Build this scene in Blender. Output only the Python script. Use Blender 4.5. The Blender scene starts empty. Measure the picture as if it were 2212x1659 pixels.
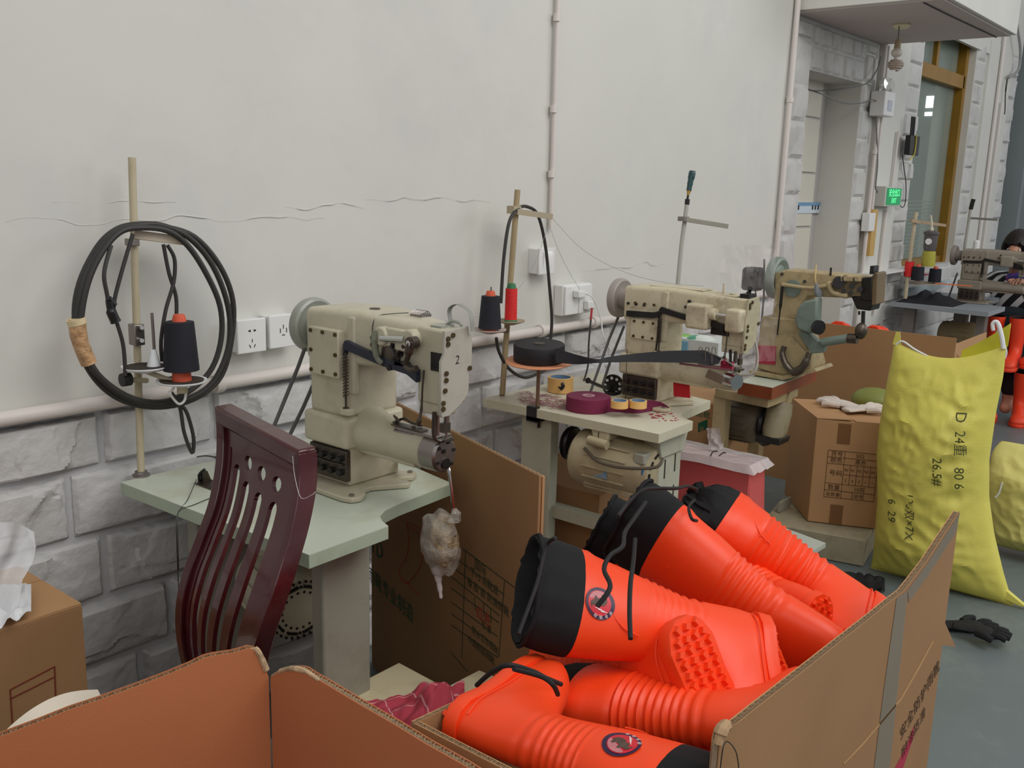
import bpy, bmesh, math, random
from mathutils import Vector as V, Matrix, noise
random.seed(7)
PI = math.pi
S = bpy.context.scene
C = S.collection
# ------------------------------------------------------------------ camera
F = 2080.0; CX, CY = 1106.0, 829.5
_dn = V((-.027, 1, 437/2080)).normalized(); _Z = -_dn
_X = V((1744, -390, 2080.)); _X -= _X.dot(_Z)*_Z; _X.normalize(); _Y = _Z.cross(_X)
EYE = V((0, 0, 1.47))
def U(px, py, x=None, y=None, z=None):
    """world point seen at a pixel of the 2212x1659 frame on the plane x=, y= or z="""
    c = V((px-CX, py-CY, F)); r = V((_X.dot(c), _Y.dot(c), _Z.dot(c)))
    s = x/r.x if x is not None else y/r.y if y is not None else (z-1.47)/r.z
    return EYE + r*s
cd = bpy.data.cameras.new('camera'); cam = bpy.data.objects.new('camera', cd); C.objects.link(cam)
cd.sensor_fit = 'HORIZONTAL'; cd.sensor_width = 36; cd.lens = F/2212*36; cd.clip_start = .02; cd.clip_end = 80
rt = V((_X.x, _Y.x, _Z.x)); dw = V((_X.y, _Y.y, _Z.y)); fw = V((_X.z, _Y.z, _Z.z))
M = Matrix.Identity(4)
for i in range(3): M[i][0] = rt[i]; M[i][1] = -dw[i]; M[i][2] = -fw[i]
cam.matrix_world = Matrix.Translation(EYE) @ M
S.camera = cam
# ------------------------------------------------------------------ light
w = bpy.data.worlds.new('world'); S.world = w; w.use_nodes = True
w.node_tree.nodes['Background'].inputs[0].default_value = (.98, .98, 1, 1)
w.node_tree.nodes['Background'].inputs[1].default_value = .40
def area(name, loc, target, sx, sy, power, col=(1, 1, 1)):
    l = bpy.data.lights.new(name, 'AREA'); l.shape = 'RECTANGLE'; l.size = sx; l.size_y = sy; l.energy = power; l.color = col
    o = bpy.data.objects.new(name, l); C.objects.link(o); o.location = loc
    o.rotation_euler = (V(target)-V(loc)).to_track_quat('-Z', 'Y').to_euler(); return o
# soft skylight overhead, hall windows to the far right
area('roof_light', (2.2, -1.6, 4.6), (2.6, 1.5, .8), 3.5, 2.5, 118, (1, .985, .95))
area('fill_light', (-1.8, -1.0, 3.0), (1.4, 1.4, .8), 2, 1.6, 24, (1, .98, .95))  # added fill from behind camera left, brightens faces turned that way; no real source
area('hall_window_light', (7.5, -3.2, 3.2), (5.0, 1.8, 1.0), 3, 2, 85, (.95, .98, 1))
S.view_settings.view_transform = 'Standard'; S.view_settings.look = 'None'
S.view_settings.exposure = 0.0; S.view_settings.gamma = 1.0; S.view_settings.use_curve_mapping = False
# ------------------------------------------------------------------ materials
def lin(c): return tuple(((v/255)/12.92 if v/255 <= .04045 else ((v/255+.055)/1.055)**2.4) for v in c)
_m = {}
def mat(name, rgb, rough=.5, metal=0, var=.08, vs=6, bump=0, bs=60, dirt=None, da=.5, ds=3, coat=0, sheen=0, alpha=1, trans=0, emit=0, wave=None, ior=1.45, bd=.004):
    """procedural material: base colour with soft noise variation, optional dirt colour, fine bump"""
    if name in _m: return _m[name]
    m = bpy.data.materials.new(name); m.use_nodes = True; nt = m.node_tree; N = nt.nodes; L = nt.links
    b = N['Principled BSDF']; c = lin(rgb)
    tc = N.new('ShaderNodeTexCoord')
    n = N.new('ShaderNodeTexNoise'); n.inputs['Scale'].default_value = vs; n.inputs['Detail'].default_value = 5
    L.new(tc.outputs['Object'], n.inputs['Vector'])
    r = N.new('ShaderNodeValToRGB'); r.color_ramp.elements[0].position = .3; r.color_ramp.elements[1].position = .7
    r.color_ramp.elements[0].color = (*[v*(1-var) for v in c], 1); r.color_ramp.elements[1].color = (*[min(1, v*(1+var)) for v in c], 1)
    L.new(n.outputs['Fac'], r.inputs['Fac']); col = r.outputs['Color']
    if dirt:
        n2 = N.new('ShaderNodeTexNoise'); n2.inputs['Scale'].default_value = ds; n2.inputs['Detail'].default_value = 8; n2.inputs['Roughness'].default_value = .7
        L.new(tc.outputs['Object'], n2.inputs['Vector'])
        r2 = N.new('ShaderNodeValToRGB'); r2.color_ramp.elements[0].position = .5; r2.color_ramp.elements[1].position = .72
        r2.color_ramp.elements[0].color = (0, 0, 0, 1); r2.color_ramp.elements[1].color = (da, da, da, 1)
        L.new(n2.outputs['Fac'], r2.inputs['Fac'])
        mx = N.new('ShaderNodeMixRGB'); L.new(r2.outputs['Color'], mx.inputs[0]); L.new(col, mx.inputs[1]); mx.inputs[2].default_value = (*lin(dirt), 1)
        col = mx.outputs[0]
    L.new(col, b.inputs['Base Color'])
    b.inputs['Roughness'].default_value = rough; b.inputs['Metallic'].default_value = metal
    b.inputs['Coat Weight'].default_value = coat; b.inputs['Sheen Weight'].default_value = sheen
    b.inputs['Alpha'].default_value = alpha; b.inputs['Transmission Weight'].default_value = trans; b.inputs['IOR'].default_value = ior
    if emit: L.new(col, b.inputs['Emission Color']); b.inputs['Emission Strength'].default_value = emit
    if bump or wave:
        bp = N.new('ShaderNodeBump'); bp.inputs['Strength'].default_value = bump or .3; bp.inputs['Distance'].default_value = bd
        if wave:
            wv = N.new('ShaderNodeTexWave'); wv.inputs['Scale'].default_value = wave[0]; wv.bands_direction = wave[1]; wv.inputs['Distortion'].default_value = wave[2]
            L.new(tc.outputs['Object'], wv.inputs['Vector']); L.new(wv.outputs['Fac'], bp.inputs['Height'])
        else:
            n3 = N.new('ShaderNodeTexNoise'); n3.inputs['Scale'].default_value = bs; n3.inputs['Detail'].default_value = 6
            L.new(tc.outputs['Object'], n3.inputs['Vector']); L.new(n3.outputs['Fac'], bp.inputs['Height'])
        L.new(bp.outputs['Normal'], b.inputs['Normal'])
    _m[name] = m; return m
plaster = mat('plaster', (208, 207, 200), .75, var=.03, vs=1.6, bump=.5, bs=6, dirt=(192, 192, 190), da=.5, ds=1.3)
stonem = mat('painted_stone', (202, 201, 200), .7, var=.04, vs=3, bump=.75, bs=11, bd=.02, dirt=(170, 166, 166), da=.5, ds=6)
mortar = mat('mortar', (192, 192, 194), .85, var=.05, vs=5, bump=.4, bs=40)
blockm = mat('grimy_block', (196, 195, 192), .8, var=.05, vs=4, bump=.5, bs=30, dirt=(140, 134, 130), da=.45, ds=5)
pvc = mat('pipe_plastic', (214, 206, 200), .45, var=.02)
white_pl = mat('white_plastic', (226, 226, 224), .35, var=.01)
floorm = mat('floor_paint', (104, 114, 115), .45, var=.08, vs=2.5, bump=.12, bs=30, dirt=(140, 142, 140), da=.35, ds=9)
cream = mat('cream_enamel', (190, 183, 160), .38, var=.04, vs=8, dirt=(120, 100, 74), da=.35, ds=9, coat=.15)
cream_w = mat('worn_cream_enamel', (202, 192, 164), .4, var=.05, vs=8, dirt=(104, 78, 52), da=.6, ds=11, coat=.1)
cream_o = mat('old_tan_enamel', (178, 160, 122), .45, var=.08, vs=8, dirt=(84, 62, 40), da=.6, ds=10)
greyp = mat('grey_face_plate', (176, 173, 160), .4, var=.03, dirt=(120, 108, 90), da=.3, ds=14)
wheelg = mat('grey_green_enamel', (150, 152, 142), .35, var=.04, coat=.2)
wheelp = mat('grey_wheel_enamel', (158, 150, 144), .4, var=.04)
greeng = mat('sea_green_enamel', (120, 134, 124), .4, var=.08, dirt=(70, 66, 54), da=.5, ds=12)
steel = mat('steel', (150, 142, 138), .32, metal=.9, var=.08, vs=20)
steel_d = mat('dark_steel', (92, 84, 76), .4, metal=.8, var=.15, vs=20)
iron = mat('oily_iron', (40, 38, 38), .35, metal=.3, var=.2, vs=15)
chrome = mat('chrome', (200, 200, 198), .15, metal=1, var=.02)
screw = mat('brass_dark_screw', (90, 76, 50), .4, metal=.7, var=.2, vs=40)
navy = mat('navy_bar', (40, 44, 58), .45, var=.2, vs=20)
black_pl = mat('black_plastic', (26, 26, 28), .4, var=.1)
rubber = mat('black_rubber', (52, 50, 48), .5, var=.1)
belt = mat('belt_rubber', (84, 84, 82), .6, var=.1)
tablem = mat('mint_laminate', (198, 206, 190), .35, var=.04, vs=4, dirt=(168, 158, 126), da=.7, ds=4)
table_e = mat('mint_table_edge', (172, 186, 164), .5, var=.05, vs=8, dirt=(120, 112, 84), da=.35, ds=14)
table2m = mat('ivory_laminate', (214, 210, 188), .4, var=.04, vs=5, dirt=(170, 140, 130), da=.4, ds=6)
legm = mat('grey_painted_steel', (158, 156, 142), .5, var=.04, dirt=(110, 100, 82), da=.3, ds=10)
card = mat('kraft_cardboard', (182, 140, 98), .8, var=.05, vs=5, bump=.08, bs=200)
card_d = mat('brown_cardboard', (156, 118, 80), .8, var=.06, vs=5, bump=.08, bs=200)
card_in = mat('reddish_cardboard_liner', (182, 112, 72), .8, var=.04, vs=5, bump=.08, bs=200)
card_e = mat('cut_cardboard_edge', (150, 128, 104), .9, var=.2, vs=120)
flute = mat('paper_fluting', (176, 152, 122), .9, var=.1, vs=60)
tape_clear = mat('packing_tape', (160, 140, 118), .25, var=.05, alpha=.55)
tape_brown = mat('brown_packing_tape', (138, 98, 60), .2, var=.06, alpha=.8)
orange = mat('orange_boot_foam', (250, 74, 28), .42, var=.02, vs=6, bump=.04, bs=90)
fabric = mat('black_nylon', (9, 9, 13), .8, var=.15, vs=30, bump=.25, bs=60)
cordm = mat('black_cord', (24, 22, 24), .7, var=.1)
thread_b = mat('black_thread', (30, 31, 40), .75, var=.1, wave=(90, 'Z', .5))
thread_r = mat('red_thread', (222, 40, 40), .6, var=.05, wave=(90, 'Z', .5))
cone_o = mat('orange_cone', (214, 92, 62), .5, var=.04)
cone_g = mat('green_cone', (60, 120, 84), .6, var=.05)
tapeb = mat('black_webbing', (30, 29, 34), .6, var=.1, bump=.2, bs=300)
tapep = mat('maroon_webbing', (122, 34, 72), .65, var=.08, bump=.2, bs=300)
mask_t = mat('masking_tape', (226, 180, 112), .6, var=.04)
mahog = mat('mahogany_lacquer', (66, 18, 22), .28, var=.2, vs=7, coat=.25, dirt=(92, 66, 66), da=.35, ds=6)
sackm = mat('yellow_woven_plastic', (220, 211, 100), .5, var=.08, vs=3, bump=.25, bs=150)
sackl = mat('pale_yellow_woven_plastic', (224, 216, 132), .5, var=.06, vs=3, bump=.25, bs=150)
sackg = mat('olive_green_plastic', (128, 134, 66), .5, var=.08, vs=5)
inkb = mat('black_ink', (34, 34, 34), .7, var=0)
inkbr = mat('brown_print', (74, 46, 26), .8, var=0)
inkg = mat('green_print', (30, 92, 62), .8, var=0)
inkdg = mat('dark_green_print', (54, 66, 44), .8, var=0)
inkr = mat('red_print', (170, 50, 44), .8, var=0)
inkred = mat('crimson_print', (176, 50, 72), .7, var=0)
stoolm = mat('red_stool_plastic', (214, 98, 98), .45, var=.05)
film = mat('plastic_film', (226, 218, 218), .2, var=.05, vs=20, alpha=.72, bump=.4, bs=25)
film_c = mat('clear_wrap', (206, 200, 188), .08, var=.1, vs=25, alpha=.32, bump=1, bs=38, bd=.012)
wadding = mat('wrapped_wadding', (158, 138, 106), .45, var=.45, vs=40, bump=1, bs=55, bd=.015, dirt=(60, 50, 40), da=.8, ds=30)
whitecl = mat('white_paper_film', (226, 228, 230), .5, var=.03, bump=.2, bs=12)
glovem = mat('white_cotton_glove', (212, 200, 190), .9, var=.08, vs=25, bump=.4, bs=150)
goldm = mat('brass_frame', (150, 112, 36), .4, metal=.35, var=.15, vs=6)
woodm = mat('cream_board', (220, 208, 172), .6, var=.03, vs=5, dirt=(160, 130, 90), da=.3, ds=20)
redwood = mat('red_brown_wood', (128, 62, 34), .45, var=.2, vs=12)
plaid = None
for a_ in (1,):
    m = bpy.data.materials.new('pink_checked_cloth'); m.use_nodes = True; nt = m.node_tree; b = nt.nodes['Principled BSDF']; b.inputs['Roughness'].default_value = .9
    tc = nt.nodes.new('ShaderNodeTexCoord'); mp = nt.nodes.new('ShaderNodeMapping'); mp.inputs['Rotation'].default_value = (0, 0, .5); nt.links.new(tc.outputs['Object'], mp.inputs[0])
    outs = []
    for d_ in 'XY':
        wv = nt.nodes.new('ShaderNodeTexWave'); wv.bands_direction = d_; wv.inputs['Scale'].default_value = 5; nt.links.new(mp.outputs[0], wv.inputs['Vector'])
        g = nt.nodes.new('ShaderNodeMath'); g.operation = 'GREATER_THAN'; g.inputs[1].default_value = .996; nt.links.new(wv.outputs['Fac'], g.inputs[0]); outs.append(g)
    mxm = nt.nodes.new('ShaderNodeMath'); mxm.operation = 'MAXIMUM'; nt.links.new(outs[0].outputs[0], mxm.inputs[0]); nt.links.new(outs[1].outputs[0], mxm.inputs[1])
    mx = nt.nodes.new('ShaderNodeMixRGB'); nt.links.new(mxm.outputs[0], mx.inputs[0]); mx.inputs[1].default_value = (*lin((186, 66, 84)), 1); mx.inputs[2].default_value = (*lin((222, 160, 160)), 1)
    nt.links.new(mx.outputs[0], b.inputs['Base Color']); plaid = m
# ------------------------------------------------------------------ mesh helpers
ORI = {}
def frame(d):
    d = V(d).normalized(); u = d.cross(V((0, 0, 1)) if abs(d.z) < .95 else V((1, 0, 0))).normalized(); return u, d.cross(u).normalized()
def catmull(p, n=8, closed=False):
    p = [V(q) for q in p]; out = []; N_ = len(p)
    rng = range(N_) if closed else range(N_-1)
    for i in rng:
        g = (lambda k: p[k % N_]) if closed else (lambda k: p[max(0, min(N_-1, k))])
        a, b, c, d = g(i-1), g(i), g(i+1), g(i+2)
        for k in range(n):
            t = k/n; out.append(.5*((2*b)+(c-a)*t+(2*a-5*b+4*c-d)*t*t+(3*b-a-3*c+d)*t**3))
    if not closed: out.append(p[-1])
    return out
class MB:
    def __init__(s): s.v = []; s.f = []
    def add(s, vs, fs):
        o = len(s.v); s.v += [V(q) for q in vs]; s.f += [tuple(i+o for i in f) for f in fs]; return s
    def box(s, a, b):
        x0, y0, z0 = a; x1, y1, z1 = b
        return s.add([(x0, y0, z0), (x1, y0, z0), (x1, y1, z0), (x0, y1, z0), (x0, y0, z1), (x1, y0, z1), (x1, y1, z1), (x0, y1, z1)],
                     [(3, 2, 1, 0), (4, 5, 6, 7), (0, 1, 5, 4), (1, 2, 6, 5), (2, 3, 7, 6), (3, 0, 4, 7)])
    def obox(s, c, a, b, d):
        c, a, b, d = V(c), V(a), V(b), V(d)
        if a.cross(b).dot(d) < 0: a = -a
        return s.add([c-a-b-d, c+a-b-d, c+a+b-d, c-a+b-d, c-a-b+d, c+a-b+d, c+a+b+d, c-a+b+d],
                     [(3, 2, 1, 0), (4, 5, 6, 7), (0, 1, 5, 4), (1, 2, 6, 5), (2, 3, 7, 6), (3, 0, 4, 7)])
    def bar(s, a, b, w, h, up=(0, 0, 1)):
        a, b = V(a), V(b); d = b-a; u = d.cross(V(up)).normalized(); n = u.cross(d).normalized()
        return s.obox((a+b)/2, d/2, u*w/2, n*h/2)
    def prism(s, pts, ext):
        pts = [V(p) for p in pts]; e = V(ext); n = len(pts)
        nrm = V((0, 0, 0))
        for i in range(n): nrm += pts[i].cross(pts[(i+1) % n])
        if nrm.dot(e) < 0: pts = pts[::-1]
        return s.add(pts+[p+e for p in pts], [tuple(range(n))[::-1], tuple(range(n, 2*n))]+[(i, (i+1) % n, n+(i+1) % n, n+i) for i in range(n)])
    def loft(s, rings, cap=True, closed=True, ringclosed=False):
        n = len(rings[0]); vs = [q for r in rings for q in r]; fs = []
        R_ = len(rings)
        for j in range(R_ if ringclosed else R_-1):
            j2 = (j+1) % R_
            for i in range(n if closed else n-1):
                i2 = (i+1) % n; fs.append((j*n+i, j*n+i2, j2*n+i2, j2*n+i))
        if cap and not ringclosed and closed: fs.append(tuple(range(n))[::-1]); fs.append(tuple(range((R_-1)*n, R_*n)))
        return s.add(vs, fs)
    def cyl(s, a, b, r, r2=None, n=16):
        a, b = V(a), V(b); r2 = r if r2 is None else r2; u, w_ = frame(b-a)
        ring = lambda c, q: [c+(u*math.cos(2*PI*i/n)+w_*math.sin(2*PI*i/n))*q for i in range(n)]
        return s.loft([ring(a, r), ring(b, r2)])
    def lathe(s, prof, o, ax=(0, 0, 1), n=24):
        o = V(o); ax = V(ax).normalized(); u, w_ = frame(ax)
        return s.loft([[o+ax*h+(u*math.cos(2*PI*i/n)+w_*math.sin(2*PI*i/n))*max(r, .0002) for i in range(n)] for r, h in prof])
    def tube(s, pts, r, n=8, sm=6, closed=False, flat=None):
        p = catmull(pts, sm, closed) if sm > 1 else [V(q) for q in pts]
        rings = []; u = None; N_ = len(p)
        for i in range(N_):
            t = (p[(i+1) % N_]-p[i-1]) if closed else (p[min(i+1, N_-1)]-p[max(i-1, 0)])
            t.normalize()
            if u is None: u = frame(t)[0]
            u = (u-t*u.dot(t)).normalized(); w_ = t.cross(u)
            rr = r[i*(len(r)-1)//max(1, N_-1)] if isinstance(r, (list, tuple)) else r
            rings.append([p[i]+(u*math.cos(2*PI*k/n)+w_*math.sin(2*PI*k/n))*rr for k in range(n)])
        return s.loft(rings, ringclosed=closed)
    def ball(s, c, r, n=14, m=9):
        c = V(c); r = V((r, r, r)) if not isinstance(r, (tuple, list, V)) else V(r)
        return s.loft([[c+V((r.x*math.sin(PI*j/m+1e-3)*math.cos(2*PI*i/n), r.y*math.sin(PI*j/m+1e-3)*math.sin(2*PI*i/n), -r.z*math.cos(PI*j/m))) for i in range(n)] for j in range(m+1)])
    def strip(s, A, B, t=0):
        """sheet between two point rows"""
        n = len(A); return s.add(list(A)+list(B), [(i, i+1, n+i+1, n+i) for i in range(n-1)])
    def grid(s, f, nu, nv):
        return s.add([f(i/nu, j/nv) for j in range(nv+1) for i in range(nu+1)],
                     [(j*(nu+1)+i, j*(nu+1)+i+1, (j+1)*(nu+1)+i+1, (j+1)*(nu+1)+i) for j in range(nv) for i in range(nu)])
    def build(s, name, m, parent=None, bevel=0, at=None, ang=.6, solid=0, seg=2, local=False, off=0, sub=0):
        if parent is not None: L = V((0, 0, 0)) if local else ORI[parent.name]
        elif at is not None: L = V(at)
        else:
            xs = [q.x for q in s.v]; ys = [q.y for q in s.v]; L = V(((min(xs)+max(xs))/2, (min(ys)+max(ys))/2, min(q.z for q in s.v)))
        me = bpy.data.meshes.new(name); me.from_pydata([q-L for q in s.v], [], s.f)
        b = bmesh.new(); b.from_mesh(me); bmesh.ops.recalc_face_normals(b, faces=b.faces)
        for e in b.edges: e.smooth = len(e.link_faces) == 2 and e.calc_face_angle(0) < ang
        for f in b.faces: f.smooth = True
        b.to_mesh(me); b.free(); me.materials.append(m)
        o = bpy.data.objects.new(name, me); C.objects.link(o)
        if parent is not None: o.parent = parent
        else: o.location = L
        ORI[o.name] = L
        if solid: md = o.modifiers.new('solid', 'SOLIDIFY'); md.thickness = solid; md.offset = off
        if bevel: md = o.modifiers.new('bevel', 'BEVEL'); md.width = bevel; md.segments = seg; md.limit_method = 'ANGLE'; md.angle_limit = .6
        if sub: md = o.modifiers.new('sub', 'SUBSURF'); md.levels = md.render_levels = sub
        return o
def tag(o, label, cat, group=None):
    o['label'] = label; o['category'] = cat
    if group: o['group'] = group
    return o
def thing(name, label, cat, loc, group=None):
    o = bpy.data.objects.new(name, None); C.objects.link(o); o.location = V(loc); o.empty_display_size = .05
    ORI[o.name] = V(loc); return tag(o, label, cat, group)
def struct(o): o['kind'] = 'structure'; return o
def text(s, name, m, parent, origin, ux, uy, size, proj=None, align='LEFT'):
    """flat lettering: ux = reading direction, uy = up direction (world), converted to mesh"""
    cu = bpy.data.curves.new(name, 'FONT'); cu.body = s; cu.size = 1; cu.align_x = align; cu.resolution_u = 2
    t = bpy.data.objects.new(name, cu); C.objects.link(t)
    bpy.context.view_layer.update()
    me = bpy.data.meshes.new_from_object(t.evaluated_get(bpy.context.evaluated_depsgraph_get()))
    bpy.data.objects.remove(t)
    ux = V(ux).normalized(); uy = V(uy).normalized(); L = ORI[parent.name]
    for v_ in me.vertices:
        q = V(origin)+ux*v_.co.x*size+uy*v_.co.y*size
        if proj: q = proj(q)
        v_.co = q-L
    me.materials.clear(); me.materials.append(m)
    o = bpy.data.objects.new(name, me); C.objects.link(o); o.parent = parent; ORI[o.name] = L; return o
def clone(root, loc=None, label=None, group=None):
    r = root.copy(); C.objects.link(r); ORI[r.name] = ORI.get(root.name, V((0, 0, 0)))
    if label: r['label'] = label
    if group: r['group'] = group
    for ch in list(root.children):
        c = ch.copy(); C.objects.link(c); c.parent = r
        for g in ch.children:
            d = g.copy(); C.objects.link(d); d.parent = c
    if loc is not None: r.location = loc
    return r
# ================================================================== SETTING
WY = 2.12
struct(MB().box((-3, -8, -.05), (16, 6.5, 0)).build('floor', floorm))
wall = struct(MB().box((-1.2, WY+.012, 0), (4.74, WY+.24, .95)).build('wall_left', mortar, at=(-1.2, WY, 0)))
pl = MB().grid(lambda u, v: V((-1.2+5.94*u, WY-.008-.006*noise.noise(V((u*9, v*5, 1)))-.0035*abs(noise.noise(V((u*30, v*14, 5)))), .925+3.6*v)), 110, 70)
pl.box((-1.2, WY+.005, .925), (4.74, WY+.24, 4.53))
for k_, (xa, xb_, z_) in enumerate(((.9, 1.75, 1.36), (1.9, 2.45, 1.41), (2.0, 2.5, 1.03), (1.0, 1.3, 1.40), (3.0, 3.6, 1.15), (1.62, 1.9, 1.39))):
    n_ = int((xb_-xa)/.03); pl.tube([V((xa+(xb_-xa)*i/n_, WY-.0115, z_+.02*noise.noise(V((i*.25, k_*9, 0)))+.006*noise.noise(V((i*.9, k_*5, 0))))) for i in range(n_+1)], [.0002]+[.0009, .0005, .0011, .0002, .0008, .0003]+[.0002], 6, 2)
pl.build('plaster', plaster, wall)
def rock(x0, x1, z0, z1, y, dep, seed, nx=16, nz=8, parent=None, m=None, rough=1.0, name='stone', axis='y', joint=.009):
    fr_ = random.Random(seed*77.7); FL = []
    for _ in range(5):
        a_ = fr_.uniform(0, 2*PI); FL.append((math.cos(a_), math.sin(a_), fr_.uniform(.02, .13), fr_.uniform(.14, .34), fr_.uniform(5, 12)))
    j = joint; x0 += j; x1 -= j; z0 += j; z1 -= j
    def f(u, v):
        x = x0+(x1-x0)*u; z = z0+(z1-z0)*v
        q = V((x*5+seed*3.7, z*7, seed*1.3))
        h = 1.0+.10*noise.noise(q)
        for k_, (ca, sa, off, dr, fr) in enumerate(FL):
            dd_ = ca*(u-.5)*(x1-x0)+sa*(v-.5)*(z1-z0)-off+.035*noise.noise(V((x*fr, z*fr, seed+k_)))+.012*noise.noise(V((x*fr*4, z*fr*4, seed+k_)))
            if dd_ > 0: h -= dr*min(1, dd_/.004)+dr*1.2*dd_/.1
        h = max(.12, min(1.25, h))
        e = min(u, 1-u)*(x1-x0); g = min(v, 1-v)*(z1-z0); r = min(e, g)
        k = 1 if r > .007 else (.7 if r > .003 else 0)
        d = dep*(.35*(1 if r > .003 else .4)+.65*rough*h*k)
        if 0 < u < 1: x += .006*noise.noise(q*4)
        if v in (0, 1): z += .004*noise.noise(V((x*40, seed, 1)))
        if u in (0, 1): x += .004*noise.noise(V((z*40, seed, 2)))
        return V((x, y-d, z)) if axis == 'y' else V((y-d, x, z))
    b = MB().grid(f, nx, nz)
    n1 = nx+1; rim = [i for i in range(n1)]+[n1*j_+nx for j_ in range(1, nz+1)]+[n1*nz+i for i in range(nx-1, -1, -1)]+[n1*j_ for j_ in range(nz-1, 0, -1)]
    o = len(b.v)
    for i in rim:
        p = b.v[i].copy()
        if axis == 'y': p.y = y+.02
        else: p.x = y+.02
        b.v.append(p)
    R_ = len(rim)
    for i in range(R_): b.f.append((rim[i], rim[(i+1) % R_], o+(i+1) % R_, o+i))
    return b.build(name, m or stonem, parent, ang=.45)
courses = [(.0, .13, .7), (.13, .295, .52), (.295, .46, .86), (.46, .622, .74), (.622, .786, .9), (.786, .925, .78)]
rs = random.Random(3); sd = 0
for ci, (z0, z1, xs) in enumerate(courses):
    anch = {2: 1.235, 3: 1.075, 4: 1.0, 5: 1.085}.get(ci, 1.15)
    xs_ = [anch]
    while xs_[-1] < 4.7: xs_.append(xs_[-1]+rs.choice([.3, .36, .42, .33]))
    xs_[-1] = 4.7
    while xs_[0] > -.8: xs_.insert(0, xs_[0]-rs.choice([.3, .36, .42]))
    for a, b_ in zip(xs_, xs_[1:]):
        sd += 1
        if b_-a < .06: continue
        near = a < 3.2
        rock(a, b_, z0, z1, WY+.012, .032, sd, 44 if near else 16, 22 if near else 8, wall)
# --- far part of the wall: doorway, lintel, niche, window, pillar
wf = struct(MB().box((4.74, WY+.01, 0), (4.97, WY+.28, 4.5)).build('wall_far_left', blockm, at=(4.74, WY, 0)))
def cobox(a, b, m, name='wall_block', par=wf): return MB().box(a, b).build(name, m, par)
cobox((4.97, WY+.01, 2.075), (5.72, WY+.28, 4.5), blockm, 'lintel_core')
cobox((5.72, WY+.01, 0), (6.76, WY+.28, 4.5), plaster, 'wall_core')
cobox((6.76, WY+.01, 2.62), (7.97, WY+.28, 4.5), plaster, 'window_head')
cobox((6.76, WY+.01, 0), (7.97, WY+.28, .95), blockm, 'window_apron')
cobox((7.97, WY+.01, 0), (9.25, WY+.28, 4.5), plaster, 'pillar_core')
cobox((4.74, WY-.008, 2.52), (9.25, WY+.02, 4.5), plaster, 'upper_plaster')
cobox((5.95, WY-.012, .62), (6.44, WY+.02, 2.52), plaster, 'plaster_band')
cobox((8.25, WY-.012, .2), (8.95, WY+.02, 2.62), plaster, 'plaster_band')
def blocks(x0, x1, z0, z1, w_, h_, seed, dep=.022, jag=0, m=blockm):
    r_ = random.Random(seed); z = z0; k = 0
    while z < z1-.02:
        hh = min(h_*r_.uniform(.85, 1.15), z1-z); hh = z1-z if z1-z-hh < .04 else hh
        x = x0-(r_.uniform(0, jag) if jag else 0); first = True; xe = x1+(r_.uniform(0, jag) if jag else 0)
        while x < xe-.02:
            ww = w_*r_.uniform(.75, 1.2)*(.5 if first and k % 2 else 1)
            ww = xe-x if xe-x-ww < .06 else ww
            rock(x, x+ww, z, z+hh, WY+.012, dep*r_.uniform(.6, .9), r_.random()*90, 10, 9, wf, m, .8, 'wall_block', joint=.005); x += ww; first = False
        z += hh; k += 1
blocks(4.77, 4.96, 0, 2.3, .5, .2, 5, .03)
blocks(4.97, 5.72, 2.075, 2.3, .15, .115, 6)
blocks(5.72, 5.90, .0, 2.3, .3, .16, 7, .03)
blocks(6.46, 6.74, .62, 2.52, .5, .14, 8, .035)
blocks(5.95, 6.74, 0, .6, .3, .16, 18, .03)
blocks(6.76, 7.95, 0, .93, .3, .16, 19, .03)
blocks(7.98, 8.22, 0, 2.62, .5, .17, 9, .03)
blocks(8.95, 9.2, 0, 2.62, .5, .17, 10, .04, m=stonem)
# right reveal of the doorway, door leaf and floor-to-lintel panels
for k in range(12):
    rock(WY+.012, WY+.20, .0+.173*k, .173*(k+1), 5.72+.012, .012, 60+k, 8, 8, wf, blockm, .8, 'wall_block', axis='x', joint=.002)
DY = WY+.20
d1 = struct(MB().box((4.95, DY+.01, 0), (5.78, DY+.05, 2.2)).build('door_1', mat('door_grey', (190, 188, 184), .6, var=.04, vs=3, dirt=(160, 154, 146), da=.3, ds=5), at=(4.95, DY, 0)))
X0_ = 5.2
for k in range(7): MB().box((X0_, DY-.004, .02+.31*k), (5.62, DY+.012, .31*(k+1)+.008)).build('door_panel', mat('door_panel_grey', (206, 202, 188), .6, var=.04, vs=3), d1, bevel=.003)
sa_, sb_ = U(1716, 437, y=DY-.01), U(1770, 460, y=DY-.01)
MB().box((sa_.x, DY-.010, sb_.z), (sb_.x, DY-.004, sa_.z)).build('door_sign', mat('pale_blue_sign', (200, 212, 220), .5, var=.02), d1)
MB().box((sa_.x, DY-.0112, sb_.z+(sa_.z-sb_.z)*.68), (sb_.x, DY-.010, sa_.z)).build('sign_header', mat('blue_sign', (110, 150, 186), .5, var=.02), d1)
b_ = MB(); w_ = sb_.x-sa_.x; z_ = sb_.z
for f_, g_ in ((.10, .09), (.68, .05), (.79, .05), (.90, .05)): b_.box((sa_.x+w_*f_, DY-.0112, z_+.02), (sa_.x+w_*(f_+g_), DY-.010, z_+.045))
b_.build('sign_print', inkb, d1)
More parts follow.
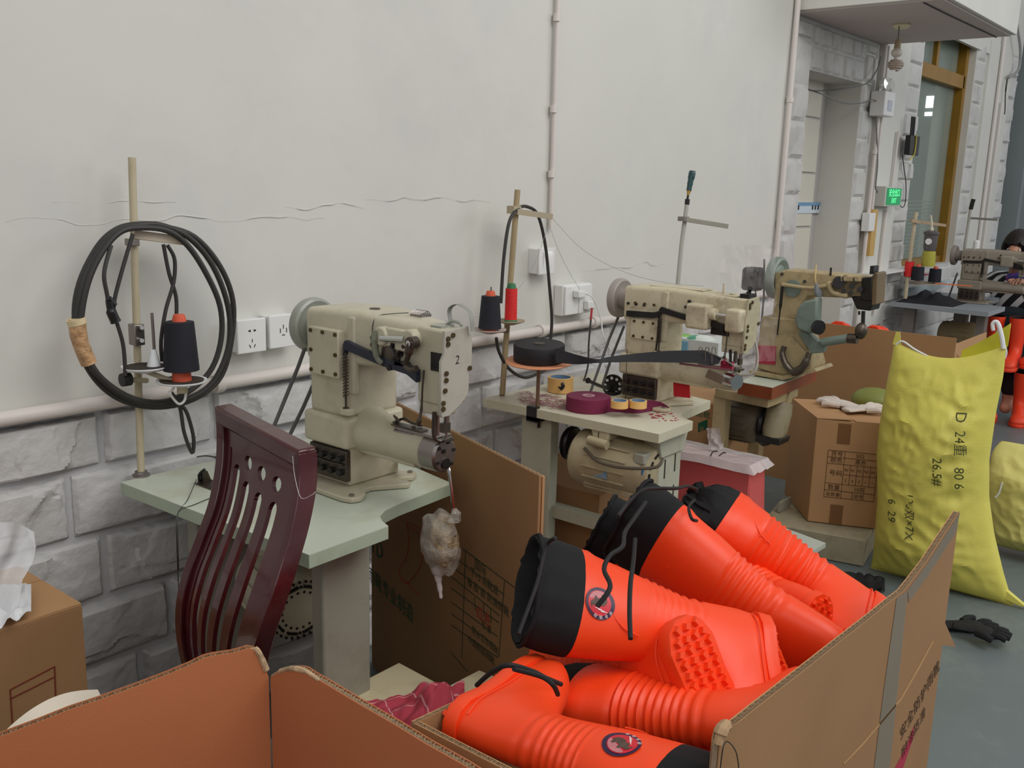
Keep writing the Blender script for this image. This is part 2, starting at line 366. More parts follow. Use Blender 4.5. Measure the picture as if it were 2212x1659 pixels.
# canopy slab
slab = struct(MB().box((4.72, 1.43, 2.315), (5.96, WY, 2.52)).build('ceiling', mat('soffit_grey', (196, 186, 182), .85, var=.03, vs=3), at=(4.72, 1.43, 2.315)))
MB().box((4.70, 1.405, 2.322), (4.722, WY, 2.56)).box((4.70, 1.405, 2.322), (5.98, 1.43, 2.56)).box((5.96, 1.43, 2.322), (5.98, WY, 2.56)).build('fascia', plaster, slab, bevel=.003)
MB().tube([(4.74, 1.52, 2.312), (5.2, 1.515, 2.311), (5.95, 1.50, 2.312)], .003, 6).build('cable', rubber, slab)
# window: brass frame, transom, glass, room behind
wn = struct(MB().box((6.76, WY+.10, .95), (6.80, WY+.16, 2.62)).box((7.90, WY+.06, .95), (7.97, WY+.16, 2.62)).box((6.76, WY+.08, .95), (7.97, WY+.16, 1.0)).build('window_1', goldm, at=(6.76, WY+.1, .95)))
MB().box((6.78, WY+.06, 2.235), (7.93, WY+.15, 2.33)).build('transom', goldm, wn, bevel=.004)
MB().box((7.30, WY+.09, 2.33), (7.35, WY+.14, 2.62)).build('mullion', goldm, wn)
glm = mat('window_glass', (205, 222, 210), .04, var=.02, alpha=.22, ior=1.5)
MB().box((6.80, WY+.118, 1.0), (7.90, WY+.124, 2.235)).build('pane', glm, wn)
MB().box((6.80, WY+.118, 2.33), (7.90, WY+.124, 2.62)).build('pane', glm, wn)
for k in range(16): MB().bar((6.8, WY+.20, 1.0+.027*k), (7.92, WY+.20, 1.0+.027*k), .018, .002, up=(0, .5, 1)).build('blind_slat', mat('blind_green', (132, 140, 124), .5, var=.05), wn)
backm = mat('back_room_wall', (96, 106, 94), .8, var=.12, vs=1.2, dirt=(60, 66, 58), da=.5, ds=1)
br = struct(MB().box((13.0, WY+.3, 0), (13.1, 6.3, 4)).box((6.0, 6.2, 0), (13.1, 6.3, 4)).box((6.0, WY+.3, 3.6), (13.1, 6.3, 3.7)).box((5.9, WY+.3, 0), (6.0, 6.3, 3.7)).build('wall_back_room', backm))
lit = mat('daylight_pane', (236, 244, 255), .5, var=0, emit=2.2)
a0 = U(1995, 250, x=12.9); a1 = U(2060, 205, x=12.9)
w2 = struct(MB().box((12.95, min(a0.y, a1.y)-.15, a0.z-.1), (12.99, max(a0.y, a1.y)+.12, a1.z+.12)).build('window_2', backm))
yy0, yy1 = min(a0.y, a1.y), max(a0.y, a1.y); zm = a0.z+(a1.z-a0.z)*.28
for (p0, p1, q0, q1) in [(yy0, yy0+(yy1-yy0)*.22, zm+.03, a1.z), (yy0+(yy1-yy0)*.28, yy1, zm+.03, a1.z), (yy0, yy0+(yy1-yy0)*.22, a0.z, zm-.02), (yy0+(yy1-yy0)*.28, yy1, a0.z, zm-.02)]:
    MB().box((12.93, p0, q0), (12.95, p1, q1)).build('pane', lit, w2)
tb = tag(MB().cyl((9.4, 3.0, 2.85), (9.4, 4.6, 2.85), .02).build('tube_lamp', mat('tube_glow', (240, 250, 245), .4, var=0, emit=1.6)), 'glowing tube lamp seen through the brass-framed window', 'lamp')
# wall beyond pillar
struct(MB().box((9.4, WY-.1, 0), (9.5, WY+.40, 4)).build('wall_end', mat('end_wall_grey', (128, 136, 138), .8, var=.05, vs=2)))
struct(MB().box((9.25, WY+.35, 0), (14, WY+.45, 4)).build('wall_far_right', mat('end_wall_grey', (128, 136, 138))))
# ------------------------------------------------------------------ pipes, conduits, sockets
def pipe(name, label, pts, r, clips=(), sm=1, m=pvc, par=None):
    t = thing(name, label, 'pipe', pts[0])
    MB().tube(pts, r, 12, sm).build('pipe_run', m, t)
    for c, d in clips:
        c = V(c); MB().cyl(c-V(d)*.012, c+V(d)*.012, r*1.35, n=14).build('clip', m, t)
    return t
zc = .948
pipe('conduit', 'thick horizontal cream conduit running along wall above the stones', [(-1.2, WY-.03, zc), (1.4, WY-.03, zc), (2.6, WY-.03, zc), (4.7, WY-.03, zc+.002)], .017,
     [((x, WY-.03, zc), (1, 0, 0)) for x in (.2, 1.38, 2.72, 3.05, 3.9)])
pipe('conduit', 'thin vertical cream conduit dropping to the wall switch', [(2.765, WY-.024, 1.31), (2.755, WY-.024, 4.4)], .009,
     [((2.757, WY-.024, z), (0, 0, 1)) for z in (1.5, 1.72, 2.02)])
pipe('conduit', 'pinkish vertical pipe at the right end of the smooth wall', [(4.66, WY-.03, .96), (4.69, WY-.03, 4.4)], .014, [((4.67, WY-.03, z), (0, 0, 1)) for z in (1.3, 1.9)])
pipe('conduit', 'left one of the paired pipes right of the doorway', [(5.915, WY-.03, .62), (5.93, WY-.03, 2.31)], .012, [((5.92, WY-.03, 1.7), (0, 0, 1))])
pipe('conduit', 'right one of the paired pipes right of the doorway, beside the exit sign', [(5.975, WY-.03, 1.3), (5.985, WY-.03, 2.31)], .010)
pipe('conduit', 'short pipe under the emergency lamp down to the exit sign', [(6.30, WY-.028, 1.47), (6.31, WY-.028, 1.84)], .008)
pipe('conduit', 'thin pipe below the exit sign', [(6.22, WY-.028, .7), (6.24, WY-.028, 1.36)], .010)
pipe('conduit', 'vertical cream pipe on the far pillar', [(8.52, WY-.03, .5), (8.56, WY-.03, 4.3)], .014)
pipe('conduit', 'second vertical cream pipe on the far pillar, with a cable elbow', [(8.66, WY-.03, .5), (8.70, WY-.03, 2.2)], .010)
def rel(px, py, y): return U(px, py, y=y)
def plate(px0, py0, px1, py1, d=.012):
    a = rel(px0, py0, WY-.02); b_ = rel(px1, py1, WY-.02); return a, b_
# two wall sockets on the left
def socket(name, x0, z0, label, kind):
    s_ = .088; t = thing(name, label, 'socket', (x0+s_/2, WY-.01, z0))
    MB().box((x0+.003, WY-.045, z0+.003), (x0+s_-.003, WY-.008, z0+s_-.003)).build('back_box', white_pl, t, bevel=.003)
    MB().box((x0, WY-.055, z0), (x0+s_, WY-.045, z0+s_)).build('face_plate', white_pl, t, bevel=.003, seg=3)
    h = MB(); y = WY-.0555; c = V((x0+s_/2, y, z0+s_/2))
    def slot(dx, dz, w_, h_, a=0):
        u = V((math.cos(a), 0, math.sin(a))); v = V((-math.sin(a), 0, math.cos(a))); h.obox(c+V((dx, 0, dz)), u*w_/2, v*h_/2, V((0, .0006, 0)))
    if kind == 5:
        slot(-.008, .014, .006, .003); slot(.009, .014, .006, .003); slot(-.0055, .014, .002, .006); slot(.0065, .014, .002, .006)
        slot(0, -.012, .0016, .009); slot(-.007, -.026, .0018, .009, .5); slot(.007, -.026, .0018, .009, -.5)
    else:
        slot(0, .012, .0016, .011); slot(-.010, .002, .0018, .012); slot(.010, .002, .0018, .012); slot(0, -.010, .009, .002)
    h.build('socket_holes', iron, t); return t
a = U(512, 696, y=2.065); b_ = U(512, 767, y=2.065)
socket('wall_socket', a.x, b_.z, 'square white five-hole wall socket, left of the two beside the coiled cable', 5)
a = U(579, 690, y=2.065); b_ = U(579, 757, y=2.065)
socket('wall_socket', a.x+.004, b_.z+.002, 'square white three-slot wall socket next to the handwheel', 3)
a = U(1157, 536, y=2.08)
t = thing('wall_switch', 'white wall switch under the thin vertical conduit', 'switch', (a.x, WY-.01, a.z-.09))
MB().box((a.x, WY-.05, a.z-.09), (a.x+.088, WY-.008, a.z-.002)).build('back_box', white_pl, t, bevel=.003)
MB().box((a.x, WY-.058, a.z-.092), (a.x+.09, WY-.05, a.z)).build('face_plate', white_pl, t, bevel=.002)
MB().prism([(a.x+.022, WY-.058, a.z-.074), (a.x+.022, WY-.066, a.z-.03), (a.x+.022, WY-.062, a.z-.014), (a.x+.022, WY-.058, a.z-.012)], (.048, 0, 0)).build('rocker', mat('switch_white', (236, 236, 236), .15, var=0), t)
a = U(1217, 617, y=2.07); b_ = U(1286, 670, y=2.07)
t = thing('wall_socket', 'wide white double wall socket with a plug and cables in it', 'socket', (a.x, WY-.01, b_.z))
MB().box((a.x, WY-.05, b_.z-.005), (a.x+.175, WY-.008, a.z)).build('back_box', white_pl, t, bevel=.004)
MB().box((a.x+.004, WY-.06, b_.z-.002), (a.x+.086, WY-.05, a.z-.004)).box((a.x+.09, WY-.06, b_.z-.002), (a.x+.172, WY-.05, a.z-.004)).build('face_plate', white_pl, t, bevel=.003)
pg = thing('plug', 'white plug with pale cable in the double wall socket', 'plug', (a.x+.06, WY-.06, a.z-.04))
MB().box((a.x+.045, WY-.09, a.z-.045), (a.x+.085, WY-.061, a.z-.02)).cyl((a.x+.085, WY-.08, a.z-.033), (a.x+.11, WY-.08, a.z-.033), .008, .005).build('plug_body', white_pl, pg, bevel=.003)
MB().tube([(a.x+.105, WY-.08, a.z-.033), (a.x+.15, WY-.085, a.z-.06), U(1298, 690, y=2.02), U(1303, 725, y=2.0), U(1320, 760, y=2.0)], .0025).build('cable', white_pl, pg)
pg = thing('plug', 'grey plug with red collar and dark cable in the double wall socket', 'plug', (a.x+.14, WY-.06, b_.z))
MB().box((a.x+.115, WY-.085, b_.z+.012), (a.x+.16, WY-.061, b_.z+.045)).build('plug_body', white_pl, pg, bevel=.004)
MB().tube([U(1279, 665, y=2.03), U(1276, 690, y=2.03)], .004, sm=1).build('collar', mat('red_collar', (176, 50, 56), .5), pg)
MB().tube([U(1277, 685, y=2.03), U(1272, 740, y=2.02), U(1270, 790, y=2.0), U(1260, 830, y=1.95), U(1262, 858, y=1.9)], .0035).build('cable', rubber, pg)
# doorway cables, bulb, emergency light, exit sign, router
t = thing('ceiling_bulb', 'spiral energy-saving bulb hanging from a cream rosette under the canopy', 'lamp', U(1948, 52, z=2.315))
c0 = U(1948, 52, z=2.315)
MB().lathe([(.0, 0), (.04, 0), (.045, -.008), (.03, -.022), (.0, -.024)], c0, n=20).build('rosette', mat('cream_rosette', (218, 210, 176), .5), t)
pb = V((c0.x-.03, c0.y, c0.z))
MB().tube([pb, pb+V((-.005, 0, -.02)), pb+V((.0, 0, -.05)), pb+V((0, 0, -.08))], .0025).build('cord', iron, t)
pb = pb+V((0, 0, -.075))
MB().lathe([(.006, 0), (.014, -.01), (.017, -.045), (.015, -.05)], pb, n=16).build('lamp_holder', mat('tan_holder', (150, 132, 104), .5), t)
MB().lathe([(.015, -.048), (.027, -.06), (.028, -.075), (.022, -.085), (.012, -.09), (.012, -.11)], pb, n=18).build('bulb_base', mat('bulb_base', (204, 196, 184), .4), t)
h = []
for k in range(80):
    q = k/79; rr = .010+.026*math.sin(PI*(.12+.88*q*.95)); h.append(pb+V((rr*math.cos(q*5*2*PI), rr*math.sin(q*5*2*PI), -.105-.05*q)))
MB().tube(h, .006, 8, 1).build('spiral_tube', mat('dusty_bulb', (176, 160, 146), .3, var=.1, vs=30), t)
t = thing('emergency_lamp', 'white twin-head emergency lamp box with clear round lamps', 'lamp', U(1935, 250, y=2.06))
a = U(1921, 205, y=2.0); b_ = U(1950, 256, y=2.0)
MB().box((a.x, WY-.10, b_.z), (a.x+.17, WY-.012, b_.z+.14)).build('box', white_pl, t, bevel=.008, seg=3)
MB().box((a.x+.05, WY-.103, b_.z+.03), (a.x+.12, WY-.10, b_.z+.09)).build('label_panel', mat('pale_grey_label', (190, 194, 206), .5), t)
glb = mat('lamp_glass', (225, 225, 220), .08, metal=.35, var=.05, alpha=.6)
for dx in (.04, .11): 
    MB().lathe([(.012, 0), (.03, .01), (.038, .03), (.038, .045), (.0, .052)], (a.x+dx, WY-.05, b_.z+.175), ax=(-.4+dx*4, -1, .1), n=18).build('lamp_head', glb, t)
    MB().cyl((a.x+dx, WY-.05, b_.z+.135), (a.x+dx, WY-.05, b_.z+.16), .012).build('neck', chrome, t)
a = U(1903, 410, y=2.06); b_ = U(1930, 446, y=2.03)
t = thing('exit_sign', 'small green lit exit sign box between the pipes', 'sign', (a.x, 2.06, b_.z))
MB().box((a.x, WY-.09, b_.z), (a.x+.30, WY-.015, b_.z+.12)).build('box', mat('sign_box_grey', (190, 192, 184), .5), t, bevel=.004)
MB().box((a.x+.02, WY-.093, b_.z+.01), (a.x+.28, WY-.09, b_.z+.11)).build('green_screen', mat('exit_green', (10, 128, 74), .4, var=.1, emit=.5), t)
lm = mat('exit_letters', (96, 255, 160), .4, var=0, emit=1.2)
text('安全出口', 'lettering', lm, t, (a.x+.15, WY-.0945, b_.z+.064), (1, 0, 0), (0, 0, 1), .05, align='CENTER')
text('EXIT', 'lettering', lm, t, (a.x+.15, WY-.0945, b_.z+.022), (1, 0, 0), (0, 0, 1), .042, align='CENTER')
t = thing('wifi_router', 'black router with upright antennas hung beside the window', 'router', U(1965, 335, y=2.08))
a = U(1962, 335, y=2.06)
MB().box((a.x-.06, WY-.085, a.z), (a.x+.12, WY-.05, a.z+.12)).build('body', black_pl, t, bevel=.004)
for k, dx in enumerate((-.03, .0, .03)): MB().cyl((a.x+dx, WY-.07, a.z+.11), (a.x+dx-.01, WY-.07, a.z+.235), .005).build('antenna', black_pl, t)
MB().tube([(a.x+.03, WY-.088, a.z+.125), (a.x+.035, WY-.088, a.z+.06), (a.x+.02, WY-.088, a.z), (a.x-.04, WY-.08, a.z-.03)], .004).build('yellow_strap', mat('yellow_cable', (190, 180, 60), .5), t)
MB().tube([(a.x-.02, WY-.03, a.z), U(1953, 365, y=2.09), U(1957, 400, y=2.09), U(1955, 440, y=2.09), U(1947, 447, y=2.09), U(1938, 425, y=2.08)], .003).build('cable', iron, t)
t = thing('cable', 'loose dark cable strung from the doorway to the exit sign', 'cable', U(1745, 193, y=2.1))
MB().tube([U(1745, 193, y=2.2), U(1775, 203, y=2.08), U(1820, 222, y=2.06), U(1860, 223, y=2.06), U(1891, 218, y=2.075), U(1893, 270, y=2.078), U(1896, 350, y=2.078), U(1892, 408, y=2.078), U(1903, 415, y=2.08)], .0035).build('cable_run', mat('grey_cable', (110, 112, 108), .5), t)
t = thing('cable', 'grey cable from the canopy corner back into the doorway', 'cable', U(1903, 125, y=2.08))
MB().tube([U(1903, 122, y=2.08), U(1895, 150, y=2.08), U(1872, 180, y=2.07), U(1830, 190, y=2.1), U(1780, 196, y=2.2), U(1745, 195, y=2.25)], .0035).build('cable_run', mat('grey_cable', (110, 112, 108), .5), t)
t = thing('cable', 'dark hanging cable end on the far pillar', 'cable', U(2170, 170, y=2.08))
MB().tube([U(2176, 170, y=2.08), U(2172, 200, y=2.08), U(2171, 235, y=2.08), U(2170, 247, y=2.08)], [.006, .004, .004, .009]).build('cable_run', iron, t)
t = thing('flex_conduit', 'grey flexible conduit curving off the far pillar', 'pipe', U(2195, 60, y=2.08))
MB().tube([U(2200, -20, y=2.05), U(2196, 40, y=2.05), U(2204, 105, y=2.05), U(2200, 150, y=2.06), U(2178, 168, y=2.08)], .011).build('hose', mat('grey_conduit', (150, 152, 150), .5), t)
a = U(1880, 460, y=2.06)
t = thing('wall_box', 'small white box with tan strip beside the paired pipes', 'box', (a.x, WY-.05, a.z-.1))
MB().box((a.x, WY-.06, a.z-.11), (a.x+.10, WY-.012, a.z)).build('box', white_pl, t, bevel=.003)
MB().box((a.x+.06, WY-.058, a.z-.26), (a.x+.14, WY-.014, a.z+.02)).build('tan_strip', mat('tan_strip', (196, 160, 96), .6), t)
# ================================================================== TABLES
def table(dx, dy, lab, X0=1.068, XB=1.72, m=tablem, me=table_e):
    t = thing('sewing_table', lab, 'table', (1.35+dx, 1.7+dy, 0))
    P = [(1.075, 2.03), (1.09, 1.372), (1.300, 1.378), (1.312, 1.41), (1.33, 1.435), (1.36, 1.452), (1.41, 1.462), (1.48, 1.468), (1.60, 1.478), (1.64, 1.68), (1.70, 1.68), (XB, 2.03)]
    P = [(x+dx, y+dy) for x, y in P]
    MB().prism([(x, y, .742) for x, y in P], (0, 0, .0262)).build('table_edge', me, t)
    MB().prism([(x, y, .768) for x, y in P], (0, 0, .002)).build('tabletop', m, t)
    return t
t1 = table(0, 0, 'mint green sewing machine table by the wall behind the maroon chair', XB=1.72)
MB().box((1.195, 1.46, .0), (1.325, 1.50, .742)).build('leg', legm, t1, bevel=.006)
MB().box((1.195, 1.92, .0), (1.355, 1.96, .742)).build('leg', legm, t1, bevel=.006)
MB().box((1.24, 1.50, .06), (1.31, 1.92, .10)).box((1.24, 1.50, .70), (1.31, 1.92, .74)).build('crossbar', legm, t1)
MB().tube([U(425, 987, z=.775), U(450, 985, z=.776), U(490, 995, z=.776), U(520, 1010, z=.776)], [.002, .005, .005], 8).build('slot_strip', belt, t1)
MB().lathe([(0, 0), (.010, 0), (.011, .0015), (.0, .0015)], U(468, 1070, z=.77), n=16).build('brass_plug', mat('brass', (150, 130, 60), .4, metal=.6), t1)
# bobbin winder
bw = U(445, 1045, z=.77); t = tag(thing('bobbin_winder', '', 'bobbin winder', bw), 'small dark bobbin winder on the mint table with thread leading off', 'bobbin winder')
MB().box((bw.x-.02, bw.y-.06, .771), (bw.x+.02, bw.y+.012, .774)).prism([(bw.x-.02, bw.y-.0, .774), (bw.x+.015, bw.y-.0, .774), (bw.x+.005, bw.y, .80), (bw.x-.015, bw.y, .80)], (0, .004, 0)).build('bracket', steel_d, t)
q = U(433, 1033, y=bw.y)
MB().lathe([(0, -.006), (.009, -.006), (.011, -.004), (.004, -.001), (.004, .001), (.011, .004), (.009, .006), (0, .006)], q, ax=(1, -.6, 0), n=18).build('tension_disc', iron, t)
MB().tube([q, q+V((0, 0, .012)), q+V((.006, -.01, .022))], .003).build('lever', iron, t)
MB().tube([q+V((-.01, 0, 0)), U(405, 1080, z=.772), U(385, 1106, z=.772), U(381, 1140, y=1.60), U(385, 1250, y=1.60), U(390, 1400, y=1.60), U(391, 1428, y=1.60)], .0009, 5).build('thread', iron, t)
MB().tube([U(468, 1070, z=.772), U(420, 1090, z=.772), U(388, 1104, z=.772), U(384, 1140, y=1.59), U(386, 1230, y=1.59)], .0009, 5).build('thread', iron, t)
t2 = table(1.262, -.005, 'ivory sewing table with purple webbing on it, second from the left', m=table2m, me=mat('ivory_edge', (196, 192, 168), .5, var=.04, dirt=(140, 118, 90), da=.3, ds=12))
l2 = mat('ivory_painted_steel', (176, 176, 158), .5, var=.04, dirt=(130, 120, 96), da=.3, ds=10)
MB().box((2.44, 1.41, .0), (2.57, 1.45, .70)).prism([(2.438, 1.403, .67), (2.415, 1.403, .742), (2.60, 1.403, .742), (2.572, 1.403, .67)], (0, .055, 0)).build('leg', l2, t2, bevel=.004)
MB().box((2.385, 1.78, .0), (2.43, 1.90, .742)).build('leg', l2, t2, bevel=.004)
MB().box((2.41, 1.45, .40), (2.45, 1.80, .44)).build('crossbar', l2, t2)
for z in (.42, .50, .60):
    MB().box((2.47, 1.4085, z), (2.475, 1.4105, z+.06)).build('slot', iron, t2); MB().box((2.53, 1.4085, z+.01), (2.535, 1.4105, z+.066)).build('slot', iron, t2)
# ================================================================== SEWING MACHINES
def machine(dx, dy, dz, sz, lab, cm, wm, group=None, boxes=False, far=False, name='sewing_machine', dark=navy, sc=1.0):
    """cylinder-bed machine; the arm runs towards -Y; figures are machine 1's own world coordinates, shifted and scaled in height"""
    T = lambda x, y, z: V((1.37+(x-1.37)*sc+dx, 1.60+(y-1.60)*sc+dy, .77+(z-.77)*sz+dz))
    t = thing(name, lab, 'sewing machine', T(1.46, 1.65, .77), group)
    def bx(b, x0, y0, z0, x1, y1, z1): return b.box(T(x0, y0, z0), T(x1, y1, z1))
    P = [(1.335, 1.76), (1.33, 1.56), (1.338, 1.535), (1.36, 1.528), (1.385, 1.54), (1.40, 1.562), (1.425, 1.568), (1.455, 1.55), (1.50, 1.522), (1.515, 1.53), (1.51, 1.56), (1.52, 1.572), (1.545, 1.555), (1.57, 1.565), (1.58, 1.585), (1.562, 1.605), (1.56, 1.76)]
    MB().prism([T(x, y, .771) for x, y in P], V((0, 0, .012*sz))).build('foot_plate', cm, t, bevel=.003)
    for x, y in ((1.35, 1.548), (1.563, 1.582)): MB().cyl(T(x, y, .783), T(x, y, .787), .006, n=10).build('foot_bolt', steel, t)
    bx(MB(), 1.39, 1.60, .783, 1.545, 1.735, .880).build('pedestal', cm, t, bevel=.006, seg=3)
    bx(MB(), 1.372, 1.590, .872, 1.552, 1.74, .945).build('lower_housing', cm, t, bevel=.010, seg=3)
    bx(MB(), 1.384, 1.600, .94, 1.542, 1.73, 1.11).build('column', cm, t, bevel=.012, seg=3)
    arm = MB()
    def sec(y, x0, x1, z0, z1, r=.016):
        o = []
        for cx, cz, a0 in ((x1-r, z1-r, 0), (x0+r, z1-r, 90), (x0+r, z0+r, 180), (x1-r, z0+r, 270)):
            for k in range(5):
                a = math.radians(a0+k*22.5); o.append(T(cx+r*math.cos(a), y, cz+r*math.sin(a)))
        return o
    arm.loft([sec(1.735, 1.385, 1.535, 1.06, 1.18), sec(1.60, 1.385, 1.535, 1.06, 1.186), sec(1.575, 1.388, 1.530, 1.066, 1.186), sec(1.46, 1.390, 1.50, 1.074, 1.182), sec(1.37, 1.388, 1.475, 1.066, 1.178)])
    arm.build('arm', cm, t, ang=.9)
    bx(MB(), 1.384, 1.573, 1.0, 1.40, 1.60, 1.175).build('corner_rib', cm, t, bevel=.006)
    bx(MB(), 1.364 if not boxes else 1.378, 1.605, 1.035 if not boxes else 1.00, 1.388, 1.705, 1.142 if not boxes else 1.072).build('side_cover', cm, t, bevel=.003)
    s_ = MB()
    for y, z in (((1.62, 1.01), (1.655, 1.01), (1.69, 1.01), (1.62, 1.062), (1.655, 1.062), (1.69, 1.062), (1.62, 1.125), (1.655, 1.125), (1.69, 1.125)) if boxes else ()): s_.cyl(T(1.379, y, z), T(1.3745, y, z), .0045, n=10)
    for y, z in () if boxes else ((1.613, 1.045), (1.613, 1.088), (1.613, 1.133), (1.655, 1.045), (1.655, 1.134), (1.696, 1.045), (1.696, 1.09), (1.696, 1.134)): s_.cyl(T(1.3645, y, z), T(1.3605, y, z), .0045, n=10)
    s_.build('cover_screws', screw, t)
    bx(MB(), 1.378, 1.598, .796, 1.392, 1.725, .868).build('terminal_plate', steel_d, t, bevel=.002)
    s_ = MB()
    for r_ in range(2):
        for k in range(4): s_.cyl(T(1.379, 1.612+.030*k, .818+.032*r_), T(1.366, 1.612+.030*k, .818+.032*r_), .0075, n=6)
    s_.build('hex_bolts', iron, t)
    MB().tube([T(1.375, 1.605, .836), T(1.375, 1.66, .834), T(1.375, 1.73, .836)], .003).build('rail', steel_d, t)
    # dark knee lever bar along the underside of the arm
    L_ = [(1.598, 1.100, .026), (1.592, 1.112, .02), (1.55, 1.104, .018), (1.48, 1.092, .018), (1.40, 1.085, .02), (1.372, 1.075, .026)]
    b = MB(); b.loft([[T(1.372, y, z+h/2), T(1.384, y, z+h/2), T(1.384, y, z-h/2), T(1.372, y, z-h/2)] for y, z, h in L_])
    b.build('lever_bar', dark, t)
    if boxes: MB().loft([[T(1.374, y, z+.010), T(1.384, y, z+.010), T(1.384, y, z-.010), T(1.374, y, z-.010)] for y, z in ((1.72, 1.085), (1.62, 1.090), (1.595, 1.098))]).build('black_strip', dark, t)
    h = [T(1.374+.006*math.cos(k*.8), 1.592+.006*math.sin(k*.8), 1.085-.0009*k) for k in range(100)]
    MB().tube(h, .0012, 5, 1).cyl(T(1.374, 1.592, 1.095), T(1.374, 1.592, .972), .0025).cyl(T(1.374, 1.592, .972), T(1.374, 1.592, .966), .007).build('spring', steel_d, t)
    bx(MB(), 1.366, 1.575, .955, 1.386, 1.605, .970).build('spring_bracket', cm, t, bevel=.003)
    # head
    bx(MB(), 1.388, 1.308, 1.018, 1.455, 1.385, 1.176).build('head', cm, t, bevel=.006)
    bx(MB(), 1.392, 1.32, .995, 1.44, 1.385, 1.025).build('head_lower_block', cm, t, bevel=.004)
    FP = [(1.380, 1.176), (1.380, 1.13), (1.371, 1.115), (1.371, 1.008), (1.374, 1.000), (1.395, 1.000), (1.430, 1.018), (1.450, 1.036), (1.454, 1.048), (1.454, 1.09), (1.462, 1.10), (1.462, 1.160), (1.454, 1.165), (1.450, 1.180)]
    MB().prism([T(x, 1.308, z) for x, z in FP], V((0, -.008, 0))).build('face_plate', greyp if not boxes else mat('speckled_plate', (176, 168, 140), .4, var=.12, vs=60), t, bevel=.0015)
    s_ = MB()
    for x, z in ((1.388, 1.160), (1.388, 1.149), (1.402, 1.166), (1.384, 1.09), (1.384, 1.076), (1.454, 1.092), (1.381, 1.055), (1.376, 1.030), (1.376, 1.018)): s_.cyl(T(x, 1.300, z), T(x, 1.2965, z), .0052, n=10)
    s_.build('plate_screws', screw, t)
    # take-up knuckles and rod on the -X side of the head
    if not boxes:
        MB().cyl(T(1.392, 1.478, 1.145), T(1.368, 1.478, 1.145), .021).cyl(T(1.392, 1.392, 1.150), T(1.366, 1.392, 1.150), .020).box(T(1.375, 1.39, 1.12), T(1.392, 1.475, 1.165)).build('knuckle_housing', cm, t, bevel=.004)
        MB().cyl(T(1.366, 1.470, 1.143), T(1.366, 1.40, 1.149), .0065).build('rod', chrome, t)
        MB().cyl(T(1.370, 1.372, 1.146), T(1.352, 1.372, 1.146), .013).tube([T(1.356, 1.372, 1.146), T(1.355, 1.378, 1.12), T(1.356, 1.386, 1.098), T(1.356, 1.372, 1.092), T(1.358, 1.356, 1.096)], [.009, .006, .006, .006, .007], 8).build('crank_lever', steel_d, t)
        MB().cyl(T(1.368, 1.372, 1.146), T(1.348, 1.372, 1.146), .006).build('crank_pin', chrome, t)
        MB().lathe([(0, -.002), (.024, -.002), (.027, 0), (.027, .004), (.018, .010), (.008, .012), (0, .012)], T(1.384, 1.458, 1.108), ax=(-1, 0, 0), n=22).build('tension_disc', steel_d, t)
        MB().tube([T(1.372, 1.490, 1.155), T(1.366, 1.49, 1.13), T(1.366, 1.482, 1.10), T(1.37, 1.47, 1.088)], [.009, .007, .006, .004], 8).build('tension_lever', mat('sage_lever', (112, 114, 98), .4), t)
        b = MB()
        for (y, z, r) in ((1.445, 1.128, .004), (1.43, 1.112, .005), (1.412, 1.098, .004), (1.44, 1.095, .006), (1.452, 1.082, .007), (1.41, 1.132, .004)): b.cyl(T(1.388, y, z), T(1.37, y, z), r, n=8)
        bx(b, 1.372, 1.405, 1.09, 1.39, 1.44, 1.097); bx(b, 1.374, 1.438, 1.09, 1.39, 1.45, 1.135)
        b.build('mechanism', iron, t)
        bx(MB(), 1.386, 1.315, 1.09, 1.392, 1.345, 1.128).build('side_opening', iron, t)
    else:
        bx(MB(), 1.345, 1.415, 1.066, 1.392, 1.49, 1.148).build('cover_box', cm, t, bevel=.008, seg=3)
        bx(MB(), 1.340, 1.305, 1.070, 1.390, 1.355, 1.145).build('cover_box', cm, t, bevel=.008, seg=3)
        MB().cyl(T(1.366, 1.415, 1.120), T(1.366, 1.395, 1.120), .018).build('collar', cm, t)
        MB().cyl(T(1.366, 1.400, 1.118), T(1.366, 1.350, 1.118), .0065).build('rod', chrome, t)
        bx(MB(), 1.384, 1.36, 1.05, 1.392, 1.42, 1.075).build('mechanism', iron, t)
    MB().tube([T(1.384, 1.362, 1.088), T(1.38, 1.362, 1.05), T(1.378, 1.362, 1.01), T(1.372, 1.362, .985), T(1.372, 1.366, .972)], [.002, .002, .003, .005, .003], 8).build('lifter_hook', steel_d, t)
    # needle bar, presser foot
    MB().cyl(T(1.398, 1.335, 1.01), T(1.398, 1.335, .952), .004, n=8).cyl(T(1.425, 1.335, 1.01), T(1.425, 1.335, .975), .006, n=8).cyl(T(1.425, 1.335, .978), T(1.425, 1.335, .942), .0028, n=8).build('needle_bar', steel, t)
    MB().tube([T(1.388, 1.335, 1.004), T(1.387, 1.335, .96), T(1.394, 1.335, .944), T(1.415, 1.335, .938), T(1.436, 1.335, .943)], .0045, 8).box(T(1.41, 1.325, .936), T(1.438, 1.345, .941)).box(T(1.412, 1.33, .955), T(1.432, 1.342, .975)).build('presser_foot', steel_d, t)
    # cylinder bed
    b = MB(); r0 = .062
    def ring(y, x, z, rx, rz): return [T(x+rx*math.cos(2*PI*k/28), y, z+rz*math.sin(2*PI*k/28)) for k in range(28)]
    b.loft([ring(1.60, 1.455, .905, .064, .055), ring(1.585, 1.452, .905, .060, .050), ring(1.56, 1.450, .904, .054, .046), ring(1.50, 1.444, .903, .046, .042), ring(1.39, 1.432, .902, .037, .039)])
    b.build('cylinder_bed', cm, t, ang=.9)
    bx(MB(), 1.415, 1.42, .860, 1.47, 1.60, .872).build('bed_keel', cm, t, bevel=.003)
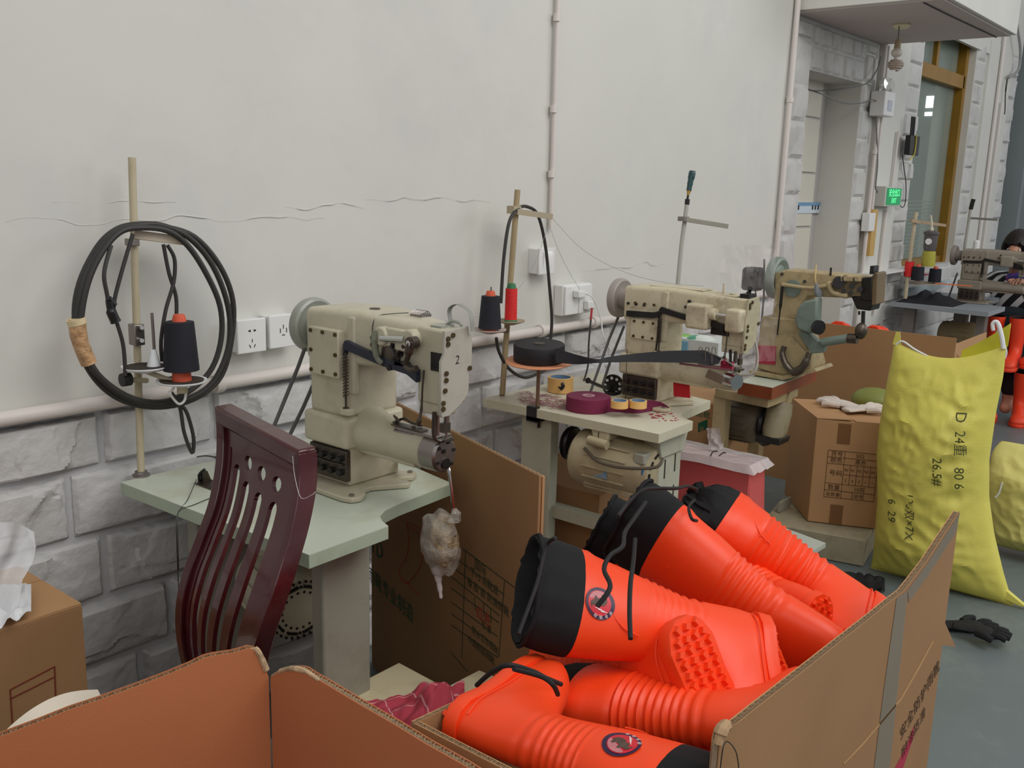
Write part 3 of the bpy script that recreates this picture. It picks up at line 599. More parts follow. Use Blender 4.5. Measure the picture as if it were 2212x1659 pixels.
    MB().loft([ring(1.39, 1.432, .902, .0375, .0395), ring(1.347, 1.430, .902, .0365, .0385), ring(1.342, 1.430, .902, .031, .033)]).build('end_cap', steel if not boxes else cm, t)
    s_ = MB()
    for a, r_ in ((.3, .026), (1.3, .028), (2.4, .027), (3.6, .027), (5.4, .028)): s_.cyl(T(1.430+r_*math.cos(a), 1.346, .902+r_*math.sin(a)), T(1.430+r_*math.cos(a), 1.339, .902+r_*math.sin(a)), .004, n=8)
    s_.cyl(T(1.430, 1.345, .884), T(1.430, 1.338, .884), .012).cyl(T(1.424, 1.344, .912), T(1.424, 1.339, .912), .005)
    s_.build('cap_screws', iron, t)
    MB().lathe([(0, 0), (.011, 0), (.011, .003), (.006, .006), (0, .006)], T(1.408, 1.588, .905), ax=(-1, -.6, 0), n=14).build('plug_screw', black_pl, t)
    bx(MB(), 1.412, 1.347, .937, 1.455, 1.47, .943).build('needle_plate', steel, t)
    if not boxes:
        MB().obox(T(1.415, 1.45, .925), V((.002, -.0, .012)), V((0, .03, 0)), V((.006, 0, .001))).build('hem_guide', steel, t, bevel=.001)
        b = MB(); b.obox(T(1.425, 1.445, .945), V((.012, 0, 0)), V((0, .045, .0)), V((0, 0, .0015))); b.cyl(T(1.418, 1.425, .946), T(1.418, 1.425, .952), .005)
        b.tube([T(1.43, 1.50, .944), T(1.435, 1.47, .958), T(1.425, 1.44, .956), T(1.44, 1.42, .95)], .003).obox(T(1.43, 1.49, .955), V((.006, .012, 0)), V((0, .004, .004)), V((.002, 0, .001)))
        b.build('edge_guide', steel_d, t)
        # thread guard strap, top caps, wire clip, thread
        W = [T(1.448, 1.345, 1.176), T(1.448, 1.352, 1.205), T(1.448, 1.34, 1.218), T(1.448, 1.32, 1.220), T(1.45, 1.295, 1.205), T(1.45, 1.288, 1.170)]
        p = catmull(W, 6); b = MB(); b.loft([[q+V((-.006, 0, 0)), q+V((.006, 0, 0)), q+V((.006, .0012, .0012)), q+V((-.006, .0012, .0012))] for q in p]); b.build('guard_strap', mat('grey_strap', (140, 142, 134), .45), t)
        MB().tube([T(1.43, 1.345, 1.178), T(1.432, 1.33, 1.188), T(1.434, 1.31, 1.186), T(1.436, 1.306, 1.180)], .0035).box(T(1.40, 1.33, 1.176), T(1.44, 1.36, 1.180)).build('top_clip', wheelg, t)
        MB().cyl(T(1.45, 1.58, 1.186), T(1.45, 1.58, 1.188), .012).build('oil_cap', steel_d, t)
        b = MB().box(T(1.455, 1.44, 1.181), T(1.485, 1.475, 1.187))
        for k in range(6): b.tube([T(1.45, 1.475-.006*k, 1.187), T(1.47, 1.47-.006*k, 1.194), T(1.49, 1.48-.006*k, 1.187)], .001, 5)
        b.build('thread_guide', steel, t)
        MB().tube([T(1.455, 1.475, 1.188), T(1.42, 1.50, 1.186), T(1.40, 1.515, 1.182), T(1.389, 1.518, 1.17), T(1.387, 1.52, 1.145), T(1.387, 1.512, 1.125), T(1.387, 1.50, 1.145), T(1.387, 1.512, 1.155)], .0009, 5).build('thread', iron, t)
        s_ = MB()
        for y, z in ((1.522, 1.12), (1.522, 1.135), (1.508, 1.12)): s_.cyl(T(1.390, y, z), T(1.386, y, z), .0045, n=10)
        s_.build('arm_screws', screw, t)
        text('2', 'painted_number', inkb, t, T(1.410, 1.2995, 1.105), (1, 0, .08), (.1, 0, 1), .026)
    else:
        b = MB().cyl(T(1.43, 1.41, 1.176), T(1.43, 1.41, 1.215), .003).cyl(T(1.44, 1.38, 1.176), T(1.44, 1.38, 1.184), .012)
        bx(b, 1.40, 1.35, 1.177, 1.46, 1.42, 1.180); bx(b, 1.41, 1.47, 1.184, 1.48, 1.66, 1.187); b.build('top_plates', cm, t)
        MB().tube([T(1.43, 1.335, 1.17), T(1.43, 1.325, 1.195), T(1.425, 1.32, 1.208)], [.008, .006, .008]).box(T(1.40, 1.31, 1.176), T(1.45, 1.34, 1.190)).build('tension_post', iron, t)
        s_ = MB()
        for y, z in ((1.72, 1.12), (1.69, 1.12), (1.66, 1.12), (1.50, 1.15), (1.51, 1.13), (1.495, 1.13), (1.68, 1.05), (1.65, 1.05), (1.62, 1.05)): s_.cyl(T(1.39, y, z), T(1.380, y, z), .0045, n=8)
        s_.build('bolts', iron, t)
        MB().tube([T(1.378, 1.60, 1.09), T(1.378, 1.60, 1.03), T(1.376, 1.604, .96)], [.003, .003, .006]).build('push_rod', iron, t)
        MB().tube([T(1.455, 1.31, 1.05), T(1.46, 1.295, .98), T(1.45, 1.30, .93), T(1.44, 1.345, .915)], .004).build('hose', greyp, t)
    # handwheel
    MB().lathe([(0, -.016), (.022, -.016), (.03, -.010), (.048, -.012), (.058, -.016), (.064, -.012), (.066, 0), (.064, .010), (.058, .013), (.05, .010), (.03, .012), (.012, .018), (0, .018)], T(1.455, 1.80, 1.125), ax=(0, 1, 0), n=40).build('handwheel', wm, t)
    MB().cyl(T(1.455, 1.735, 1.125), T(1.455, 1.79, 1.125), .034, n=24).build('belt_pulley', wm, t)
    return t
m1 = machine(0, 0, 0, 1, 'cream cylinder-bed sewing machine marked 2, nearest, on the mint table', cream, wheelg)
m2 = machine(1.255, -.045, 0, .93, 'worn cream sewing machine with two cover boxes, behind the black webbing', cream_w, wheelp, boxes=True, dark=iron)
b = MB().bar(U(662, 735, y=1.79), U(590, 925, y=1.79), .008, .006, up=(0, 1, 0)).bar(U(672, 850, y=1.79), U(622, 950, y=1.79), .008, .006, up=(0, 1, 0))
b = MB(); 
def beltrun(lab, pts, y, r=.0045):
    t = thing('drive_belt', lab, 'belt', U(*pts[0][-1], y=y))
    for seg in pts: MB().tube([U(*p, y=y) for p in seg], r, 8, 1).build('belt_run', belt, t)
beltrun('grey drive belt of the nearest machine, running down from its handwheel', [[(676, 703), (645, 790), (588, 930)], [(690, 800), (655, 880), (622, 948)]], 1.79)
beltrun('grey drive belt of the second machine, beside the webbing roll', [[(1352, 645), (1315, 735), (1275, 848)], [(1348, 705), (1320, 775), (1302, 830)]], 1.76)
# slotted pulley guard beside machine 2
q = U(1325, 832, y=1.76)
t = tag(thing('pulley_guard', '', 'guard', q), 'black round belt guard with ring of holes beside the second machine', 'guard')
def discholes(c, ax, r, n, hr, th, k0=0):
    u, w_ = frame(ax); ax = V(ax).normalized(); b = MB(); rings = []
    NN = n*8
    ro = [c+(u*math.cos(2*PI*i/NN)+w_*math.sin(2*PI*i/NN))*r for i in range(NN)]
    ri = [c+(u*math.cos(2*PI*i/NN)+w_*math.sin(2*PI*i/NN))*r*.45 for i in range(NN)]
    return b.loft([ri, ro, [p+ax*th for p in ro], [p+ax*th for p in ri]], ringclosed=True)
discholes(q, (-1, -.35, 0), .038, 8, .004, .008).build('disc', iron, t)
MB().cyl(q, q+V((-.014, -.004, 0)), .019).build('hub', iron, t)
b = MB()
for k in range(9):
    a = 2*PI*k/9; u, w_ = frame((-1, -.35, 0)); c = q+(u*math.cos(a)+w_*math.sin(a))*.026+V((-.0078, -.0027, 0))
    b.cyl(c, c+V((-.0016, -.0006, 0)), .0052, n=12)
b.build('light_holes', white_pl, t)
MB().tube([q+V((-.01, 0, -.01)), U(1300, 835, y=1.72), U(1270, 822, y=1.70)], [.007, .006, .010]).box(q+V((-.02, -.02, -.045)), q+V((.02, .02, -.02))).build('bracket', iron, t)
# machine 3 : old tan long-arm machine on its own stand
def machine3():
    X, Y0 = 3.42, 0
    g = lambda px, py, x=X: U(px, py, x=x)
    t = thing('sewing_machine', 'old oily tan sewing machine with green handwheel on red-brown board', 'sewing machine', (3.46, 1.45, .78))
    def P(pts, x, d): return MB().prism([g(px, py, x) for px, py in pts], (d, 0, 0))
    P([(1672, 590), (1700, 582), (1866, 598), (1866, 642), (1826, 644), (1745, 640), (1733, 655), (1727, 690), (1690, 690), (1667, 685), (1672, 640)], X, .10).build('arm', cream_o, t, bevel=.006)
    P([(1645, 683), (1728, 690), (1755, 790), (1750, 805), (1690, 812), (1630, 795), (1634, 760)], X-.01, .13).build('column', cream_o, t, bevel=.006)
    P([(1618, 800), (1690, 812), (1760, 795), (1765, 803), (1690, 822), (1617, 808)], X-.03, .16).build('foot_plate', cream_o, t, bevel=.003)
    P([(1638, 746), (1676, 748), (1674, 788), (1632, 784)], X-.014, .004).build('red_label', inkred, t)
    P([(1676, 560), (1690, 560), (1690, 561)], X, .001)
    c = U(1677, 600, x=3.47)
    MB().lathe([(0, -.02), (.03, -.02), (.05, -.014), (.068, -.022), (.078, -.018), (.080, 0), (.078, .012), (.07, .014), (.05, .008), (.02, .014), (0, .014)], c, ax=(0, 1, 0), n=36).build('handwheel', greeng, t)
    q = U(1624, 602, x=3.47)
    MB().cyl(c+V((0, .02, 0)), q+V((0, -.03, 0)), .014).build('shaft', iron, t)
    MB().box(q+V((-.035, -.04, -.045)), q+V((.035, .03, .045))).build('motor_box', mat('dark_green_iron', (36, 44, 44), .5, var=.1), t, bevel=.014, seg=3)
    P([(1737, 650), (1766, 645), (1764, 705), (1750, 722), (1722, 712), (1716, 690), (1722, 665)], X-.055, .05).build('green_gear_case', greeng, t, bevel=.008)
    k = U(1763, 706, x=X-.06); MB().lathe([(0, 0), (.022, 0), (.026, .006), (.026, .02), (.0, .022)], k, ax=(-.6, -1, 0), n=20).build('black_knob', black_pl, t)
    P([(1680, 760), (1690, 745), (1700, 730), (1712, 730), (1740, 760), (1745, 780), (1715, 812), (1700, 805), (1682, 790)], X-.02, .03).build('side_boss', cream_o, t, bevel=.004)
    W = [g(1694, 748, X-.03), g(1690, 765, X-.035), g(1698, 788, X-.04), g(1714, 803, X-.04), g(1732, 795, X-.04), g(1744, 775, X-.035), g(1748, 762, X-.03)]
    MB().tube(W, [.010, .012, .014, .016, .014, .011, .008], 10).build('curved_lever', steel_d, t)
    pa, pb, pc = g(1728, 720, X-.03), g(1775, 740, X-.03), g(1832, 731, X-.03)
    MB().prism([g(1722, 718, X-.03), g(1740, 716, X-.03), g(1782, 748, X-.03), g(1778, 762, X-.03), g(1752, 764, X-.03)], (.03, 0, 0)).tube([pb, pc], .016, 12, 1).build('green_arm', greeng, t, bevel=.003)
    pd, pe = g(1852, 732, X-.03), g(1860, 715, X-.03)
    MB().tube([pc, pd], .018, 12, 1).ball(pe, (.022, .022, .030)).build('steel_post', steel_d, t)
    MB().tube([g(1865, 672, X), g(1864, 705, X)], .007, 10, 1).tube([g(1856, 672, X), g(1856, 680, X)], .004, 8, 1).build('needle_bar', iron, t)
    P([(1838, 640), (1890, 642), (1880, 672), (1850, 668)], X-.01, .09).build('head_lower', iron, t, bevel=.004)
    P([(1890, 588), (1896, 590), (1892, 658), (1882, 660), (1880, 600)], X-.01, .09).build('face_plate', mat('oily_tan_plate', (112, 94, 64), .45, var=.2, dirt=(40, 32, 24), da=.7, ds=12), t, bevel=.003)
    P([(1862, 600), (1884, 598), (1882, 650), (1858, 648)], X-.015, .04).build('head_block', iron, t, bevel=.003)
    b = MB()
    for px, py, r in ((1812, 610, .022), (1826, 602, .012), (1850, 604, .012), (1840, 618, .01), (1822, 628, .008), (1858, 625, .01), (1838, 632, .008)): b.cyl(g(px, py, X), g(px, py, X-.03), r, n=12)
    b.build('head_mechanism', iron, t)
    MB().prism([g(1820, 596, X-.012), (g(1862, 596, X-.012)), g(1862, 608, X-.012), g(1820, 607, X-.012)], (-.02, 0, 0)).tube([g(1790, 610, X-.02), g(1800, 632, X-.02), g(1832, 640, X-.02)], .010, 8).cyl(g(1793, 614, X), g(1793, 614, X-.02), .012).build('tan_linkage', cream_o, t, bevel=.003)
    MB().tube([g(1690, 615, X-.02), g(1700, 616, X-.02), g(1750, 622, X-.02), g(1790, 616, X-.02)], [.008, .007, .007, .006], 8).build('tan_bar', cream_o, t)
    MB().tube([g(1690, 618, X-.02), g(1685, 670, X-.02), g(1680, 715, X-.02), g(1679, 722, X-.02)], [.006, .003, .003, .008], 8).build('push_rod', iron, t)
    q = g(1711, 623, X-.008); MB().cyl(q+V((.01, 0, 0)), q, .032, n=28).build('inspection_cover', greeng, t)
    s_ = MB()
    for px, py in ((1689, 592), (1712, 608), (1738, 608), (1766, 672), (1744, 670)): s_.cyl(g(px, py, X), g(px, py, X-.006), .006, n=8)
    s_.build('screws', iron, t)
    MB().tube([g(1763, 572, X), g(1761, 600, X-.02), g(1764, 620, X-.02)], .003, 6).build('hanging_tie', mat('straw_tie', (196, 170, 118), .7), t)
    MB().loft([[g(1764, 612, X-.02)+V((.006*math.cos(a), .006*math.sin(a), 0)) for a in [k*PI/4 for k in range(8)]], [g(1767, 630, X-.02)+V((.016*math.cos(a), .016*math.sin(a), 0)) for a in [k*PI/4 for k in range(8)]], [g(1769, 642, X-.02)+V((.010*math.cos(a), .010*math.sin(a), 0)) for a in [k*PI/4 for k in range(8)]]]).build('grey_weight', mat('grey_putty', (120, 126, 128), .6), t)
    MB().tube([g(1794, 595, X), g(1795, 578, X)], .004).box(g(1878, 592, X), g(1888, 575, X)+V((.05, 0, 0))).build('top_post', iron, t)
    MB().tube([U(1651, 560, x=3.47), U(1650, 640, x=3.45), U(1640, 755, x=3.44)], .004, 6, 1).tube([U(1632, 620, x=3.47), U(1632, 640, x=3.47)], .003, 6, 1).build('belt_run', belt, t)
    return t
machine3()
t = thing('machine_stand', 'tan steel stand under the old machine, with red-brown wooden board', 'stand', (3.5, 1.45, 0))
zt = U(1690, 822, x=3.4).z-.002
pA, pB, pC = U(1595, 825, z=zt), U(1668, 838, z=zt), U(1764, 800, z=zt)
pD = pA+(pC-pB)
MB().prism([pA, pB, pC, pD], (0, 0, -.045)).build('wooden_board', redwood, t)
MB().prism([p+V((0, 0, .002)) for p in (pA, pB, pC, pD)], (0, 0, -.0025)).build('board_cover', tablem, t)
pE, pF, pG = U(1545, 838, z=zt-.05), U(1660, 862, z=zt-.05), U(1725, 838, z=zt-.05)
MB().prism([pE, pF, pG, pE+(pG-pF)], (0, 0, -.035)).build('steel_top', cream_o, t, bevel=.003)
MB().bar(pE+V((.03, -.02, -.03)), V((pE.x+.03, pE.y-.02, 0)), .05, .05, up=(1, 0, 0)).build('leg', cream_o, t)
MB().bar(pE+V((.45, .02, -.03)), V((pE.x+.45, pE.y+.02, 0)), .05, .05, up=(1, 0, 0)).build('leg', cream_o, t)
q0 = (pE+pF)/2; MB().box((q0.x-.03, q0.y-.10, .02), (q0.x+.02, q0.y+.16, zt-.30)).build('leg_panel', mat('shaded_stand_panel', (104, 96, 76), .6, var=.2, dirt=(40, 34, 26), da=.8, ds=6), t)  # panel colour darkened to stand in for the shade under the stand
MB().box((3.68, 1.55, .0), (3.95, 2.05, .03)).build('base', iron, t)
def motor(lab, c, ax, r, L, m, me, par_lab=None, blue=False):
    t = thing('clutch_motor', lab, 'motor', c); ax = V(ax).normalized(); c = V(c)
    MB().lathe([(0, -L/2), (r*.75, -L/2), (r*.93, -L/2+.012), (r, -L/2+.035), (r, L/2-.04), (r*.97, L/2-.02), (r*.85, L/2), (r*.6, L/2+.006), (0, L/2+.006)], c, ax=ax, n=36).build('housing', m, t)
    u, w_ = frame(ax); b = MB()
    for k in range(16):
        a = 2*PI*k/16; d = u*math.cos(a)+w_*math.sin(a); b.obox(c+d*r, ax*L*.26, d*.006, d.cross(ax)*.002)
    b.build('cooling_ribs', m, t)
    b = MB()
    for k in range(10):
        a = 2*PI*k/10; d = u*math.cos(a)+w_*math.sin(a); b.obox(c+ax*(L/2+.002)+d*r*.68, d*.003, d.cross(ax)*.012, ax*.006)
    b.build('vent_slots', iron, t)
    return t, u, w_
c = U(1330, 1000, x=2.42)
mt, u, w_ = motor('dusty cream clutch motor hanging under the ivory table', c, (.12, -1, -.05), .088, .27, mat('dusty_cream', (170, 158, 128), .5, var=.06, dirt=(120, 96, 74), da=.5, ds=7), iron)
MB().prism([U(1280, 962, x=2.34), U(1312, 955, x=2.34), U(1322, 915, x=2.36), U(1272, 908, x=2.36)], (.10, 0, 0)).build('bracket', mat('dusty_cream', 0), mt, bevel=.008)
MB().cyl(U(1272, 950, x=2.33), U(1312, 962, x=2.33), .014).build('hinge_barrel', mat('dusty_cream', 0), mt)
MB().box(U(1284, 952, x=2.335)+V((0, -.012, 0)), U(1300, 935, x=2.335)+V((.003, .012, 0))).build('bracket_window', iron, mt)
MB().tube([U(1262, 968, x=2.33), U(1290, 995, x=2.325), U(1330, 1008, x=2.325), U(1380, 1012, x=2.33), U(1420, 1008, x=2.35), U(1432, 990, x=2.37)], .005).build('power_cable', mat('dusty_cable', (96, 86, 74), .6), mt)
pn = c+V((-.089, .01, -.012)); MB().obox(pn+V((.004, 0, 0)), V((.0015, 0, 0)), V((0, .035, 0)), V((0, 0, .016))).build('blue_nameplate', mat('blue_plate', (120, 148, 170), .4, var=.15, vs=60), mt)
MB().lathe([(0, 0), (.016, 0), (.016, .002), (0, .002)], c+V((-.05, -.137, .012)), ax=(-.25, -1, 0), n=20).build('blue_sticker', mat('blue_sticker', (40, 96, 160), .4, var=.05), mt)
MB().obox(c+V((-.045, -.12, .05)), V((.02, 0, 0)), V((0, .018, 0)), V((0, 0, .016))).build('junction_box', legm, mt, bevel=.004)
MB().prism([U(1255, 1040, x=2.36), U(1275, 1040, x=2.36), U(1395, 1075, x=2.36), U(1390, 1085, x=2.36), U(1262, 1052, x=2.36)], (.05, 0, 0)).build('cradle', mat('dusty_cream', 0), mt, bevel=.002)
cc = c+V((0, .17, .03)); MB().lathe([(0, -.012), (.05, -.012), (.055, -.006), (.04, 0), (.055, .006), (.05, .012), (0, .012)], cc, ax=(0, 1, 0), n=24).build('motor_pulley', iron, mt)
c = U(655, 1350, x=1.32)
mt, u, w_ = motor('cream motor with perforated end under the mint table, behind the chair', V((1.30, 1.74, .52)), (-.25, -1, -.1), .085, .20, cream, iron)
b = MB()
for r_ in (.045, .058, .070):
    for k in range(int(r_*420)):
        a = 2*PI*k/int(r_*420); d = u*math.cos(a)+w_*math.sin(a); p = V((1.30, 1.74, .52))+V((-.25, -1, -.1)).normalized()*.103+d*r_; b.cyl(p, p+V((-.25, -1, -.1)).normalized()*.004, .0035, n=6)
b.build('vent_holes', iron, mt)
MB().box((1.27, 1.70, .60), (1.33, 1.80, .742)).build('bracket', cream, mt, bevel=.004)
# motor and canister beneath machine 3
c = U(1600, 905, x=3.5); mt, u, w_ = motor('dark dirty motor on the stand of the old machine', c, (0, -1, 0), .085, .20, mat('oily_housing', (112, 104, 88), .5, var=.15, dirt=(40, 36, 30), da=.7, ds=8), iron)
MB().lathe([(.02, 0), (.085, 0), (.09, .01), (.085, .022), (.03, .03), (0, .03)], c+V((0, -.105, 0)), ax=(0, -1, 0), n=30).build('black_fan', black_pl, mt)
MB().box((c.x-.02, c.y-.04, c.z+.08), (c.x+.03, c.y+.05, zt-.08)).build('bracket', cream_o, mt)
t = thing('oil_canister', 'cream cylinder hanging under the board of the old machine', 'canister', U(1680, 930, x=3.45))
q = U(1690, 868, x=3.46); ax_ = (U(1690, 868, x=3.46)-U(1672, 935, x=3.42)).normalized()
MB().lathe([(.0, 0), (.040, 0), (.047, -.04), (.047, -.11), (.040, -.145), (0, -.15)], q, ax=ax_, n=24).build('body', mat('dirty_canister', (150, 140, 112), .5, var=.12, dirt=(60, 52, 40), da=.7, ds=9), t)
MB().obox(q-ax_*.145, V((.045, 0, 0)), V((0, .05, 0)), ax_*.012).build('bottom_bracket', iron, t, bevel=.003)
MB().obox(q+ax_*.03, V((.02, 0, 0)), V((0, .03, 0)), ax_*.035).build('neck', cream_o, t, bevel=.004)
# ================================================================== THREAD STANDS
def cone(lab, base, m, mc, h=.125, r0=.036, r1=.028, tall=.03, grp=None, tilt=(0, 0, 1)):
    t = thing('thread_cone', lab, 'thread', base, grp)
    MB().lathe([(0, 0), (.022, 0), (.020, tall), (.0155, tall+h), (.012, tall+h+.012), (0, tall+h+.012)], base, ax=tilt, n=24).build('cone_core', mc, t)
    n_ = 16; prof = [(.012, tall-.001)]+[(r0+(r1-r0)*k/n_+.0002*(k % 2), tall+h*.96*k/n_) for k in range(n_+1)]+[(r1-.006, tall+h*.97), (.012, tall+h*.97)]
    MB().lathe(prof, base, ax=tilt, n=28).build('thread_winding', m, t); return t
def tray(t, c, r, m, pad=None, ax=(0, 0, 1)):
    MB().lathe([(0, -.012), (r*.25, -.012), (r*.5, -.008), (r*.96, -.001), (r, .001), (r, .004), (r*.95, .003), (r*.5, -.003), (0, -.004)], c, ax=ax, n=36).build('spool_tray', m, t)
    if pad: MB().lathe([(0, -.001), (r*.5, -.001), (r*.85, .002), (r*.87, .004), (r*.4, .003), (0, .003)], c, ax=ax, n=30).build('felt_pad', pad, t)
pole = mat('cream_pole', (190, 178, 150), .45, var=.04, dirt=(140, 112, 78), da=.3, ds=12)
felt = mat('brown_felt', (62, 52, 44), .95, var=.3, vs=30)
ts = thing('thread_stand', 'cream thread stand with black cable coil, leftmost on the mint table', 'thread stand', U(305, 1028, z=.77))
p0 = U(305, 1028, z=.77); yy = p0.y
MB().tube([p0, U(295, 700, y=yy), U(285, 340, y=yy)], .0085, 14, 1).build('pole', pole, ts)
MB().lathe([(0, 0), (.020, 0), (.020, .004), (.015, .006), (.014, .012), (0, .012)], p0, n=20).build('flange', steel, ts)
qa, qb = U(288, 508, y=yy-.012), U(402, 521, y=yy-.03)
MB().bar(qa+V((0, 0, .002)), qb, .014, .020).build('cross_arm', mat('pale_arm', (206, 192, 172), .5, var=.03), ts, bevel=.002)
MB().box(U(284, 532, y=yy-.02), U(302, 516, y=yy-.02)+V((0, .03, 0))).build('clamp', steel, ts, bevel=.002)
MB().box(U(293, 748, y=yy-.02), U(312, 700, y=yy-.02)+V((0, .03, 0))).build('clamp', steel, ts, bevel=.002)
s_ = MB()
for px, py in ((307, 708), (307, 736)): s_.cyl(U(px, py, y=yy-.02), U(px, py, y=yy-.035), .005, n=8)
s_.build('clamp_screws', chrome, ts)
tc1 = U(312, 794, y=yy-.05); tray(ts, tc1, .050, whitecl, felt); tc2 = U(393, 824, y=yy-.10); tray(ts, tc2, .056, whitecl, felt)
q = U(270, 820, y=yy-.04)
MB().cyl(q+V((-.008, 0, 0)), q+V((.012, 0, 0)), .015, n=14).build('clamp_knob', black_pl, ts)
MB().cyl(q, U(318, 822, y=yy-.02), .006).bar(U(310, 800, y=yy-.03), U(385, 828, y=yy-.09), .012, .010).build('tray_bracket', pole, ts, bevel=.002)
MB().lathe([(.018, 0), (.008, .04), (.007, .048), (0, .048)], U(333, 800, y=yy-.06), n=18).build('cone_holder', whitecl, ts)
MB().cyl(U(334, 770, y=yy-.06), U(328, 676, y=yy-.06), .0035, n=8).build('spindle', steel, ts)
MB().cyl(tc2+V((0, 0, -.012)), tc2+V((0, 0, -.026)), .012).build('tray_boss', pole, ts)
MB().tube([tc2+V((-.02, 0, -.012)), U(368, 850, y=yy-.1), U(385, 872, y=yy-.1), U(398, 866, y=yy-.1), U(402, 848, y=yy-.1)], .003).build('tie_strip', white_pl, ts)
cone('black thread on an orange cone, standing on the leftmost stand tray', tc2+V((0, 0, .003)), thread_b, cone_o, h=.115, r0=.040, r1=.032, tall=.024)
cl = thing('cable_coil', 'large black cable coil looped over the leftmost stand arm, taped with tan tape', 'cable', U(330, 490, y=yy-.03))
yc = yy-.035
E1 = [(290, 488), (345, 486), (410, 515), (460, 575), (492, 660), (495, 740), (470, 810), (430, 850), (360, 873), (290, 866), (230, 830), (188, 770), (168, 690), (180, 610), (215, 540), (250, 500)]
E2 = [(300, 492), (360, 498), (405, 530), (445, 590), (475, 660), (478, 730), (458, 795), (415, 840), (355, 868), (285, 860), (222, 820), (180, 760), (175, 690), (190, 610), (220, 545), (258, 502)]
E3 = [(295, 485), (350, 489), (420, 512), (475, 575), (503, 650), (500, 735), (478, 812), (430, 856), (360, 878), (285, 872), (224, 838), (180, 775), (162, 690), (172, 612), (210, 535), (250, 497)]
for E_, dy in ((E1, .0), (E2, -.008), (E3, .008)): MB().tube([U(*p, y=yc+dy) for p in E_], .0068, 10, 5, closed=True).build('cable_loop', rubber, cl)
MB().tube([U(166, 690, y=yc), U(172, 735, y=yc), U(192, 785, y=yc)], [.018, .017, .017], 12).build('tan_tape', mat('tan_crumpled_tape', (190, 150, 108), .3, var=.3, vs=25, bump=1, bs=45, bd=.012), cl)
MB().tube([U(163, 688, y=yc), U(167, 700, y=yc)], .0195, 12, 1).build('tape_edge', mat('pale_tape', (220, 200, 160), .5), cl)
MB().tube([U(287, 505, y=yc-.02), U(262, 590, y=yc-.02), U(247, 650, y=yc-.02), U(245, 690, y=yc-.02)], .0045).tube([U(240, 530, y=yc-.01), U(225, 590, y=yc-.02), U(232, 640, y=yc-.02), U(240, 690, y=yc-.02)], .0045).tube([U(250, 690, y=yc-.02), U(265, 740, y=yc-.02), U(270, 790, y=yc-.02), U(270, 812, y=yc-.02)], .0045).build('cord_strand', rubber, cl)
MB().tube([U(236, 650, y=yc-.025), U(240, 672, y=yc-.025), U(250, 695, y=yc-.025)], [.008, .011, .012], 10).tube([U(234, 645, y=yc-.02), U(247, 660, y=yc-.02)], .008).build('inline_plug', black_pl, cl)
MB().tube([U(353, 528, y=yc-.02), U(365, 590, y=yc-.02), U(380, 640, y=yc-.02), U(381, 686, y=yc-.02)], .0045).tube([U(362, 530, y=yc-.025), U(377, 560, y=yc-.025), U(375, 610, y=yc-.025), U(358, 670, y=yc-.025), U(348, 735, y=yc-.025), U(350, 780, y=yc-.02)], .0045).build('cord_strand', rubber, cl)
MB().tube([U(368, 845, y=yc-.03), U(388, 878, y=yc-.03), U(398, 935, y=yc-.03), U(415, 978, y=yc-.03), U(418, 945, y=yc-.03), U(405, 895, y=yc-.03), U(392, 875, y=yc-.03)], .0045).build('cord_strand', rubber, cl)
# stand 2
p0 = U(1085, 852, z=.77); y2 = p0.y-.02
ts = thing('thread_stand', 'tan thread stand leaning at the back corner of the ivory table', 'thread stand', p0)
MB().tube([p0, U(1085, 850, y=y2), U(1100, 640, y=y2), U(1118, 410, y=y2)], .0095, 12, 1).build('pole', mat('tan_pole', (160, 142, 108), .5, var=.08, dirt=(110, 84, 56), da=.4, ds=10), ts)
MB().bar(U(1116, 457, y=y2-.015), U(1192, 468, y=y2-.06), .012, .018).box(U(1110, 462, y=y2-.015), U(1126, 445, y=y2-.015)+V((0, .03, 0))).build('cross_arm', mat('dusty_arm', (168, 156, 132), .5), ts)
ta, tb_ = U(1058, 713, y=y2-.06), U(1103, 694, y=y2-.03)
MB().tube([ta+V((0, 0, -.006)), U(1098, 715, y=y2)], .005).tube([tb_+V((0, 0, -.006)), U(1098, 700, y=y2)], .005).build('tray_bracket', steel_d, ts)
tray(ts, ta, .052, mat('dusty_pink_tray', (196, 178, 168), .6, var=.2, vs=15, dirt=(110, 90, 84), da=.5, ds=15)); tray(ts, tb_, .046, mat('dusty_tan_tray', (178, 166, 138), .6))
MB().cyl(ta, ta+V((.002, 0, .135)), .002, n=6).build('spindle', steel_d, ts)
cone('black thread on an orange cone, on the front tray of the tan stand', ta+V((0, 0, 0)), thread_b, cone_o, h=.105, r0=.036, r1=.028, tall=.006)
cone('red thread on a green cone, on the rear tray of the tan stand', tb_+V((0, 0, 0)), thread_r, cone_g, h=.105, r0=.020, r1=.019, tall=.006)
MB().tube([U(1192, 470, y=y2-.06), U(1260, 540, y=1.85), U(1350, 588, y=1.75), U(1440, 611, y=1.6), U(1520, 618, y=1.5)], .0007, 5).tube([U(1190, 470, y=y2-.06), U(1150, 580, y=y2-.04), U(1105, 640, y=y2-.03)], .0006, 5).tube([U(1180, 470, y=y2-.06), U(1215, 560, y=y2-.04), U(1252, 625, y=2.05)], .0006, 5).build('thread', mat('pale_thread', (150, 150, 150), .6), ts)
lp = thing('hanging_cable', 'dark cable loop draped over the tan stand arm behind the webbing', 'cable', U(1140, 450, y=y2))
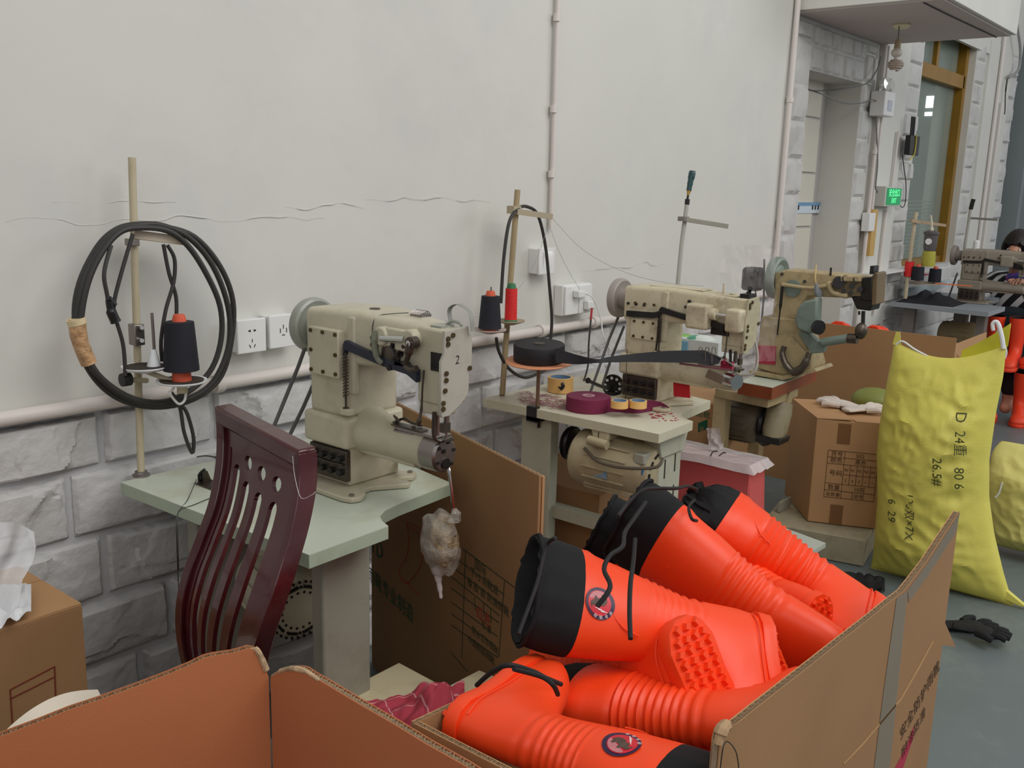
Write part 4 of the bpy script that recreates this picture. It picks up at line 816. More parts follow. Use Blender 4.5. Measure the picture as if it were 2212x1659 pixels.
MB().tube([U(1082, 655, y=y2-.02), U(1088, 560, y=y2-.02), U(1100, 480, y=y2-.02), U(1120, 450, y=y2-.01), U(1140, 447, y=y2), U(1162, 465, y=y2), U(1178, 530, y=y2), U(1187, 620, y=y2), U(1192, 690, y=y2), U(1188, 750, y=y2), U(1186, 790, y=y2), U(1160, 808, y=y2), U(1130, 815, y=y2), U(1098, 795, y=y2), U(1078, 760, y=y2-.01), U(1072, 730, y=y2-.02)], .0055, 10).build('cable_loop', rubber, lp)
# stand 3: thin pole with awl handle behind machine 2
y3 = 1.68
ts = thing('thread_stand', 'thin steel thread rod with a dark green handle stuck on top', 'thread stand', U(1462, 640, y=y3))
MB().tube([U(1460, 645, y=y3), U(1463, 625, y=y3), U(1472, 530, y=y3), U(1484, 440, y=y3)], .0075, 10, 1).build('pole', mat('grey_rod', (170, 168, 160), .4), ts)
MB().tube([U(1484, 442, y=y3), U(1485, 430, y=y3)], .0085, 10, 1).tube([U(1485, 430, y=y3), U(1487, 418, y=y3)], .004, 8, 1).build('collar', iron, ts)
MB().tube([U(1486, 422, y=y3), U(1489, 408, y=y3)], [.004, .009], 10, 1).build('ferrule', mat('brass_ferrule', (176, 142, 70), .4, metal=.5), ts)
MB().tube([U(1488, 412, y=y3), U(1491, 395, y=y3), U(1495, 375, y=y3), U(1496, 369, y=y3)], [.009, .010, .012, .011, .004], 12).build('green_handle', mat('dark_green_handle', (20, 62, 64), .35, coat=.3), ts)
MB().bar(U(1480, 474, y=y3-.01), U(1573, 489, y=y3-.10), .004, .016).build('cross_arm', mat('flat_steel_arm', (158, 154, 140), .4, metal=.3), ts, bevel=.001)
MB().box(U(1477, 478, y=y3-.014), U(1489, 468, y=y3-.014)+V((0, .024, 0))).build('clamp', steel, ts)
# thread tubes standing base for rod: socket on machine table
MB().tube([U(1460, 645, y=y3), V((U(1460, 645, y=y3).x-.01, y3, .77))], .0075, 10, 1).build('lower_rod', mat('grey_rod', 0), ts)
# ================================================================== WEBBING, TAPE ROLLS
dk = U(1164, 780, x=2.37)
t = thing('webbing_stand', 'steel rod stand with round peach tray clamped to the ivory table corner', 'stand', U(1163, 880, x=2.37))
pt = U(1163, 882, x=2.37)
MB().cyl(V((dk.x, dk.y, pt.z-.03)), V((dk.x, dk.y, dk.z)), .006).build('rod', mat('brown_rod', (128, 104, 84), .4, metal=.4), t)
MB().box((dk.x-.03, dk.y-.02, .73), (dk.x-.012, dk.y+.02, .775)).box((dk.x-.03, dk.y-.02, .725), (dk.x+.03, dk.y+.02, .742)).cyl((dk.x+.01, dk.y, .70), (dk.x+.01, dk.y, .73), .005).build('clamp', iron, t)
MB().lathe([(0, -.004), (.104, -.003), (.106, 0), (.104, .002), (0, .002)], dk, ax=(-.06, -.03, 1), n=40).build('peach_tray', mat('peach_disc', (222, 150, 110), .5, var=.05), t)
MB().cyl(dk+V((0, 0, -.018)), dk+V((0, 0, -.004)), .018).build('hub', iron, t)
t = tag(thing('webbing_roll', '', 'webbing', dk), 'wide black webbing roll on the peach tray, its ribbon running to the second machine', 'webbing')
rc = dk+V((.0, .0, .004))
prof = [(.010, 0), (.080, 0), (.081, .002), (.081, .049), (.079, .052), (.055, .0515), (.012, .0525), (.010, .051), (.010, 0)]
MB().lathe(prof, rc, ax=(-.06, -.03, 1), n=48).build('roll', tapeb, t)
MB().lathe([(.004, .052), (.018, .052), (.018, .054), (.004, .054), (.004, .052)], rc, n=24).build('core', mat('core_dark', (86, 78, 68), .7), t)
def ribbon(T_, Bt, m, name, par):
    A = catmull(T_, 8); B = catmull(Bt, 8); return MB().strip(A, B).build(name, m, par, solid=.0015)
X2 = 2.40
T_ = [U(1200, 752, x=2.33), U(1245, 766, x=2.38), U(1290, 776, x=2.40), U(1315, 771, x=2.43), U(1370, 764, x=2.48), U(1440, 758, x=2.53), U(1500, 757, x=2.57), U(1522, 757, x=2.585), U(1538, 765, x=2.59), U(1560, 772, x=2.6)]
B_ = [U(1200, 783, x=2.33), U(1245, 787, x=2.38), U(1290, 784, x=2.395), U(1315, 783, x=2.42), U(1370, 782, x=2.47), U(1440, 783, x=2.52), U(1500, 784, x=2.56), U(1522, 787, x=2.57), U(1534, 790, x=2.575), U(1552, 785, x=2.58)]
ribbon(T_, B_, tapeb, 'ribbon', t)
t = tag(thing('webbing_guide', '', 'guide', U(1560, 780, x=2.6)), 'wire webbing guide with small red clamps at the second machine needle', 'guide')
b = MB()
for k in range(3):
    px = 1513+k*14; b.tube([U(px-3, 785, x=2.575), U(px-3, 756, x=2.575), U(px, 750, x=2.575), U(px+4, 753, x=2.58), U(px+5, 765, x=2.58)], .0014, 6)
b.build('wire_hooks', steel, t)
MB().box(U(1556, 797, x=2.60), U(1582, 783, x=2.60)+V((.012, 0, 0))).box(U(1562, 787, x=2.59), U(1567, 776, x=2.59)+V((.008, 0, 0))).build('red_clamp', mat('red_clamp', (150, 36, 60), .4), t)
MB().prism([U(1548, 775, x=2.6), U(1576, 790, x=2.6), U(1574, 796, x=2.6), U(1545, 782, x=2.6)], (.05, 0, 0)).build('film_flap', film, t)
MB().tube([U(1528, 760, x=2.6), U(1555, 772, x=2.59), U(1590, 792, x=2.6)], .002).build('wire', steel, t)
MB().tube([U(1578, 755, x=2.6), U(1578, 790, x=2.6)], [.005, .004], 8, 1).build('needle', iron, t)
t = thing('metal_cover', 'shiny bent metal cover hanging below the second machine arm', 'cover', U(1545, 825, x=2.62))
MB().prism([U(1530, 797, x=2.58), U(1563, 812, x=2.58), U(1557, 830, x=2.58), U(1522, 815, x=2.58)], (.004, 0, 0)).build('plate', steel, t, bevel=.001)
MB().cyl(U(1572, 818, x=2.62), U(1592, 826, x=2.60), .023).build('chrome_drum', chrome, t)
t = thing('hem_bracket', 'long pinkish metal strip along the second machine cylinder arm', 'guide', U(1520, 798, x=2.57))
MB().bar(U(1468, 785, x=2.575), U(1582, 800, x=2.575), .004, .006).build('strip', mat('pinkish_steel', (132, 88, 100), .4, metal=.4), t)
# boxes/bags seen behind machine 2
t = thing('packet_box', 'open pale carton of green and white packets behind the second machine', 'box', U(1500, 790, x=3.05))
MB().box(U(1452, 790, x=3.05), U(1552, 742, x=3.05)+V((.14, 0, 0))).build('carton', mat('pale_blue_carton', (204, 208, 206), .6, var=.08), t)
MB().box(U(1452, 757, x=3.045), U(1485, 738, x=3.045)+V((.004, 0, 0))).build('blue_side', mat('blue_print_panel', (120, 170, 196), .5, var=.2, vs=25), t)
MB().ball(U(1478, 737, x=3.12), (.05, .055, .028)).build('green_packet', mat('green_packet', (130, 190, 90), .3, var=.3, vs=20, bump=.4, bs=20), t)
MB().ball(U(1520, 737, x=3.10), (.04, .05, .022)).build('white_packet', mat('white_packet', (214, 222, 214), .3, var=.1, vs=20), t)
MB().ball(U(1503, 733, x=3.10), (.05, .03, .016)).build('teal_packet', mat('teal_packet', (70, 150, 120), .3, var=.2, vs=20), t)
t = thing('plastic_bag', 'crumpled clear plastic bag standing behind the second machine head', 'bag', U(1580, 620, x=3.2))
def bag(u, v):
    x = 1555+120*u; y = 530+250*v; q = U(x, y, x=3.25); q.x += .05*noise.noise(V((u*4, v*5, 3)))+.02*noise.noise(V((u*13, v*15, 3))); return q
MB().grid(bag, 26, 30).build('film_sheet', mat('very_clear_film', (226, 216, 216), .15, var=.05, alpha=.16, bump=.5, bs=20), t)
def taperoll(lab, px, py, r, h, z=.772, sticker=False):
    c = U(px, py, z=z)
    t = thing('tape_roll', lab, 'tape', c)
    MB().lathe([(r*.82, 0), (r, 0), (r, h), (r*.82, h), (r*.82, 0)], c, n=36).build('tape', mask_t, t)
    MB().lathe([(r*.76, .0005), (r*.82, .0005), (r*.82, h+.0004), (r*.76, h+.0004), (r*.76, .0005)], c, n=36).build('core', mat('tape_core', (120, 150, 180), .6), t)
    return t, c
t, c = taperoll('large masking tape roll under the peach tray', 1210, 845, .044, .050)
q = U(1213, 832, x=c.x-.044); b = MB()
b.tube([q+V((.0, .012, -.008)), q+V((-.002, 0, -.012)), q+V((-.002, -.008, 0)), q+V((-.002, -.002, .008))], [.003, .007, .006, .003]).build('black_lint', iron, t)
taperoll('small masking tape roll on the maroon webbing, left of two', 1338, 880, .027, .022, .80)
taperoll('small masking tape roll on the maroon webbing, right of two', 1378, 880, .027, .022, .80)
t = thing('webbing_roll', 'flat maroon webbing roll lying on the ivory table, tail towards the machine', 'webbing', U(1272, 890, z=.77))
c = U(1270, 884, z=.771)
MB().lathe([(.014, 0), (.069, 0), (.070, .0015), (.070, .043), (.069, .044), (.014, .0445), (.014, 0)], c, n=44).build('roll', tapep, t)
MB().lathe([(.012, .001), (.020, .001), (.020, .046), (.012, .046), (.012, .001)], c, n=24).build('core', mat('pink_core', (196, 150, 160), .6), t)
Pm = [(1300, 890), (1330, 890), (1370, 893), (1400, 889), (1425, 884), (1445, 888)]
A = [U(x, y, z=.772)+V((0, 0, 0)) for x, y in Pm]; ribbon([q+V((0, 0, .042)) if i < 3 else q+V((0, 0, .036-.012*(i-3))) for i, q in enumerate(A)], A, tapep, 'tail', t)
t = thing('thread_scraps', 'heap of pink and maroon thread scraps on the ivory table', 'scraps', U(1140, 868, z=.771)); t['kind'] = 'stuff'
r_ = random.Random(4); b = MB()
for k in range(110):
    px = r_.uniform(1120, 1235); py = 858+(px-1120)*.16+r_.uniform(-14, 12); p = U(px, py, z=.7722+r_.uniform(0, .004))
    if p.x < 2.345 or p.y > 2.0: continue
    a = r_.uniform(0, PI); L_ = r_.uniform(.02, .06); d = V((math.cos(a), math.sin(a), 0))*L_
    q0 = p-d*.5; 
    if q0.x < 2.35 or (q0+d).x < 2.35: continue
    b.strip([q0, p+V((.004, .004, .002)), q0+d], [q0+V((.004, .003, 0)), p+V((.010, .006, .002)), q0+d+V((.003, .003, 0))])
o = b.build('scraps', mat('pink_scraps', (150, 80, 100), .8, var=.4, vs=20), t)
b = MB(); b2 = MB()
for k in range(46):
    px = r_.uniform(1400, 1470); py = 880+r_.uniform(-12, 30); p = U(px, py, z=.7715); a = r_.uniform(0, PI); d = V((math.cos(a), math.sin(a), 0))*r_.uniform(.003, .010)
    if p.x > 2.60 or p.y < 1.39: continue
    b.obox(p, d, V((-d.y, d.x, 0))*.3, V((0, 0, .0006)))
t = thing('lint', 'red lint specks on the ivory table corner', 'scraps', U(1430, 890, z=.771)); t['kind'] = 'stuff'
b.build('specks', mat('red_lint', (170, 60, 70), .8, var=.3), t)
q = U(1297, 862, x=2.50); t = tag(MB().lathe([(0, 0), (.006, 0), (.006, .03), (.003, .036), (0, .037)], (q.x, q.y, .771), n=12).build('white_peg', mat('bone_white', (214, 206, 180), .4)), 'short white peg standing behind the maroon webbing', 'peg')
q = U(1350, 880, x=2.55); t = thing('guide_wire', 'thin wire rod on a black base between the two small tape rolls', 'guide', (q.x, q.y, .771))
MB().cyl((q.x, q.y, .772), (q.x-.005, q.y, U(1352, 752, x=2.55).z), .0012, n=6).build('wire', steel_d, t)
MB().box((q.x-.005, q.y-.005, .771), (q.x+.005, q.y+.005, .79)).build('base', iron, t)
t = thing('red_cloth_tag', 'red fabric square hanging below the second machine', 'tag', U(1470, 860, x=2.75))
MB().prism([U(1454, 822, x=2.7), U(1488, 822, x=2.7), U(1490, 860, x=2.7), U(1455, 856, x=2.7)], (.004, 0, 0)).build('fabric', mat('bright_red_fabric', (206, 36, 50), .7, bump=.3, bs=40), t)
# ================================================================== CARTONS
def panel(name, top, zb, par, out, inn, t_=.006, edge=True, zbl=None):
    """corrugated board: liner, core with fluting at the cut edge, liner; `top` is a polyline of the upper edge"""
    n_ = len(top); d = (top[-1]-top[0]); d.z = 0; nr = V((d.y, -d.x, 0)).normalized()
    zz = zbl or [zb]*n_
    o = MB(); 
    o.loft([[p, V((p.x, p.y, z)), V((p.x, p.y, z))+nr*.0016, p+nr*.0016] for p, z in zip(top, zz)])
    a = o.build(name, out, par)
    MB().loft([[p-nr*t_, V((p.x, p.y, z))-nr*t_, V((p.x, p.y, z))-nr*(t_-.0016), p-nr*(t_-.0016)] for p, z in zip(top, zz)]).build('inner_liner', inn, a)
    MB().loft([[p-nr*.001+V((0, 0, -.006)), V((p.x, p.y, z))-nr*.001, V((p.x, p.y, z))-nr*(t_-.001), p-nr*(t_-.001)+V((0, 0, -.006))] for p, z in zip(top, zz)]).build('board_core', card_e, a)
    if edge:
        pts = []; L_ = [0]
        for p, q in zip(top, top[1:]): L_.append(L_[-1]+(q-p).length)
        s_ = 0; k = 0; step = .0028
        while s_ < L_[-1]:
            i = max(j for j in range(n_) if L_[j] <= s_); i = min(i, n_-2); f = (s_-L_[i])/max(1e-6, L_[i+1]-L_[i])
            p = top[i].lerp(top[i+1], f); pts.append(p-nr*(.0016 if k % 2 else t_-.0016)+V((0, 0, .0012*math.sin(k*2.1)))); s_ += step; k += 1
        A = pts; B = [p+V((0, 0, -.010)) for p in pts]
        MB().strip([p+V((0, 0, -.0005)) for p in A], B).build('fluting', flute, a, solid=.0006, ang=.1)
    return a
ZB = .73
def wav(a, b, n, amp, seed, sag=0):
    return [a.lerp(b, i/n)+V((0, 0, amp*noise.noise(V((i*.9, seed, 0)))-sag*math.sin(PI*i/n))) for i in range(n+1)]
# --- front left carton, empty (only its two far panels reach into the picture)
cA = thing('cardboard_box', 'open empty carton with reddish inside, nearest the camera at lower left', 'box', (.5, .8, 0))
cor = U(583, 1470, z=ZB); l0 = U(0, 1588, z=ZB+.0); l0 = l0+(l0-cor)*.3
topL = [l0]+[U(*p, z=z) for p, z in [((0, 1590), ZB), ((150, 1532), ZB), ((300, 1480), ZB), ((400, 1440), ZB), ((440, 1421), ZB+.002), ((480, 1412), ZB+.004), ((520, 1404), ZB+.008), ((545, 1400), ZB+.012), ((560, 1412), ZB+.010), ((572, 1436), ZB+.004), ((578, 1460), ZB)]]
for i, p in enumerate(topL):
    f = i/(len(topL)-1); base = l0.lerp(cor, f)
# keep the panel flat: project on the vertical plane through l0 and cor
def onplane(px, py, a, b):
    d = (b-a); n = V((d.y, -d.x, 0)).normalized(); e = U(px, py, z=1.0)-EYE; s = (a-EYE).dot(n)/e.dot(n); return EYE+e*s
topL = [l0]+[onplane(px, py, l0, cor) for px, py in [(0, 1590), (80, 1560), (150, 1532), (220, 1509), (300, 1480), (360, 1457), (410, 1436), (440, 1421), (460, 1416), (480, 1413), (500, 1410), (520, 1405), (535, 1400), (550, 1402), (560, 1412), (568, 1428), (574, 1446), (580, 1462)]]
pa = panel('panel', topL, 0, cA, card_in, card_in, .011)
r1 = V((cor.x+.012, cor.y-.62, ZB))
topR = [onplane(px, py, cor, r1) for px, py in [(586, 1462), (600, 1450), (620, 1444), (640, 1443), (655, 1446), (672, 1458), (700, 1474), (730, 1492), (780, 1522), (850, 1562), (920, 1605), (1000, 1650), (1100, 1712)]]
panel('panel', topR, 0, cA, card_in, card_in, .011)
MB().box((l0.x-.02, cor.y-.62, 0.002), (cor.x, cor.y-.05, .012)).build('bottom', card_in, cA)
lf = V((l0.x-.01, l0.y, ZB)); MB().box((l0.x-.02, cor.y-.62, 0), (l0.x-.012, l0.y, ZB-.03)).build('side_panel', card_in, cA)
# crumpled torn corner pieces
MB().tube([onplane(535, 1408, l0, cor)+V((-.0, .004, 0)), onplane(552, 1402, l0, cor), onplane(566, 1425, l0, cor), onplane(576, 1450, l0, cor)], [.002, .0045, .005, .002], 8).build('torn_edge', mat('crumpled_edge', (176, 150, 118), .9, var=.35, vs=70, bump=1, bs=90), cA)
MB().tube([onplane(x, y, cor, r1) for x, y in ((588, 1460), (605, 1450), (630, 1444), (660, 1450), (690, 1470))], [.002, .0035, .0045, .003, .002], 8).build('torn_edge', mat('crumpled_edge', 0), cA)
# --- boot carton
cB = thing('cardboard_box', 'large open carton full of orange boots, front right', 'box', (1.5, .8, 0))
YF = .47
fx0 = U(1560, 1575, y=YF)
topF = [U(px, py, y=YF) for px, py in [(1553, 1600), (1558, 1580), (1566, 1568), (1590, 1562), (1640, 1522), (1700, 1475), (1760, 1428), (1820, 1380), (1880, 1333), (1925, 1296)]]
fr = panel('panel', topF, 0, cB, card_d, card, .010)
k0 = topF[-1]; kr = V((k0.x+.02, k0.y+.004, 0))
def onp2(px, py): return onplane(px, py, V((k0.x, k0.y, 0)), V((k0.x+.4, k0.y+.0, 0)))
topG = [k0, onp2(1950, 1277), onp2(1975, 1245), onp2(2000, 1212), onp2(2035, 1158), onp2(2071, 1104)]
sg = panel('panel', topG, 0, cB, card_d, card, .010)
# tape and print on the outside faces
def sheet(name, pts, m, par, d=V((0, -.0022, 0))): return MB().prism([p+d for p in pts], (0, -.0004, 0)).build(name, m, par)
yy_ = k0.y
G = lambda px, py: U(px, py, y=yy_)
sheet('corner_tape', [G(1934, 1292), G(1958, 1275), G(1935, 1500), G(1915, 1700), G(1880, 1700), G(1905, 1500)], mat('shiny_grey_tape', (150, 134, 112), .18, var=.05, alpha=.75), cB)
sheet('edge_tape', [G(1958, 1275), G(2004, 1212), G(2071, 1106), G(2062, 1150), G(2000, 1245), G(1960, 1300)], mat('shiny_grey_tape', 0), cB)
sheet('crimson_stripe', [G(1973, 1565), G(1968, 1600), G(1940, 1680), G(1915, 1700), G(1930, 1660), G(1955, 1612)], inkred, sg)
sheet('crease', [G(2014, 1385), G(1985, 1440), G(1945, 1510), G(1860, 1610), G(1820, 1650), G(1819, 1648), G(1858, 1607), G(1943, 1507), G(1983, 1437), G(2012, 1383)], mat('crease_tan', (186, 146, 98), .8), cB)
a_, b_2 = G(1908, 1650), G(1990, 1500)
ux = (b_2-a_)
text('安全防护雨靴', 'printed_text', inkbr, sg, G(1942, 1600)+V((0, -.0026, 0)), ux, V((-.5, 0, 1)), .040)
text('耐油防滑', 'printed_text', inkbr, sg, G(1945, 1640)+V((0, -.0026, 0)), ux, V((-.5, 0, 1)), .036)
# far, left, right panels
XL = cor.x+.075; YB = U(1000, 1515, z=ZB-.02).y
XR0 = topG[-1].x-.012
topBk = [V((XL, YB, ZB-.01)), V((XL+.25, YB, ZB-.03)), V((XL+.32, YB, ZB-.16)), V((XR0, YB, ZB-.28))]
panel('panel', topBk, 0, cB, card_d, card, .007, edge=True)
q1 = U(898, 1592, z=ZB-.02); 
topLf = [V((XL, YB, ZB-.01)), V((XL+.004, YB-.2, ZB-.012)), V((XL+.01, YF+.014, ZB-.02))]
panel('panel', topLf, 0, cB, card, card, .008)
XR = topG[-1].x-.01
panel('panel', [V((XR, YF+.012, .46)), V((XR, YB, .42))], 0, cB, card_d, card, .007)
MB().box((XL, YF+.012, 0), (XR0, YB, .01)).build('bottom', card_d, cB)
MB().prism([U(2040, 1342, y=yy_), U(2065, 1398, y=yy_), U(2030, 1392, y=yy_), U(2015, 1380, y=yy_)], (0, .006, 0)).build('lower_flap', card_d, cB)
MB().tube([G(1551, 1607), G(1556, 1585), G(1562, 1572), G(1570, 1566)], [.006, .009, .008, .004], 8).build('torn_corner', mat('crumpled_kraft', (170, 140, 106), .85, var=.2, vs=40, bump=.8, bs=60), cB)
MB().tube([U(1556, 1659, y=YF-.012), U(1562, 1615, y=YF-.012), U(1572, 1602, y=YF-.012), U(1590, 1625, y=YF-.012), U(1597, 1670, y=YF-.012)], .0008, 5).build('loose_thread', iron, cB)
# --- carton at far left
t = thing('cardboard_box', 'closed kraft carton with white film on it, at the left edge', 'box', (.6, 1.93, 0))
z_ = .62
q = U(177, 1301, z=z_)
MB().box((.20, q.y, 0), (q.x, 2.075, z_-.008)).build('body', card_d, t, bevel=.002)
MB().box((.20, q.y+.17, z_-.008), (q.x-.002, 2.075, z_)).box((.20, q.y, z_-.008), (q.x-.002, q.y+.165, z_)).build('flap', card, t, bevel=.001)
fy = q.y-.001
F1 = lambda px, py: U(px, py, y=fy)
b = MB()
for a, c in (((22, 1490), (118, 1440)), ((22, 1510), (118, 1462)), ((22, 1490), (28, 1580)), ((118, 1440), (124, 1600))): b.bar(F1(*a), F1(*c), .0012, .0025)
b.build('print_frame', mat('dark_red_print', (120, 52, 34), .8), t)
t = thing('plastic_film', 'sheet of thin white packing film hanging over the left carton', 'film', U(20, 1330, z=.63))
FR = [(76, 1150), (78, 1180), (66, 1215), (44, 1250), (36, 1290), (26, 1330), (8, 1366)]
def ff(u, v):
    k = v*(len(FR)-1); i_ = min(len(FR)-2, int(k)); f_ = k-i_; xr = FR[i_][0]*(1-f_)+FR[i_+1][0]*f_; y = FR[i_][1]*(1-f_)+FR[i_+1][1]*f_
    q = U(-60+(xr+60)*u, y-25*(1-v)*math.sin(PI*u), y=1.90-.08*v); q.y += .012*math.sin(u*9+v*3)+.006*noise.noise(V((u*6, v*5, 2))); q.z = max(q.z, .628); return q
MB().grid(ff, 30, 30).build('film_sheet', mat('white_thin_film', (214, 214, 216), .35, var=.05, bump=.1, bs=8, alpha=.62), t)
def f2(u, v):
    q = U(-10+77*u, 1260+v*105-45*u*v-50*(1-u)*v*.2, z=.64); q.z = .632+.014*(.5+noise.noise(V((u*4, v*4, 1)))); return q
MB().grid(f2, 12, 10).build('film_fold', whitecl, t, solid=.001)
def foam(u, v):
    px = 10+195*u; py = 1592-95*u**.8-22*math.sin(PI*u)+v*80; q = U(px, py, y=1.55); q.y -= .10*v; q.x += .004*noise.noise(V((u*5, v*5, 1))); return q
t = tag(MB().grid(foam, 24, 8).build('foam_sheet', mat('cream_foam', (224, 214, 196), .8), solid=.02), 'rounded cream foam sheet peeking over the front carton at left', 'foam')
# --- flattened carton between the tables
P0 = U(1165, 1030, z=.87); P0 = V((P0.x, P0.y, 0)); dd = V((.348, .937, 0)); nrm = V((-.937, .348, 0))
P1 = P0+dd*.93
t = thing('flattened_carton', 'tall flattened brown carton with green print standing between the first two tables', 'carton', (P0+P1)/2)
def fp(px, py, off=.0):
    e = U(px, py, z=1.0)-EYE; s = (P0-EYE).dot(nrm)/e.dot(nrm); return EYE+e*s+nrm*off
def fprism(name, pts, m, d=.010, off=0): return MB().prism([fp(px, py, off) for px, py in pts], -nrm*d).build(name, m, t)
zt_ = .87
tl = V((P1.x, P1.y, .865)); 
MB().prism([V((P0.x, P0.y, .002)), V((P0.x, P0.y, .872)), V((P1.x, P1.y, .868)), V((P1.x, P1.y, .002))], -nrm*.006).build('front_layer', card_d, t, bevel=.001)
MB().prism([V((P0.x, P0.y, .002))-nrm*.011+dd*.004, V((P0.x, P0.y, .868))-nrm*.011+dd*.004, V((P1.x, P1.y, .862))-nrm*.011, V((P1.x, P1.y, .002))-nrm*.011], -nrm*.006).build('rear_layer', card, t, bevel=.001)
b = MB(); n_ = 110
A = [P0.lerp(P1, k/n_)+V((0, 0, .8745-.004*k/n_))-nrm*(.001 if k % 2 else .006) for k in range(n_+1)]
MB().strip(A, [p+V((0, 0, -.005)) for p in A]).build('fluting', flute, t, solid=.0008, ang=.1)
b = MB()
def fl(a, c, w_=.0022): b.bar(fp(*a, off=.0006), fp(*c, off=.0006), .0008, w_)
lns = [((1000, 1185), (1140, 1290)), ((985, 1205), (1090, 1285)), ((975, 1222), (1088, 1310)), ((975, 1245), (1080, 1330)), ((975, 1270), (1078, 1345)), ((975, 1300), (1075, 1375)), ((975, 1325), (1070, 1395)), ((975, 1350), (1075, 1420)), ((975, 1410), (1010, 1450)),
       ((1006, 1190), (998, 1420)), ((1090, 1255), (1078, 1420)), ((1028, 1320), (1025, 1290)), ((1046, 1332), (1044, 1300)), ((1062, 1345), (1060, 1316))]
for a, c in lns: fl(a, c)
b.build('printed_table', inkdg, t)
def ftext(s, px, py, size, m, nm='printed_text', sl=1.0):
    text(s, nm, m, t, fp(px, py, .0012), -dd, (0, 0, 1), size)
for s, px, py, sz, m in (('国际', 1025, 1225, .030, inkdg), ('下+5 雨靴底', 1016, 1240, .026, inkdg), ('橡 胶 底 防滑雨靴', 1010, 1262, .026, inkdg), ('红色', 1030, 1330, .036, inkr), ('毛 重', 1040, 1352, .022, inkdg), ('防水工作雨靴', 1020, 1365, .022, inkdg), ('中国制造雨靴', 1012, 1385, .022, inkdg)): ftext(s, px, py, sz, m)
ftext('雨靴专业制造', 795, 1250, .056, inkg); ftext('YD', 800, 1187, .075, inkg)
pts = [(880, 1128), (912, 1145), (912, 1200), (908, 1225), (880, 1260), (866, 1245), (864, 1225), (878, 1205), (884, 1170), (880, 1128)]
MB().tube([fp(px, py, .0015) for px, py in pts], .0009, 5, 4).tube([fp(px, py, .0015) for px, py in [(880, 1135), (912, 1155)]], .0009, 5, 1).tube([fp(px, py, .0015) for px, py in [(868, 1250), (885, 1262), (905, 1285)]], .0009, 5, 3).build('boot_outline_print', inkr, t)
# --- carton behind table 2, between table legs
t = thing('cardboard_box', 'carton with green print behind the ivory table, under the red tag', 'box', (2.95, 1.5, 0))
xk = 3.36
b0 = U(1440, 870, x=xk); b1 = U(1545, 960, x=xk)
MB().box((xk, b1.y, .001), (xk+.30, b0.y+.05, U(1500, 866, x=xk).z)).build('body', card, t, bevel=.003)
K = lambda px, py: U(px, py, x=xk-.0012)
text('防水雨靴', 'printed_text', inkg, t, K(1472, 892), (0, -1, 0), (0, 0, 1), .032)
MB().prism([K(1508, 914), K(1528, 906), K(1528, 926), K(1508, 934)], (.0008, 0, 0)).build('green_square', inkg, t)
text('品', 'printed_text', card, t, K(1511, 930)+V((-.0008, 0, 0)), (0, -1, 0), (0, 0, 1), .022)
t = thing('cardboard_box', 'dark brown carton on the floor under the ivory table', 'box', (2.7, 1.9, 0))
MB().box((2.50, 1.66, 0), (2.9, 2.06, U(1260, 1062, x=2.5).z)).build('body', card_d, t, bevel=.003)
# --- 502 carton
t = thing('cardboard_box', 'taped carton printed 502 with cotton gloves on top, beside the yellow sack', 'box', (4.0, 1.4, .1))
A_ = U(1735, 1133, z=.16); B_2 = U(1875, 1150, z=.13)
zt5 = .555
f0 = U(1765, 905, z=zt5); f1 = U(1890, 916, z=zt5); dirf = (f1-f0); dirf.z = 0; dirf.normalize(); nf = V((dirf.y, -dirf.x, 0)); nf = nf if nf.x < 0 else -nf
bk_ = U(1712, 863, z=zt5)-U(1765, 905, z=zt5)
f1 = f0+dirf*.30; bk = bk_*1.0
base0 = U(1733, 1134, x=f0.x-.02)
zb5 = .115
fb0, fb1 = V((f0.x, f0.y, zb5)), V((f1.x, f1.y, zb5))
MB().loft([[fb0, fb1, fb1+bk, fb0+bk], [f0, f1, f1+bk, f0+bk]]).build('body', card, t, bevel=.003)
MB().prism([f0+V((0, 0, .001)), f0+dirf*.14+V((0, 0, .006)), f0+dirf*.14+bk+V((0, 0, .006)), f0+bk+V((0, 0, .001))], (0, 0, .004)).prism([f0+dirf*.15+V((0, 0, .0)), f1+V((0, 0, .0)), f1+bk, f0+dirf*.15+bk], (0, 0, .004)).build('flap', card, t)
def g5(u, z, off=.0012): return V((f0.x, f0.y, z))+dirf*u+nf*off
def pl5(name, u0, u1, z0, z1, m, off=.001): return MB().prism([g5(u0, z0, off), g5(u1, z0, off), g5(u1, z1, off), g5(u0, z1, off)], nf*.0004).build(name, m, t)
pl5('brown_tape', .085, .135, .46, .545, tape_brown); pl5('brown_tape', .085, .135, .115, .20, tape_brown)
w5, x5, zA, zB_ = .195, .055, .43, .23
b = MB()
def ln(u0, z0, u1, z1): b.bar(g5(x5+u0*w5, zB_+(zA-zB_)*z0), g5(x5+u1*w5, zB_+(zA-zB_)*z1), .0006, .0018, up=(0.01, 0, 1) if u0 != u1 else dirf)
for z in (0, .15, .30, .60, .745, .87, 1): pass
H5 = [(0, 0, 1), (.15, 0, 1), (.30, 0, 1), (.45, .34, 1), (.60, 0, 1), (.80, 0, 1), (1, 0, 1)]
rows = [0, .145, .29, .435, .58, .79, 1.0]
ln(0, 0, 1, 0); ln(0, 1, 1, 1); ln(0, 0, 0, 1); ln(1, 0, 1, 1); ln(.34, 0, .34, 1)
for z in (.15, .30, .72, .86): ln(0, z, 1, z)
ln(.34, .51, 1, .51)
for k in range(1, 5): ln(.34+.132*k, .30, .34+.132*k, .72)
ln(.56, 0, .56, .15); ln(.78, 0, .78, .15)
b.build('printed_grid', inkbr, t)
